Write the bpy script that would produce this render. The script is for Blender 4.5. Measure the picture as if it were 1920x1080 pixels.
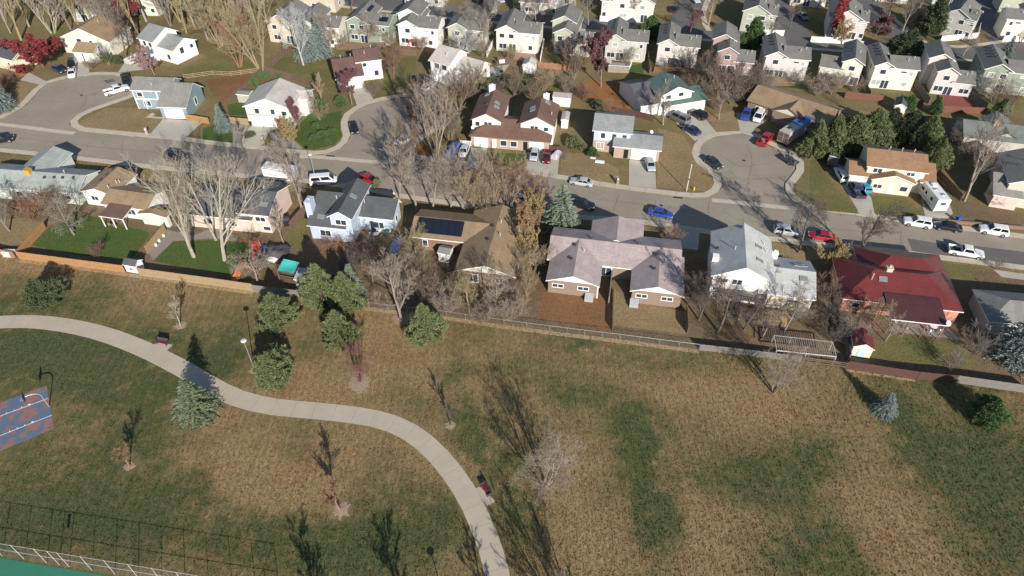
import bpy, bmesh, math, random
from mathutils import Vector, Matrix
R = math.radians
for o in list(bpy.data.objects): bpy.data.objects.remove(o)
scn = bpy.context.scene
COL = scn.collection
# ------------------------------------------------------------ camera, sky, sun, exposure
CAM_H, PITCH, FPX = 80.0, R(43.0), 1320.0
cd = bpy.data.cameras.new('camera'); cam = bpy.data.objects.new('camera', cd); COL.objects.link(cam)
cam.location = (0, 0, CAM_H); cam.rotation_euler = (math.pi/2-PITCH, 0, 0)
cd.sensor_width = 36; cd.lens = 36*FPX/1920; cd.clip_end = 6000; cd.clip_start = 0.5
scn.camera = cam
SUN_EL, SUN_AZ = R(24.5), R(20.5)          # the sun stands behind the camera, 20 degrees to its right
world = bpy.data.worlds.new('World'); scn.world = world; world.use_nodes = True
wn = world.node_tree.nodes; wl = world.node_tree.links
sky = wn.new('ShaderNodeTexSky'); sky.sky_type = 'NISHITA'; sky.sun_disc = False
sky.sun_elevation = SUN_EL; sky.sun_rotation = math.pi-SUN_AZ; sky.altitude = 1500
sky.air_density = 1.0; sky.dust_density = 1.0
wl.new(sky.outputs[0], wn['Background'].inputs[0]); wn['Background'].inputs[1].default_value = 0.095
sd = bpy.data.lights.new('sun', 'SUN'); sun = bpy.data.objects.new('sun', sd); COL.objects.link(sun)
sd.energy = 5.0; sd.angle = R(0.5); sd.color = (1.0, 0.945, 0.865)
sv = Vector((math.sin(SUN_AZ)*math.cos(SUN_EL), -math.cos(SUN_AZ)*math.cos(SUN_EL), math.sin(SUN_EL)))
sun.rotation_euler = sv.to_track_quat('Z', 'Y').to_euler(); sun.location = (30, -60, 90)
scn.view_settings.view_transform = 'Standard'; scn.view_settings.look = 'None'
scn.view_settings.exposure = 0.48; scn.view_settings.gamma = 1; scn.view_settings.use_curve_mapping = False

# ------------------------------------------------------------ survey helper: a sight line from the camera met with the level z gives a place in metres
CP, SP = math.cos(PITCH), math.sin(PITCH)
def G(u, v, z=0.0):
    x = (u-960)/FPX; y = (540-v)/FPX
    d = Vector((x, CP+y*SP, -SP+y*CP)); t = (z-CAM_H)/d.z
    return Vector((d.x*t, d.y*t, z))
def tile(ox, oy, s=4.8):
    return lambda x, y, *z: (ox+x/s, oy+y/s)+tuple(z)
a1, a2, a3, a4, a5 = [tile(x, 0) for x in (0, 380, 760, 1140, 1520)]
b1, b2, b3, b4, b5 = tile(0, 200), tile(380, 200), tile(760, 160), tile(1140, 180), tile(1520, 200)
c1, c2, c3, c4, c5, c6 = tile(0, 400), tile(380, 340), tile(700, 360), tile(1000, 400), tile(1250, 400), tile(1520, 400)
d1, d2, d3, d4, d5, d6 = tile(0, 600, 4), tile(400, 520, 4), tile(780, 580, 4), tile(1260, 560, 4), tile(1440, 580, 4), tile(0, 810, 4)
d7 = tile(480, 760, 3.375)

# ------------------------------------------------------------ objects
def tag(o, label=None, cat=None, group=None, kind=None):
    if label: o['label'] = label
    if cat: o['category'] = cat
    if group: o['group'] = group
    if kind: o['kind'] = kind
    return o
def empty(name, loc=(0, 0, 0), rz=0.0, parent=None):
    o = bpy.data.objects.new(name, None); COL.objects.link(o); o.location = loc; o.rotation_euler = (0, 0, rz)
    o.empty_display_size = 0.3; o.parent = parent
    return o
def link(name, me, parent=None, loc=None, rot=None, mat=None, scale=None):
    o = bpy.data.objects.new(name, me); COL.objects.link(o); o.parent = parent
    if loc is not None: o.location = loc
    if rot is not None: o.rotation_euler = rot
    if scale is not None: o.scale = scale if hasattr(scale, '__len__') else (scale,)*3
    if mat is not None:
        for i, m in enumerate(mat if isinstance(mat, (list, tuple)) else [mat]):
            o.material_slots[i].link = 'OBJECT'; o.material_slots[i].material = m
    return o
class MB:
    def __init__(s): s.v = []; s.f = []; s.m = []
    def add(s, vs, fs, mi=0):
        b = len(s.v); s.v.extend([tuple(p) for p in vs])
        for f in fs: s.f.append(tuple(b+i for i in f)); s.m.append(mi)
    def box(s, x0, x1, y0, y1, z0, z1, mi=0):
        s.add([(x0,y0,z0),(x1,y0,z0),(x1,y1,z0),(x0,y1,z0),(x0,y0,z1),(x1,y0,z1),(x1,y1,z1),(x0,y1,z1)],
              [(0,3,2,1),(4,5,6,7),(0,1,5,4),(1,2,6,5),(2,3,7,6),(3,0,4,7)], mi)
    def hexa(s, p, mi=0):      # 8 points: bottom 4, top 4
        s.add(p, [(0,3,2,1),(4,5,6,7),(0,1,5,4),(1,2,6,5),(2,3,7,6),(3,0,4,7)], mi)
    def prism(s, poly, z0, z1, mi=0, mside=None):
        n = len(poly); vs = [(p[0],p[1],z0) for p in poly]+[(p[0],p[1],z1) for p in poly]
        s.add(vs, [tuple(range(n, 2*n)), tuple(range(n-1, -1, -1))], mi)
        s.add(vs, [(i, (i+1)%n, n+(i+1)%n, n+i) for i in range(n)], mi if mside is None else mside)
    def tube(s, pts, rad, n=5, mi=0, cap=True):
        pts = [Vector(p) for p in pts]
        if not hasattr(rad, '__len__'): rad = [rad]*len(pts)
        b = len(s.v); prev = None
        for i, p in enumerate(pts):
            d = (pts[min(i+1, len(pts)-1)]-pts[max(i-1, 0)]).normalized()
            if prev is None:
                a = d.cross(Vector((0, 0, 1)))
                if a.length < 0.05: a = d.cross(Vector((1, 0, 0)))
                a.normalize()
            else:
                a = prev-d*prev.dot(d)
                a.normalize()
            prev = a; c = d.cross(a)
            for k in range(n):
                t = 2*math.pi*k/n; s.v.append(tuple(p+(a*math.cos(t)+c*math.sin(t))*rad[i]))
        for i in range(len(pts)-1):
            for k in range(n):
                s.f.append((b+i*n+k, b+i*n+(k+1)%n, b+(i+1)*n+(k+1)%n, b+(i+1)*n+k)); s.m.append(mi)
        if cap:
            s.f.append(tuple(b+k for k in range(n-1, -1, -1))); s.m.append(mi)
            e = b+(len(pts)-1)*n; s.f.append(tuple(e+k for k in range(n))); s.m.append(mi)
    def lathe(s, prof, n=10, c=(0, 0), mi=0):
        b = len(s.v)
        for r, z in prof:
            for k in range(n):
                t = 2*math.pi*k/n; s.v.append((c[0]+r*math.cos(t), c[1]+r*math.sin(t), z))
        for i in range(len(prof)-1):
            for k in range(n):
                s.f.append((b+i*n+k, b+i*n+(k+1)%n, b+(i+1)*n+(k+1)%n, b+(i+1)*n+k)); s.m.append(mi)
        s.f.append(tuple(b+k for k in range(n-1, -1, -1))); s.m.append(mi)
        e = b+(len(prof)-1)*n; s.f.append(tuple(e+k for k in range(n))); s.m.append(mi)
    def mesh(s, name, mats, smooth=False):
        me = bpy.data.meshes.new(name); me.from_pydata(s.v, [], s.f)
        for m in (mats if isinstance(mats, (list, tuple)) else [mats]): me.materials.append(m)
        me.polygons.foreach_set('material_index', s.m)
        if smooth: me.polygons.foreach_set('use_smooth', [True]*len(s.f))
        me.update()
        return me
    def obj(s, name, mats, parent=None, smooth=False, loc=None, rot=None):
        return link(name, s.mesh(name, mats, smooth), parent, loc, rot)
def catmull(pts, step=1.0, closed=False):
    pts = [Vector((p[0], p[1])) for p in pts]; n = len(pts); out = []
    for i in range(n if closed else n-1):
        if closed: p0, p1, p2, p3 = pts[i-1], pts[i], pts[(i+1)%n], pts[(i+2)%n]
        else: p0, p1, p2, p3 = pts[max(i-1,0)], pts[i], pts[i+1], pts[min(i+2,n-1)]
        k = max(1, int((p2-p1).length/step))
        for j in range(k):
            t = j/k
            out.append(0.5*((2*p1)+(p2-p0)*t+(2*p0-5*p1+4*p2-p3)*t*t+(3*p1-p0-3*p2+p3)*t**3))
    if not closed: out.append(pts[-1])
    return out
def gp(pix): return [G(*p).to_2d() for p in pix]

# ------------------------------------------------------------ procedural materials
MATS = {}
def _new(name):
    m = bpy.data.materials.new(name); m.use_nodes = True; nt = m.node_tree
    return m, nt, nt.nodes['Principled BSDF']
def _coord(nt, kind='Object', scale=(1, 1, 1)):
    if kind == 'World':
        g = nt.nodes.new('ShaderNodeNewGeometry'); out = g.outputs['Position']
    else:
        t = nt.nodes.new('ShaderNodeTexCoord'); out = t.outputs[kind]
    mp = nt.nodes.new('ShaderNodeMapping'); mp.inputs['Scale'].default_value = scale
    nt.links.new(out, mp.inputs[0]); return mp.outputs[0]
def _noise(nt, co, scale, detail=3, rough=0.55):
    n = nt.nodes.new('ShaderNodeTexNoise'); n.inputs['Scale'].default_value = scale
    n.inputs['Detail'].default_value = detail; n.inputs['Roughness'].default_value = rough
    nt.links.new(co, n.inputs['Vector']); return n.outputs['Fac']
def _range(nt, x, a, b, c=0.0, d=1.0):
    n = nt.nodes.new('ShaderNodeMapRange'); n.clamp = True
    for i, val in zip((1, 2, 3, 4), (a, b, c, d)): n.inputs[i].default_value = val
    nt.links.new(x, n.inputs[0]); return n.outputs[0]
def _mix(nt, fac, a, b, mode='MIX'):
    n = nt.nodes.new('ShaderNodeMix'); n.data_type = 'RGBA'; n.blend_type = mode
    for sock, val in ((n.inputs[0], fac), (n.inputs[6], a), (n.inputs[7], b)):
        if isinstance(val, (int, float)): sock.default_value = val
        elif isinstance(val, tuple): sock.default_value = val if len(val) == 4 else val+(1,)
        else: nt.links.new(val, sock)
    return n.outputs[2]
def _math(nt, op, a, b=0.0):
    n = nt.nodes.new('ShaderNodeMath'); n.operation = op
    for i, val in enumerate((a, b)):
        if isinstance(val, (int, float)): n.inputs[i].default_value = val
        else: nt.links.new(val, n.inputs[i])
    return n.outputs[0]
def _bump(nt, bs, h, strength, dist):
    b = nt.nodes.new('ShaderNodeBump'); b.inputs['Strength'].default_value = strength; b.inputs['Distance'].default_value = dist
    nt.links.new(h, b.inputs['Height']); nt.links.new(b.outputs[0], bs.inputs['Normal'])
def mat(name, col, rough=0.8, var=0.15, scale=2.0, metal=0.0, bump=0.0, coat=0.0, coord='Object', stretch=(1, 1, 1)):
    """plain coloured surface: two sizes of noise for uneven colour, optional relief"""
    if name in MATS: return MATS[name]
    m, nt, bs = _new(name)
    co = _coord(nt, coord, stretch)
    n1 = _noise(nt, co, scale, 4); n2 = _noise(nt, co, scale*7, 3)
    f = _math(nt, 'ADD', _math(nt, 'MULTIPLY', n1, 0.6), _math(nt, 'MULTIPLY', n2, 0.4))
    f = _range(nt, f, 0.3, 0.7)
    dk = tuple(c*(1-var) for c in col); lt = tuple(min(1, c*(1+var)) for c in col)
    nt.links.new(_mix(nt, f, dk, lt), bs.inputs['Base Color'])
    bs.inputs['Roughness'].default_value = rough; bs.inputs['Metallic'].default_value = metal
    if coat: bs.inputs['Coat Weight'].default_value = coat; bs.inputs['Coat Roughness'].default_value = 0.08
    if bump: _bump(nt, bs, n2, 0.6, bump)
    MATS[name] = m; return m
def shingle(name, col, var=0.22):
    if name in MATS: return MATS[name]
    m, nt, bs = _new(name)
    co = _coord(nt, 'Object', (1.6, 3.4, 3.4)); big = _noise(nt, _coord(nt, 'Object'), 0.35, 3)
    v = nt.nodes.new('ShaderNodeTexVoronoi'); v.inputs['Scale'].default_value = 1.6; nt.links.new(co, v.inputs['Vector'])
    sep = nt.nodes.new('ShaderNodeSeparateColor'); nt.links.new(v.outputs['Color'], sep.inputs[0])
    tab = sep.outputs[0]
    fine = _noise(nt, co, 6, 3)
    f = _math(nt, 'ADD', _math(nt, 'MULTIPLY', tab, 0.55), _math(nt, 'MULTIPLY', fine, 0.45))
    c = _mix(nt, f, tuple(x*(1-var) for x in col), tuple(min(1, x*(1+var)) for x in col))
    c = _mix(nt, _range(nt, big, 0.38, 0.66, 0, 0.55), c, tuple(x*0.66 for x in col))
    st = _noise(nt, _coord(nt, 'Object', (2.5, 0.5, 0.5)), 0.7, 4)
    c = _mix(nt, _range(nt, st, 0.52, 0.75, 0, 0.4), c, tuple(min(1, x*1.35) for x in col))
    nt.links.new(c, bs.inputs['Base Color']); bs.inputs['Roughness'].default_value = 0.9
    _bump(nt, bs, f, 0.5, 0.03)
    MATS[name] = m; return m
def siding(name, col, var=0.06):
    """lapped boards: fine horizontal relief"""
    if name in MATS: return MATS[name]
    m, nt, bs = _new(name)
    co = _coord(nt, 'Object'); n1 = _noise(nt, co, 0.8, 4)
    nt.links.new(_mix(nt, _range(nt, n1, 0.3, 0.7), tuple(c*(1-var) for c in col), tuple(min(1, c*(1+var)) for c in col)), bs.inputs['Base Color'])
    w = nt.nodes.new('ShaderNodeTexWave'); w.bands_direction = 'Z'; w.wave_profile = 'SAW'; w.inputs['Scale'].default_value = 0.9
    nt.links.new(co, w.inputs['Vector'])
    _bump(nt, bs, w.outputs['Fac'], 0.35, 0.02); bs.inputs['Roughness'].default_value = 0.75
    MATS[name] = m; return m
def grass(name, dry, mid, green, bias=0.0, attr=None, grain=1.0, mow=False):
    """lawn: dry straw, brown and green mixed by noise; attr = surveyed map of greener patches and brown patches"""
    if name in MATS: return MATS[name]
    m, nt, bs = _new(name)
    co = _coord(nt, 'World')
    big = _noise(nt, co, 0.09, 5, 0.6); med = _noise(nt, co, 0.55, 5, 0.65); fine = _noise(nt, co, 2.2, 5, 0.8); hi = _noise(nt, co, 5, 3, 0.7)
    if mow:
        lanes = nt.nodes.new('ShaderNodeTexWave'); lanes.bands_direction = 'X'; lanes.inputs['Scale'].default_value = 0.30; lanes.inputs['Distortion'].default_value = 6.0; lanes.inputs['Detail'].default_value = 3
        nt.links.new(_coord(nt, 'World', (1, 0.12, 1)), lanes.inputs['Vector'])
        co2 = _coord(nt, 'World', (3.0, 0.8, 1)); blades = _noise(nt, co2, 1.5, 4, 0.75)
    else: blades = hi
    g = _math(nt, 'ADD', _math(nt, 'MULTIPLY', big, 0.7), _math(nt, 'MULTIPLY', med, 0.5))
    g = _math(nt, 'ADD', g, _math(nt, 'MULTIPLY', fine, 0.22))
    g = _math(nt, 'ADD', g, bias-0.71)
    if attr:
        at = nt.nodes.new('ShaderNodeAttribute'); at.attribute_name = attr
        sp = nt.nodes.new('ShaderNodeSeparateColor'); nt.links.new(at.outputs['Color'], sp.inputs[0])
        brk = _range(nt, _math(nt, 'ADD', _math(nt, 'MULTIPLY', med, 0.55), _math(nt, 'MULTIPLY', fine, 0.45)), 0.36, 0.62, 0.14, 0.90)
        g = _math(nt, 'ADD', g, _math(nt, 'MULTIPLY', sp.outputs[0], brk))
        g = _math(nt, 'SUBTRACT', g, _math(nt, 'MULTIPLY', sp.outputs[1], 0.3))
    red = _noise(nt, _coord(nt, 'World', (1, 1, 3)), 0.16, 6, 0.7)
    c = _mix(nt, _range(nt, g, -0.12, 0.08), dry, mid)
    c = _mix(nt, _range(nt, red, 0.50, 0.66, 0, 0.55), c, tuple(x*k_ for x, k_ in zip(dry, (0.80, 0.66, 0.66))))
    c = _mix(nt, _range(nt, med, 0.56, 0.70, 0, 0.45), c, tuple(x*k_ for x, k_ in zip(dry, (1.15, 1.2, 1.2))))
    c = _mix(nt, _range(nt, g, 0.05, 0.36), c, green)
    k = _math(nt, 'ADD', _math(nt, 'MULTIPLY', fine, 0.5), _math(nt, 'MULTIPLY', blades, 0.5))
    c = _mix(nt, 1.0, c, _mix(nt, _range(nt, k, 0.37, 0.63), (0.50, 0.49, 0.46), (1.52, 1.50, 1.42)), 'MULTIPLY')
    if mow: c = _mix(nt, _range(nt, lanes.outputs['Fac'], 0.2, 0.8, 0.0, 0.3), c, _mix(nt, 1.0, c, (0.66, 0.68, 0.66), 'MULTIPLY'))
    nt.links.new(c, bs.inputs['Base Color']); bs.inputs['Roughness'].default_value = 1.0
    bs.inputs['Specular IOR Level'].default_value = 0.1
    _bump(nt, bs, k, 0.9, 0.09*grain)
    MATS[name] = m; return m
def asphalt(name, col):
    if name in MATS: return MATS[name]
    m, nt, bs = _new(name)
    co = _coord(nt, 'World'); big = _noise(nt, co, 0.12, 5, 0.65); fine = _noise(nt, co, 9, 3); med = _noise(nt, co, 0.9, 4, 0.7)
    v = nt.nodes.new('ShaderNodeTexVoronoi'); v.feature = 'DISTANCE_TO_EDGE'; v.inputs['Scale'].default_value = 0.16
    wob = nt.nodes.new('ShaderNodeMix'); wob.data_type = 'VECTOR'; wob.inputs[0].default_value = 0.5
    nz = nt.nodes.new('ShaderNodeTexNoise'); nz.inputs['Scale'].default_value = 0.5; nt.links.new(co, nz.inputs['Vector'])
    add = nt.nodes.new('ShaderNodeVectorMath'); add.operation = 'MULTIPLY_ADD'; add.inputs[1].default_value = (3, 3, 3)
    nt.links.new(nz.outputs['Color'], add.inputs[0]); nt.links.new(co, add.inputs[2]); nt.links.new(add.outputs[0], v.inputs['Vector'])
    crack = _range(nt, v.outputs['Distance'], 0.0, 0.012, 0.5, 0.0)
    crack = _math(nt, 'MULTIPLY', crack, _range(nt, big, 0.45, 0.6))
    c = _mix(nt, _range(nt, big, 0.3, 0.7), tuple(x*0.84 for x in col), tuple(x*1.12 for x in col))
    c = _mix(nt, _range(nt, med, 0.55, 0.8, 0, 0.3), c, tuple(x*0.6 for x in col))
    c = _mix(nt, _range(nt, fine, 0.3, 0.7, 0, 0.25), c, tuple(x*0.7 for x in col))
    c = _mix(nt, crack, c, (0.03, 0.03, 0.03))
    nt.links.new(c, bs.inputs['Base Color']); bs.inputs['Roughness'].default_value = 0.9
    MATS[name] = m; return m
M_ROAD = asphalt('asphalt', (0.285, 0.242, 0.188))
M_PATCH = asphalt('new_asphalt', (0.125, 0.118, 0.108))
M_CONC = mat('concrete', (0.46, 0.40, 0.31), 0.9, 0.12, 0.6, coord='World', bump=0.01)
M_CONC2 = mat('path_concrete', (0.42, 0.36, 0.275), 0.9, 0.10, 0.35, coord='World', bump=0.01)
M_JOINT = mat('joint_dirt', (0.14, 0.12, 0.10), 1, 0.2, 1)
M_DRIVE = mat('driveway_concrete', (0.40, 0.37, 0.305), 0.9, 0.12, 0.5, coord='World')
M_WHITE = mat('white_paint', (0.80, 0.79, 0.76), 0.6, 0.05, 1)
M_TRIM = mat('trim_white', (0.74, 0.73, 0.70), 0.6, 0.06, 1)
M_GLASS = mat('window_glass', (0.035, 0.045, 0.06), 0.06, 0.2, 0.4)
M_GLASS.node_tree.nodes['Principled BSDF'].inputs['Specular IOR Level'].default_value = 0.8
M_BLIND = mat('window_blind', (0.35, 0.36, 0.36), 0.2, 0.12, 1)
M_CARGLASS = mat('car_glass', (0.012, 0.015, 0.02), 0.05, 0.1, 1)
M_BLACK = mat('black', (0.012, 0.012, 0.014), 0.5, 0.2, 2)
M_RUBBER = mat('rubber', (0.018, 0.018, 0.018), 0.9, 0.2, 4)
M_STEEL = mat('galvanised_steel', (0.42, 0.43, 0.43), 0.5, 0.1, 3, metal=0.6)
M_CHROME = mat('wheel_alloy', (0.5, 0.5, 0.5), 0.35, 0.1, 3, metal=0.8)
M_DARKMETAL = mat('dark_metal', (0.05, 0.05, 0.055), 0.5, 0.2, 3)
M_REDLAMP = mat('red_lamp', (0.4, 0.01, 0.01), 0.2, 0.1, 3)
M_LAMP = mat('lamp_lens', (0.75, 0.75, 0.72), 0.15, 0.05, 3)
from mathutils import noise as mnoise
# ============================================================ ground, roads, walks, lawns
S_EDGE = gp([(-900,170),(-200,255),(0,277),(125,290),(279,308),(400,320),(520,331),(588,337),(690,350),(747,362),(900,383),(1071,401),(1198,411),(1337,431),(1458,444),(1520,452),(1666,465),(1740,475),(1920,497),(2100,520),(2700,590)])
N_EDGE_PX = [(-60,242),(-20,231),(20,214),(48,196),(73,169),(90,156),(129,146),(183,140),(225,143),(243,152),(248,165),(246,177),(208,190),(158,208),(136,222),(130,233),(142,243),(165,247),(279,258),(342,264),(400,272),(490,281),(567,289),(605,290),(634,281),(651,267),(657,254),(653,240),(652,225),(659,213),(682,199),(705,191),(734,185),(761,181),(790,183),(812,195),(818,215),(808,238),(785,256),(768,268),(763,282),(770,293),(790,300),(900,314),(995,327),(1056,337),(1114,347),(1160,354),(1255,366),(1310,371),(1335,367),(1352,355),(1355,343),(1348,326),(1327,311),(1313,297),(1312,280),(1321,265),(1338,257),(1361,252),(1390,250),(1415,256),(1448,276),(1473,283),(1490,297),(1495,313),(1486,328),(1473,343),(1472,357),(1482,372),(1500,384),(1530,394),(1612,405),(1682,417),(1803,432),(1905,446),(2100,472)]
N_EDGE = catmull(gp(N_EDGE_PX), 1.2)
def sheet(name, pts, z, m, kind='structure', skirt=None, parent=None):
    b = MB(); n = len(pts); top = [(p[0], p[1], z) for p in pts]
    b.add(top, [tuple(range(n))])
    if skirt is not None:
        b.add(top+[(p[0], p[1], skirt) for p in pts], [(i, n+i, n+(i+1)%n, (i+1)%n) for i in range(n)])
    o = b.obj(name, m, parent)
    if kind and parent is None: tag(o, kind=kind)
    return o
DRY = grass('grass_dry_block', (0.225,0.17,0.09), (0.165,0.135,0.068), (0.105,0.108,0.045), bias=0.04)
g0 = sheet('ground', [(-3000,-1500),(3000,-1500),(3000,4000),(-3000,4000)], -0.15, DRY)
S2 = catmull(S_EDGE, 2.0)
sheet('road', N_EDGE+[Vector((240, N_EDGE[-1].y-2)), S2[-1]]+S2[::-1][1:]+[Vector((-260, S2[0].y+18)), Vector((-200, N_EDGE[0].y+6))], -0.13, M_ROAD)
sheet('north_block', [Vector((-300,175)), Vector((-200, N_EDGE[0].y+8))]+N_EDGE+[Vector((300, N_EDGE[-1].y-8)), Vector((900,70)), Vector((900,900)), Vector((-900,900)), Vector((-900,220))], 0.0, DRY, skirt=-0.15)
# south block with the park: one grid whose north row follows the kerb; a colour map marks the greener and the barer turf
def south_y(x):
    for p, q in zip(S2, S2[1:]):
        if p.x <= x <= q.x: return p.y+(q.y-p.y)*(x-p.x)/max(1e-6, q.x-p.x)
    return S2[0].y if x < S2[0].x else S2[-1].y
GREEN = [(100,660,22,8,0.28),(120,800,20,9,0.26),(330,690,10,6,0.2),(700,1000,14,5,0.2),  # px centre, radius m (x, y), strength: surveyed patches of greener turf
 (1200,830,2.6,4.5,1.0),(1222,960,2.6,5.5,1.0),(1190,780,3,3,0.6),(1410,900,8,4,0.55),(1530,850,4,4,0.5),(1550,1030,5,4,0.6),(1440,1050,6,4,0.3),
 (1690,770,2.5,4,0.8),(1720,830,3,3,0.7),(1800,880,7,4.5,0.65),(1900,850,8,7,0.45),(1880,1010,6,6,0.75),(1700,690,6,3,0.5),(1850,720,5,3,0.5),
 (60,650,9,4,0.55),(20,570,8,5,0.4),(300,730,5,4,0.5),(200,640,7,3,0.4),(420,680,3,4,0.75),(440,600,6,5,0.2),(280,650,6,4,0.25),
 (250,820,4,4,0.3),(360,905,4,3,0.55),(130,880,8,4,0.15),(60,980,10,5,0.7),(250,960,9,5,0.6),(480,1000,9,4,0.45),(620,1040,8,4,0.45),(760,950,6,5,0.2),
 (850,700,2.6,3,0.6),(880,780,4,3,0.3),(1090,640,7,2.2,0.5),(1000,690,5,3,0.2),(1100,740,6,2,0.3),(1200,680,9,3,0.25),(890,830,3,4,0.45),(960,900,4,6,0.3),(700,1020,7,3,0.3),
 (600,640,5,3,0.25),(180,560,7,3,0.25),(700,870,3,3,0.25),(560,850,4,2,0.25),(820,960,4,5,0.3),(980,980,3,5,0.3),(30,700,7,4,0.4),(150,720,6,4,0.25)]
BROWN = [(580,740,7,3,0.8),(690,650,6,5,0.6),(820,700,6,4,0.5),(1000,650,10,3,0.3),(1330,740,9,4,0.6),(1480,760,8,4,0.5),(1640,960,6,8,0.5),(1700,1040,7,5,0.4),(1300,980,5,7,0.5),(1050,900,5,5,0.4),(1150,1040,7,5,0.4),(500,900,8,4,0.8),(420,860,6,4,0.5),(430,800,6,3,0.5),(540,960,7,3,0.6),(640,850,5,3,0.6),(60,500,9,2,0.5),(300,540,8,2,0.5),(700,600,5,3,0.5),(860,880,3,4,0.4),(800,830,3,3,0.4),(560,690,4,3,0.4),(1450,620,12,2,0.2),(1250,620,10,2,0.3),(660,720,2,1.5,1)]
def field(lst):
    return [(G(u, v).x, G(u, v).y, rx, ry, s) for u, v, rx, ry, s in lst]
GF, BF = field(GREEN), field(BROWN)
def fld(F, x, y):
    t = 0.0; nz = mnoise.noise_vector(Vector((x*0.22, y*0.22, 1.7)))*1.6+mnoise.noise_vector(Vector((x*0.7, y*0.7, 5.1)))*0.8; x += nz.x; y += nz.y
    for cx, cy, rx, ry, s in F:
        d = ((x-cx)/rx)**2+((y-cy)/ry)**2
        if d < 4: t += s*min(1.0, 1.25*math.exp(-d*1.15))
    return min(t, 1.0)
xs = [-600,-400,-250,-170]+[-130+0.8*i for i in range(int(290/0.8))]+[170,250,400,600]
xs.sort(); NR = 120
vs = []; cols = []
for x in xs:
    yt = south_y(x)
    for j in range(NR+1):
        t = j/NR
        y = -40+(yt+40)*(t if t > 0 else 0)
        vs.append((x, y, 0.0)); near = -140 < x < 170 and y > 25
        cols.append((fld(GF, x, y) if near else 0.2, fld(BF, x, y) if near else 0.2))
b = MB(); W = NR+1
b.v = vs; b.f = [(i*W+j, (i+1)*W+j, (i+1)*W+j+1, i*W+j+1) for i in range(len(xs)-1) for j in range(NR)]; b.m = [0]*len(b.f)
PARK = grass('grass_park', (0.262,0.184,0.098), (0.178,0.140,0.069), (0.078,0.091,0.038), bias=0.02, attr='turf', mow=True)
lawn = b.obj('park_lawn', PARK); tag(lawn, kind='structure')
ca = lawn.data.color_attributes.new('turf', 'FLOAT_COLOR', 'POINT')
ca.data.foreach_set('color', [c for g, br in cols for c in (g, br, 0.0, 1.0)])
b = MB(); L = [(x, south_y(x)) for x in xs]
for p, q in zip(L, L[1:]): b.add([(p[0],p[1],0),(q[0],q[1],0),(q[0],q[1],-0.15),(p[0],p[1],-0.15)], [(0,1,2,3)])
tag(b.obj('kerb', M_CONC), kind='structure')

def offset(pts, d):
    out = []
    for i, p in enumerate(pts):
        t = (pts[min(i+1, len(pts)-1)]-pts[max(i-1, 0)]).normalized()
        out.append(p+Vector((-t.y, t.x))*d)
    return out
def resample(pts, step):
    out = [pts[0]]; acc = 0
    for p, q in zip(pts, pts[1:]):
        l = (q-p).length
        while acc+l >= step:
            p = p+(q-p)*((step-acc)/l); l = (q-p).length; out.append(p.copy()); acc = 0
        acc += l
    return out
def walk(name, edge, d0, d1, step, z0, z1, m=M_CONC, gap=0.02, skip=None):
    """walk of separate poured slabs between two offsets of a line"""
    pts = resample(edge, step); A = offset(pts, d0); B = offset(pts, d1)
    base = MB()
    for i in range(len(pts)-1): base.hexa([(A[i].x,A[i].y,z0),(A[i+1].x,A[i+1].y,z0),(B[i+1].x,B[i+1].y,z0),(B[i].x,B[i].y,z0)]+[(p.x,p.y,z1-0.012) for p in (A[i],A[i+1],B[i+1],B[i])])
    root = tag(base.obj(name, M_JOINT), kind='structure')
    for i in range(len(pts)-1):
        if skip and skip(pts[i]): continue
        k = gap/step
        q = [A[i].lerp(A[i+1], k), A[i].lerp(A[i+1], 1-k), B[i].lerp(B[i+1], 1-k), B[i].lerp(B[i+1], k)]
        s = MB(); s.prism([(p.x, p.y) for p in q], z0+0.01, z1); s.obj('slab', m, root)
vis = [p for p in N_EDGE]
walk('sidewalk', vis, 0.0, 1.55, 3.0, -0.15, 0.02)
walk('sidewalk', [p for p in S2 if -135 < p.x < 150], -1.45, 0.0, 3.0, -0.15, 0.02)
# gutter pans across the two side street mouths
for pl in ([(-40,228),(0,232),(60,239),(120,247),(165,251)], [(560,292),(610,294),(660,299),(710,303),(780,303)], [(1335,374),(1400,380),(1470,388),(1510,391)]):
    walk('gutter_pan', catmull(gp(pl), 1.0), -0.6, 0.6, 4.0, -0.14, -0.122, M_CONC)
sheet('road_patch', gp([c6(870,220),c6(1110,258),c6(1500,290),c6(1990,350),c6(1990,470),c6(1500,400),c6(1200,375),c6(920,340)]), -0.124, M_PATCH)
sheet('road_patch', gp([a1(930,720),a1(1010,705),a1(1040,725),a1(960,748)]), -0.124, M_PATCH)
# far streets, seen between the roofs
M_ROAD2 = asphalt('far_asphalt', (0.115, 0.11, 0.105))
def ribbon(name, px, w, z, m):
    pts = catmull(gp(px), 4.0); A = offset(pts, w/2); B = offset(pts, -w/2)
    return sheet(name, A+B[::-1], z, m)
ribbon('far_street', [(300,-45),(560,-12),(830,22),(1110,47),(1300,62),(1480,78),(1740,96),(1980,112)], 10, 0.012, M_ROAD2)
for i, px in enumerate([[(940,-60),(905,10),(878,30)],[(1330,-60),(1296,10),(1285,60)],[(1395,-70),(1460,20),(1500,80)],[(1560,-60),(1640,25),(1730,95)],[(1790,-60),(1850,30),(1905,105)]]):
    ribbon('side_street', px, 8.5, 0.016+0.004*i, M_ROAD2)
ribbon('far_sidewalk', [(560,3),(830,33),(1110,58),(1300,73),(1480,88),(1740,108),(1960,124)], 1.5, 0.045, M_CONC)
for px in [[(1660,20),(1700,55),(1745,85),(1800,88),(1900,75)],[(950,-30),(925,25)],[(1335,-20),(1318,30),(1330,58)]]:
    ribbon('far_sidewalk', px, 1.5, 0.05, M_CONC)

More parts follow.
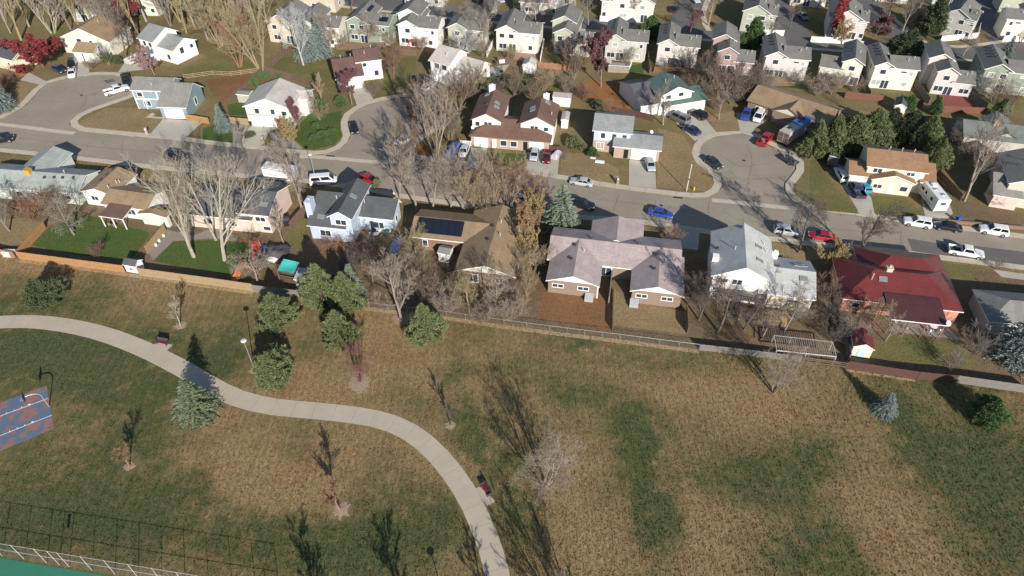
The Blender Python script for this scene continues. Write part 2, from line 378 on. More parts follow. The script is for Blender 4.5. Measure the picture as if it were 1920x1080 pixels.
# park path of poured slabs
PATH_PX = [(-120,610),(0,604),(60,603),(130,611),(200,628),(270,655),(340,690),(400,725),(450,748),(510,762),(580,769),(640,775),(700,784),(750,800),(790,825),(825,858),(858,900),(885,945),(905,990),(920,1030),(932,1075),(940,1130),(945,1200)]
path = catmull(gp(PATH_PX), 0.6)
walk('park_path', path, -1.42, 1.42, 2.9, -0.05, 0.03, M_CONC2, gap=0.015)
for pts in ([d1(1150,190),d1(1185,165),d1(1295,187),d1(1250,230)], [d7(1390,525),d7(1415,515),d7(1515,605),d7(1462,640)]):
    sheet('bench_pad', gp(pts), 0.034, M_CONC2, skirt=-0.05)

# yards: sheets of lawn, bare soil and mulch
G1 = grass('lawn_green', (0.14,0.13,0.055), (0.095,0.118,0.038), (0.058,0.098,0.028), bias=0.25)
G2 = grass('lawn_olive', (0.20,0.165,0.075), (0.14,0.13,0.055), (0.085,0.105,0.035), bias=0.08)
G3 = grass('lawn_tan', (0.25,0.185,0.105), (0.20,0.15,0.085), (0.14,0.125,0.06), bias=-0.1)
G4 = grass('lawn_red_brown', (0.23,0.125,0.065), (0.17,0.095,0.05), (0.12,0.10,0.05), bias=-0.02)
G5 = grass('soil_brown', (0.19,0.14,0.09), (0.14,0.105,0.065), (0.11,0.10,0.05), bias=0.0)
G6 = grass('leaf_litter_orange', (0.30,0.15,0.06), (0.22,0.11,0.045), (0.13,0.09,0.04), bias=0.0)
GRAV = mat('gravel', (0.30,0.27,0.23), 1, 0.3, 3, coord='World', bump=0.03)
PAVE = mat('patio_pavers', (0.24,0.205,0.175), 0.9, 0.15, 1.5, coord='World')
zi = 0.006
def yard(name, pts, m):
    global zi
    zi += 0.0004
    sheet(name, gp(pts), zi, m)
# south row yards
yard('yard_soil', [(-60,330),(400,372),(760,415),(1000,430),(1340,450),(1560,470),(1940,520),(1940,735),(1600,690),(1310,655),(990,610),(640,568),(300,520),(60,480),(-60,470)], G5)
yard('lawn', [c1(270,285),c1(440,130),c1(770,10),c1(1100,110),c1(1320,160),c1(1350,200),c1(1180,420),c1(700,380)], G1)
yard('lawn', [c1(1380,430),c1(1560,255),c1(1920,240),c2(200,540),c2(400,555),c2(440,640),c2(330,870),c2(0,800),c1(1700,500)], G1)
yard('patio', [c1(1335,340),c1(1470,140),c1(1740,200),c1(1920,130),c2(320,490),c2(300,540),c1(1920,225),c1(1560,250),c1(1375,425)], PAVE)
yard('yard_soil', [c1(-100,300),c1(0,60),c1(200,40),c1(420,90),c1(190,270),c1(60,300)], G3)
yard('lawn', [c2(760,460),c2(930,330),c2(950,420),c2(890,600),c2(780,560)], G2)
yard('lawn', [c4(60,690),c4(600,650),c4(715,690),c4(700,1060),c4(60,960)], G4)
yard('lawn', [c4(722,680),c4(860,760),c4(1370,890),c4(1375,1090),c4(722,1010)], G3)
yard('lawn', [d5(770,300),d5(900,190),d5(1480,245),d5(1570,440),d5(1400,450),d5(770,350)], G2)
yard('lawn', [c6(965,403),c6(1640,503),c6(1450,498),c6(1545,615),c6(1250,600),c6(1015,485)], G2)
yard('lawn', [c5(880,230),c5(1200,330),c5(1450,300),c5(1900,350),c5(1200,430),c5(930,340)], G3)
yard('patio', [d5(900,160),d5(960,95),d5(1320,130),d5(1480,240)], PAVE)
# north row yards
yard('lawn', [b1(690,150),b1(960,10),b1(1240,10),b1(1470,115),b1(1335,255),b1(1000,222),b1(760,200)], G3)
yard('lawn', [b2(0,200),b2(90,170),b2(250,190),b2(270,325),b2(0,298)], G1)
yard('gravel_bed', [b2(270,160),b2(420,165),b2(330,330),b2(272,325)], GRAV)
yard('lawn', [a2(220,940),a2(440,905),a2(420,1040),a2(240,1035)], G1)
yard('lawn', [b2(740,215),b2(980,80),b2(1250,40),b2(1235,200),b2(1260,270),b2(1180,345),b2(1000,385),b2(930,380)], G1)
yard('gravel_bed', [b2(600,240),b2(730,215),b2(900,380),b2(640,350)], GRAV)
yard('lawn', [a2(600,600),a2(660,520),a2(1130,500),a2(1200,790),a2(1010,780)], G2)
yard('lawn', [a2(1460,770),a2(1700,520),a2(1920,520),a2(1900,800),a2(1800,860),a2(1540,890)], G2)
yard('lawn', [a1(1640,620),a1(1920,470),a1(1920,690),a1(1680,680)], G2)
yard('lawn', [a2(0,500),a2(200,420),a2(480,600),a2(0,680)], G2)
yard('yard_soil', [a2(30,720),a2(520,650),a2(430,780),a2(230,930),a2(90,860)], G4)
yard('lawn', [a1(0,880),a1(200,720),a1(390,750),a1(230,930),a1(0,1040)], G3)
yard('lawn', [a1(430,260),a1(600,240),a1(560,360),a1(430,330)], G2)
yard('lawn', [b3(765,600),b3(1085,622),b3(1050,765),b3(900,740),b3(760,665)], G1)
yard('mulch_bed', [b3(55,520),b3(160,500),b3(240,640),b3(120,690),b3(45,600)], G6)
yard('lawn', [b3(1400,600),b3(1660,620),b3(1920,750),b3(1930,905),b3(1400,820)], G3)
yard('lawn', [b4(450,290),b4(680,350),b4(765,500),b4(950,720),b4(975,800),b4(900,860),b4(440,825)], G3)
yard('lawn', [a3(1520,780),a3(1760,700),a4(0,740),a4(100,740),a4(310,965),a4(0,990),a3(1720,930)], G6)
yard('lawn', [a3(640,430),a3(760,450),a3(720,510),a3(640,500)], G1)
yard('lawn', [a3(960,640),a3(1440,730),a3(1400,830),a3(1000,820)], G2)
yard('driveway', [a3(760,600),a3(940,580),a3(880,660),a3(760,710)], M_DRIVE)
yard('lawn', [a4(190,590),a4(320,570),a4(320,660),a4(190,640)], G1)
yard('lawn', [a4(1400,740),a4(1800,760),a4(1830,810),a4(1420,770)], G1)
yard('lawn', [a5(580,850),a5(900,820),a5(980,900),a5(600,900)], G2)
yard('lawn', [a5(1500,830),a5(1920,860),a5(1920,1000),a5(1600,960)], G2)
yard('lawn', [b5(0,480),b5(30,460),b5(110,590),b5(440,965),b5(60,930),b5(0,820)], G2)
yard('lawn', [b5(540,800),b5(830,800),b5(1030,985),b5(900,1010),b5(580,960)], G2)
yard('lawn', [b5(1250,820),b5(1500,880),b5(1930,960),b5(1930,1060),b5(1360,1000)], G5)
yard('lawn', [b5(790,90),b5(1120,160),b5(1350,260),b5(1330,330),b5(1040,270)], G5)
yard('lawn', [b5(0,20),b5(250,0),b5(590,60),b5(600,150),b5(0,120)], G3)
yard('lawn', [b4(880,180),b4(1150,130),b4(1190,315),b4(980,325)], G3)
yard('lawn', [a4(600,120),a4(700,150),a4(850,260),a4(1100,310),a4(1090,250),a4(900,230)], G2)
for pts in ([b1(1470,110),b1(1835,130),b1(1640,305),b1(1338,262)], [b2(430,165),b2(720,180),b2(610,215),b2(520,365),b2(330,335)], [a2(1330,790),a2(1460,765),a2(1535,890),a2(1390,950)],
            [a3(110,700),a3(290,740),a3(260,860),a3(60,840)], [b3(595,560),b3(740,560),b3(700,770),b3(540,750)], [b3(1110,600),b3(1390,608),b3(1365,838),b3(1075,770)],
            [b4(190,575),b4(420,595),b4(434,835),b4(188,805)], [b4(560,170),b4(740,140),b4(880,210),b4(975,325),b4(780,405),b4(640,270)], [b4(1150,150),b4(1480,190),b4(1320,290),b4(1300,350),b4(1192,322)],
            [b5(150,480),b5(320,540),b5(545,820),b5(578,975),b5(445,968)], [b5(980,750),b5(1240,850),b5(1280,960),b5(1200,1040),b5(1030,995)],
            [a1(640,560),a1(790,545),a1(805,650),a1(600,700)], [a1(1150,520),a1(1320,515),a1(1320,625),a1(1060,655)],
            [c4(560,20),c4(920,60),c4(930,150),c4(520,150)], [c6(680,375),c6(960,395),c6(1020,495),c6(700,480)], [c4(1180,110),c4(1500,150),c4(1480,330),c4(1200,300)],
            [b2(480,600),b2(700,640),b2(720,720),b2(500,720)], [a1(260,650),a1(430,740),a1(390,770),a1(180,720)], [c6(1640,505),c6(1920,545),c6(1920,600),c6(1720,575)]):
    yard('driveway', pts, M_DRIVE)
yard('walkway', [b1(1310,98),b1(1370,55),b1(1400,70),b1(1370,90),b1(1490,95),b1(1470,112)], M_CONC)
# mulch rings round the park trees, and the sports courts
def ring(name, px, r, m=GRAV):
    c = G(*px); rnd = random.Random(int(px[0])); b = MB()
    n = 34; pts = [(c.x+math.cos(t*2*math.pi/n)*q*r, c.y+math.sin(t*2*math.pi/n)*q*r, 0.02) for t in range(n) for q in (rnd.uniform(0.62, 1.2),)]
    b.add(pts+[(c.x, c.y, 0.07)], [(i, (i+1)%n, n) for i in range(n)])
    tag(b.obj(name, m), kind='structure')
MULCH = mat('wood_mulch', (0.30,0.22,0.15), 1, 0.45, 4, coord='World', bump=0.04)
for px, r in (((338,611),1.0),((675,718),1.7),((845,797),0.8),((243,874),0.8),((640,956),1.2),((755,598),1.5),((476,694),0.7),((1018,914),0.7)): ring('mulch_ring', px, r, MULCH)
def court_mat():
    m, nt, bs = _new('worn_court_paint')
    co = _coord(nt, 'World'); n1 = _noise(nt, co, 0.42, 7, 0.62); n2 = _noise(nt, co, 5, 3)
    f = _range(nt, n1, 0.50, 0.52)
    c = _mix(nt, f, (0.085,0.135,0.20), (0.26,0.125,0.10))
    c = _mix(nt, _range(nt, n2, 0.4, 0.7, 0, 0.3), c, (0.16,0.15,0.15))
    nt.links.new(c, bs.inputs['Base Color']); bs.inputs['Roughness'].default_value = 0.85
    return m
CT = [G(*p) for p in (d1(350,490),d1(405,812),d1(0,980),d1(0,622))]
ex = CT[3]+(CT[3]-CT[0])*1.2; ey = CT[2]+(CT[2]-CT[1])*1.2
sheet('basketball_court', [p.to_2d() for p in (CT[0], ex, ey, CT[1])], 0.02, court_mat(), skirt=-0.05)
LINE = mat('court_line', (0.72,0.72,0.70), 0.8, 0.15, 3)
def stripe(p, q, w, z=0.025):
    d = (q-p).normalized(); n = Vector((-d.y, d.x))*w/2
    return [p+n, p-n, q-n, q+n]
b = MB()
for l in (((-40,d1(0,725)[1]+14),d1(362,588)), ((-40,d1(0,872)[1]+15),d1(390,714))):
    p, q = G(*l[0]).to_2d(), G(*l[1]).to_2d(); d = (q-p).normalized(); n = Vector((-d.y, d.x))
    b.add([(v.x, v.y, 0.025) for v in stripe(p, q, 0.10)], [(0,1,2,3)])
    for k in (2.3, 3.2, 4.1, 5.0):
        s = q-d*k*1.05; b.add([(v.x, v.y, 0.0285) for v in stripe(s, s+n*0.28, 0.10 if k > 2.5 else 0.3)], [(0,1,2,3)])
tag(b.obj('court_lines', LINE), kind='structure')
TEN = mat('tennis_green', (0.030,0.175,0.105), 0.8, 0.10, 1, coord='World')

BARE = grass('bare_fence_strip', (0.36,0.265,0.165), (0.29,0.21,0.13), (0.20,0.16,0.09), bias=-0.1)
ribbon('bare_strip', [(37,489),(235,515),(400,539),(475,550)], 0.7, 0.012, BARE); ribbon('bare_strip', [(660,576),(837,597),(945,613),(1030,624),(1162,640),(1310,659)], 0.8, 0.012, BARE); ribbon('bare_strip', [(1586,694),(1716,714)], 0.5, 0.012, BARE)
# tussocks standing proud of the mown turf: real blades that catch the low sun
PNEAR = {}
for q in path+[G(305,645).to_2d(), G(911,921).to_2d()]+[G(*z).to_2d() for z in ((338,611),(675,718),(845,797),(243,874),(640,956))]:
    for i in (-1,0,1):
        for j in (-1,0,1): PNEAR.setdefault((int(q.x//4)+i, int(q.y//4)+j), []).append(q)
rnd = random.Random(77); tv = []; tf = []; tc = []
while len(tf) < 150000:
    v = rnd.uniform(470, 1110)**1.0; u = rnd.uniform(-60, 1980)
    p = G(u, v)
    if rnd.random() > 0.35+0.65*((p.y/110.0)**2): continue
    if p.y > south_y(p.x)-30+0.0 and v < 480+0.135*(u+60): continue
    if any(abs(p.x-q.x) < 1.75 and abs(p.y-q.y) < 1.75 and (p.x-q.x)**2+(p.y-q.y)**2 < 3.0 for q in PNEAR.get((int(p.x//4), int(p.y//4)), ())): continue
    if v > 715 and u < 108 and v < 720+1.3*(108-u)+60 and v < 860: continue
    if v > 1030+0.155*u and u < 500: continue
    gA = fld(GF, p.x, p.y); bA = fld(BF, p.x, p.y); n = rnd.randint(1, 3)
    for _ in range(n):
        a = rnd.uniform(0, 6.283); w = rnd.uniform(0.035, 0.10); h = rnd.uniform(0.04, 0.15); l = rnd.uniform(-0.10, 0.10)
        x = p.x+rnd.uniform(-.08,.08); y = p.y+rnd.uniform(-.08,.08); k = len(tv)
        tv += [(x-math.cos(a)*w, y-math.sin(a)*w, 0.0), (x+math.cos(a)*w, y+math.sin(a)*w, 0.0), (x+l, y+l*0.7, h)]
        tf.append((k, k+1, k+2)); tc += [(gA, bA)]*3
me = bpy.data.meshes.new('grass_tussocks'); me.from_pydata(tv, [], tf); me.materials.append(PARK)
ca = me.color_attributes.new('turf', 'FLOAT_COLOR', 'POINT'); ca.data.foreach_set('color', [c for g, br in tc for c in (g, br, 0.0, 1.0)])
tag(link('grass_tussocks', me), 'short dry grass blades covering the park lawn', 'grass', kind='stuff')
# street marks: sealed cracks, manholes and gutter inlets
SEAL = mat('crack_sealant', (0.045,0.042,0.04), 0.6, 0.2, 3, coord='World')
def crack(px, seed, w=0.055):
    r_ = random.Random(seed); pts = resample(catmull(gp(px), 0.5), 0.5); pts = [p+Vector((r_.gauss(0,.06), r_.gauss(0,.06))) for p in pts]
    A = offset(pts, w/2); B = offset(pts, -w/2); b = MB()
    for i in range(len(pts)-1): b.add([(A[i].x,A[i].y,-0.1245),(A[i+1].x,A[i+1].y,-0.1245),(B[i+1].x,B[i+1].y,-0.1245),(B[i].x,B[i].y,-0.1245)], [(0,1,2,3)])
    tag(b.obj('road_crack', SEAL), kind='structure')
for i, px in enumerate([[(40,258),(160,272),(300,286),(420,297)],[(1120,372),(1230,386),(1330,398)],[(1400,412),(1520,424),(1680,440)],[(1350,290),(1390,310),(1440,305)],[(1400,270),(1410,300),(1400,350)],[(690,215),(720,240),(715,285)],[(120,165),(160,180),(150,205)],[(60,185),(120,190),(200,165)],[(1690,430),(1690,462)],[(1160,362),(1150,398)],[(230,262),(226,298)],[(560,300),(560,330)],[(1330,376),(1325,420)],[(670,230),(730,222),(780,214)],[(1330,330),(1400,335),(1470,330)],[(1000,345),(990,380)]]): crack(px, i)
_b = MB(); _b.lathe([(0.36,-0.135),(0.36,-0.118)], 16); MH = _b.mesh('manhole_cover', mat('cast_iron', (0.06,0.055,0.05), 0.6, 0.3, 6))
for u, v in ((820,338),(1240,384),(1395,300),(152,178),(718,232),(340,283)):
    p = G(u, v); tag(link('manhole_cover', MH, None, (p.x, p.y, 0)), kind='structure')
for px in ([(612,291),(628,292)], [(1262,368.5),(1280,370.5)]):
    p, q = gp(px); b = MB(); d = (q-p).normalized(); n_ = Vector((-d.y,d.x))*0.22
    b.add([(v.x,v.y,-0.119) for v in (p+n_,p-n_,q-n_,q+n_)], [(0,1,2,3)]); tag(b.obj('gutter_inlet', M_BLACK), kind='structure')
# ============================================================ houses
HOUSES = []
WINCACHE = {}
def win_mesh(w, h, muntin):
    k = (round(w, 2), round(h, 2), muntin)
    if k not in WINCACHE:
        f = MB(); t = 0.11; d = 0.07
        f.box(-w/2-t, w/2+t, -d, 0.05, h/2, h/2+t); f.box(-w/2-t, w/2+t, -d-0.03, 0.05, -h/2-t, -h/2)
        f.box(-w/2-t, -w/2, -d+0.004, 0.05, -h/2, h/2); f.box(w/2, w/2+t, -d+0.004, 0.05, -h/2, h/2)
        if muntin: f.box(-0.045, 0.045, -d+0.01, 0.05, -h/2, h/2)
        p = MB(); p.box(-w/2, w/2, -0.025, 0.045, -h/2, h/2)
        WINCACHE[k] = (f.mesh('window', M_TRIM), p.mesh('pane', M_GLASS))
    return WINCACHE[k]
DOORCACHE = {}
def garage_mesh(w, h):
    k = ('g', w, h)
    if k not in DOORCACHE:
        b = MB(); n = 4
        for i in range(n): b.box(-w/2, w/2, -0.04, 0.03, h*i/n+0.02, h*(i+1)/n-0.02)
        b.box(-w/2+0.01, w/2-0.01, -0.02, 0.02, 0.01, h-0.01)
        f = MB(); f.box(-w/2-0.14, w/2+0.14, -0.07, 0.03, h, h+0.14)
        f.box(-w/2-0.14, -w/2-0.01, -0.07, 0.03, 0, h); f.box(w/2+0.01, w/2+0.14, -0.07, 0.03, 0, h)
        DOORCACHE[k] = (b.mesh('garage_door', M_WHITE), f.mesh('door_frame', M_TRIM))
    return DOORCACHE[k]
_b = MB(); _b.box(-0.45, 0.45, -0.05, 0.04, 0, 2.05); _b.box(-0.3, 0.3, -0.07, 0.0, 0.25, 0.9); _b.box(-0.3, 0.3, -0.07, 0.0, 1.1, 1.85)
DOOR_ME = _b.mesh('door', mat('door_paint', (0.16, 0.10, 0.08), 0.6))
_b = MB(); _b.box(-0.19, 0.19, -0.19, 0.19, -0.05, 0.22); _b.box(-0.24, 0.24, -0.24, 0.24, 0.225, 0.29)
VENT_ME = _b.mesh('roof_vent', mat('vent_metal', (0.06, 0.06, 0.065), 0.6))
_b = MB(); _b.lathe([(0.07, -0.1), (0.07, 0.55)], 7); _b.lathe([(0.12, 0.55), (0.12, 0.66)], 7)
PIPE_ME = _b.mesh('vent_pipe', mat('pale_pipe', (0.5, 0.48, 0.45), 0.6))
_b = MB(); _b.box(-0.62, 0.62, -0.42, -0.34, -0.04, 0.14); _b.box(-0.62, 0.62, 0.34, 0.42, -0.04, 0.14); _b.box(-0.62, -0.54, -0.34, 0.34, -0.04, 0.138); _b.box(0.54, 0.62, -0.34, 0.34, -0.04, 0.138)
SKY_ME = _b.mesh('skylight', mat('skylight_frame', (0.25, 0.24, 0.23), 0.5))
_b = MB(); _b.box(-0.54, 0.54, -0.34, 0.34, -0.02, 0.10); SKYP_ME = _b.mesh('pane', mat('skylight_glass', (0.16, 0.21, 0.22), 0.12))
_b = MB(); _b.box(-0.5, 0.5, -0.95, 0.95, 0.0, 0.05); SOLAR_ME = _b.mesh('solar_panel', mat('solar_glass', (0.012, 0.016, 0.026), 0.3, 0.3, 3))
_b = MB(); _b.lathe([(0.02, 0.0), (0.18, 0.03), (0.34, 0.12), (0.38, 0.19), (0.33, 0.14), (0.1, 0.05)], 12)
_b.tube([(0, 0, 0), (0, 0.1, -0.5)], 0.03, 5); _b.tube([(0, 0, 0.03), (0.0, 0, 0.4)], 0.015, 4)
DISH_ME = _b.mesh('satellite_dish', mat('dish_paint', (0.62, 0.62, 0.62), 0.6))
ROT = {'S': 0.0, 'E': math.pi/2, 'N': math.pi, 'W': -math.pi/2}
def thick_roof(pts_top, faces, t, roofm, trim, name, parent, th=0.17):
    """closed roof shell: top faces in roofing, rim and underside in trim"""
    n = len(pts_top); b = MB()
    b.add(pts_top, faces, 0)
    low = [(p[0], p[1], p[2]-th) for p in pts_top]
    b.add(low, [tuple(reversed(f)) for f in faces], 1)
    edges = {}
    for f in faces:
        for i in range(len(f)):
            e = (f[i], f[(i+1)%len(f)])
            edges[e] = edges.get(e, 0)+1
    for (i, j) in list(edges):
        if (j, i) not in edges:
            b.add([pts_top[i], pts_top[j], low[j], low[i]], [(1, 0, 3, 2)], 1)
    return b.obj(name, [roofm, trim], parent)
class House:
    def __init__(s, name, label, ref, wall, roof, trim=M_TRIM, cat='house', group=None):
        A, B = G(*ref[0]), G(*ref[1]); d = (B-A).to_2d(); s.ang = math.atan2(d.y, d.x)
        s.u = Vector((math.cos(s.ang), math.sin(s.ang))); s.v = Vector((-s.u.y, s.u.x)); s.o = None
        s.wall, s.roof, s.trim = wall, roof, trim; s.bl = []
        s.root = empty(name, (0, 0, 0), s.ang); tag(s.root, label, cat, group); HOUSES.append(s.root)
    def loc(s, p):
        w = G(*p).to_2d()
        if s.o is None: s.o = w.copy(); s.root.location = (w.x, w.y, 0)
        q = w-s.o; return q.dot(s.u), q.dot(s.v)
    def block(s, p, z, r='u', sl=0.45, wall=None, roof=None, gab=None, dep=None, wid=None, back=None, pk=None, ov=0.4, z0=0.0, rect=None, grow=(0, 0, 0, 0), pkz=None, nowall=False, wallbase=None):
        """p: eave corners sighted at eave level z; r: ridge along u / v, hipped hu / hv, or a lean-to S N E W named by its low side"""
        L = [s.loc((q[0], q[1], q[2] if len(q) > 2 else z)) for q in p]
        us = [q[0] for q in L]; vs = [q[1] for q in L]
        u0, u1, v0, v1 = min(us), max(us), min(vs), max(vs)
        if rect: u0, u1, v0, v1 = rect
        if dep: v1 = v0+dep
        if back: v0 = v1-back
        if wid: u1 = u0+wid
        u0 += grow[0]; u1 += grow[1]; v0 += grow[2]; v1 += grow[3]
        wm = wall or s.wall; rm = roof or s.roof; gm = gab or wm
        k = 0.5 if pk is None else pk
        B = dict(u0=u0, u1=u1, v0=v0, v1=v1, z=z, r=r, sl=sl, ov=ov, k=k); s.bl.append(B)
        th = 0.17
        def top(u, v):
            if r == 'u':
                vm = v0+(v1-v0)*k; h = sl*(vm-v0)
                return z+(sl*(v-v0) if v <= vm else h*(v1-v)/max(1e-6, v1-vm))
            if r == 'v': return z+sl*min(u-u0, u1-u)
            if r in ('hu', 'hv'): return z+sl*min(u-u0, u1-u, v-v0, v1-v)
            if r == 'S': return z+sl*(v-v0)
            if r == 'N': return z+sl*(v1-v)
            if r == 'W': return z+sl*(u-u0)
            if r == 'E': return z+sl*(u1-u)
            return z
        B['top'] = top
        P = lambda u, v: (u, v, top(u, v)+th)
        um, vm = (u0+u1)/2, v0+(v1-v0)*k
        if r == 'u': pts = [P(u0,v0),P(u1,v0),P(u1,vm),P(u0,vm),P(u1,v1),P(u0,v1)]; fs = [(0,1,2,3),(3,2,4,5)]
        elif r == 'v': pts = [P(u0,v0),P(um,v0),P(um,v1),P(u0,v1),P(u1,v0),P(u1,v1)]; fs = [(0,1,2,3),(1,4,5,2)]
        elif r == 'hu' or r == 'hv':
            if (u1-u0) >= (v1-v0): h = (v1-v0)/2; a, c = (u0+h, (v0+v1)/2), (u1-h, (v0+v1)/2)
            else: h = (u1-u0)/2; a, c = (um, v0+h), (um, v1-h)
            pts = [P(u0,v0),P(u1,v0),P(u1,v1),P(u0,v1),P(*a),P(*c)]
            fs = [(0,1,5,4),(1,2,5),(2,3,4,5),(3,0,4)] if (u1-u0) >= (v1-v0) else [(0,1,4),(1,2,5,4),(2,3,5),(3,0,4,5)]
        else: pts = [P(u0,v0),P(u1,v0),P(u1,v1),P(u0,v1)]; fs = [(0,1,2,3)]
        B['roof'] = thick_roof(pts, fs, th, rm, s.trim, 'roof', s.root)
        if nowall: return len(s.bl)-1
        a0, a1, c0, c1 = u0+ov, u1-ov, v0+ov, v1-ov
        zz = lambda u, v: top(u, v)-0.004
        b = MB()
        cor = [(a0,c0),(a1,c0),(a1,c1),(a0,c1)]
        for i, sd in zip(range(4), 'SENW'):
            p1, p2 = cor[i], cor[(i+1)%4]
            b.add([(p1[0],p1[1],z0),(p2[0],p2[1],z0),(p2[0],p2[1],zz(*p2)),(p1[0],p1[1],zz(*p1))], [(0,1,2,3)], 0)
            if (r == 'u' and sd in 'EW') or (r == 'v' and sd in 'SN'):
                m = (p1[0], v0+(v1-v0)*k) if r == 'u' else (um, p1[1])
                b.add([(p2[0],p2[1],zz(*p2)),(m[0],m[1],zz(*m)),(p1[0],p1[1],zz(*p1))], [(0,1,2)], 1)
        B['walls'] = b.obj('wall', [wm, gm], s.root)
        if wallbase:
            m2, hh = wallbase; q = MB()
            q.add([(a0-0.03,c0-0.03,z0),(a1+0.03,c0-0.03,z0),(a1+0.03,c0-0.03,hh),(a0-0.03,c0-0.03,hh),(a0-0.03,c0+0.02,hh),(a1+0.03,c0+0.02,hh)], [(0,1,2,3),(3,2,5,4)])
            q.obj('wall_facing', m2, s.root)
        # corner boards
        return len(s.bl)-1
    def spot(s, bi, side, t, out=0.0):
        B = s.bl[bi]; a0, a1, c0, c1 = B['u0']+B['ov'], B['u1']-B['ov'], B['v0']+B['ov'], B['v1']-B['ov']
        if side == 'S': return (a0+(a1-a0)*t, c0-out)
        if side == 'N': return (a0+(a1-a0)*t, c1+out)
        if side == 'E': return (a1+out, c0+(c1-c0)*t)
        return (a0-out, c0+(c1-c0)*t)
    def win(s, bi, side, t, z, w=1.1, h=1.1, muntin=None, pane=None, trim=None):
        x, y = s.spot(bi, side, t); f, p = win_mesh(w, h, (w > 1.3) if muntin is None else muntin)
        o = link('window', f, s.root, (x, y, z), (0, 0, ROT[side]), trim); link('pane', p, o, mat=pane)
        return o
    def wins(s, bi, side, lst, pane=None):
        for q in lst: s.win(bi, side, *q, pane=pane)
    def garage(s, bi, side, t, w=4.8, h=2.15):
        x, y = s.spot(bi, side, t, 0.03); d, f = garage_mesh(w, h)
        o = link('garage_door', d, s.root, (x, y, 0.04), (0, 0, ROT[side])); link('door_frame', f, o)
    def door(s, bi, side, t, m=None):
        x, y = s.spot(bi, side, t, 0.02); link('door', DOOR_ME, s.root, (x, y, 0.1), (0, 0, ROT[side]), m)
    def on_roof(s, bi, fu, fv, me, name, up=0.0, flat=False, mat_=None, sc=None):
        B = s.bl[bi]; u = B['u0']+(B['u1']-B['u0'])*fu; v = B['v0']+(B['v1']-B['v0'])*fv; e = 0.02
        z = B['top'](u, v)+0.17; du = (B['top'](u+e, v)-B['top'](u-e, v))/(2*e); dv = (B['top'](u, v+e)-B['top'](u, v-e))/(2*e)
        if flat: rot = (0, 0, 0)
        else:
            q = Vector((-du, -dv, 1)).to_track_quat('Z', 'Y' if abs(dv) > abs(du) else 'X'); rot = q.to_euler()
        return link(name, me, s.root, (u, v, z+up), rot, mat_, sc)
    def vents(s, bi, pts): [s.on_roof(bi, a, c, VENT_ME, 'roof_vent', flat=False) for a, c in pts]
    def pipes(s, bi, pts): [s.on_roof(bi, a, c, PIPE_ME, 'vent_pipe', flat=True) for a, c in pts]
    def skylights(s, bi, pts):
        for a, c in pts: link('pane', SKYP_ME, s.on_roof(bi, a, c, SKY_ME, 'skylight'))
    def chimney(s, bi, fu, fv, w, d, ztop, m, z0=0.0, cap=True):
        B = s.bl[bi]; u = B['u0']+(B['u1']-B['u0'])*fu; v = B['v0']+(B['v1']-B['v0'])*fv
        b = MB(); b.box(u-w/2, u+w/2, v-d/2, v+d/2, z0, ztop)
        if cap: b.box(u-w/2-0.07, u+w/2+0.07, v-d/2-0.07, v+d/2+0.07, ztop, ztop+0.12); b.box(u-0.15, u+0.15, v-0.15, v+0.15, ztop+0.12, ztop+0.45)
        return b.obj('chimney', m, s.root)
    def posts(s, pts, z1, m=M_TRIM, w=0.07):
        for u, v in pts:
            b = MB(); b.box(u-w, u+w, v-w, v+w, 0, z1); b.obj('post', m, s.root)
    def dish(s, bi, fu, fv, up=0.5, sc=1.0):
        o = s.on_roof(bi, fu, fv, DISH_ME, 'satellite_dish', up, flat=True, sc=sc); o.rotation_euler = (R(45), 0, R(20)-s.ang)

SH = dict(gray=shingle('shingle_gray', (0.165,0.157,0.14)), dark=shingle('shingle_dark', (0.088,0.09,0.095)), bluegray=shingle('shingle_bluegray', (0.24,0.25,0.245)),
 brown=shingle('shingle_brown', (0.15,0.085,0.062)), tan=shingle('shingle_tan', (0.27,0.19,0.11)), rust=shingle('shingle_rust', (0.27,0.155,0.085)), pink=shingle('shingle_pinkgray', (0.37,0.30,0.285)),
 light=shingle('shingle_light', (0.47,0.43,0.385)), red=shingle('metal_red', (0.13,0.022,0.020), 0.15), redbrown=shingle('red_brown_cover', (0.085,0.032,0.030), 0.1), green=shingle('shingle_green', (0.08,0.13,0.115)),
 sage=shingle('shingle_sage', (0.32,0.345,0.315)), mid=shingle('shingle_mid', (0.22,0.21,0.19)), paleg=shingle('shingle_pale', (0.30,0.315,0.305)), mauve=shingle('shingle_mauve', (0.135,0.078,0.066)))
WL = dict(white=siding('siding_white', (0.72,0.70,0.65)), cream=siding('siding_cream', (0.66,0.585,0.45)), yellow=siding('siding_yellow', (0.62,0.555,0.42)), blue=siding('siding_blue', (0.42,0.48,0.56)), slate=siding('siding_slate', (0.21,0.27,0.29)),
 sage=siding('siding_sage', (0.37,0.385,0.30)), green=siding('siding_green', (0.235,0.28,0.215)), pink=siding('siding_pink', (0.58,0.455,0.39)), mauve=siding('siding_mauve', (0.335,0.235,0.215)), palepink=siding('siding_palepink', (0.52,0.475,0.445)),
 beige=siding('siding_beige', (0.50,0.44,0.35)), pgray=siding('siding_palegray', (0.42,0.41,0.36)), brick=mat('brick_red', (0.20,0.125,0.085), 0.9, 0.3, 4), tanbrick=mat('brick_tan', (0.225,0.165,0.125), 0.9, 0.2, 4), salmon=siding('stucco_salmon', (0.52,0.24,0.17)),
 offw=siding('siding_offwhite', (0.60,0.575,0.49)), pgreen=siding('siding_palegreen', (0.52,0.56,0.50)), pbrick=mat('brick_pale', (0.36,0.275,0.225), 0.9, 0.25, 4))
for k_ in ('red','redbrown'): SH[k_].node_tree.nodes['Principled BSDF'].inputs['Roughness'].default_value = 0.45
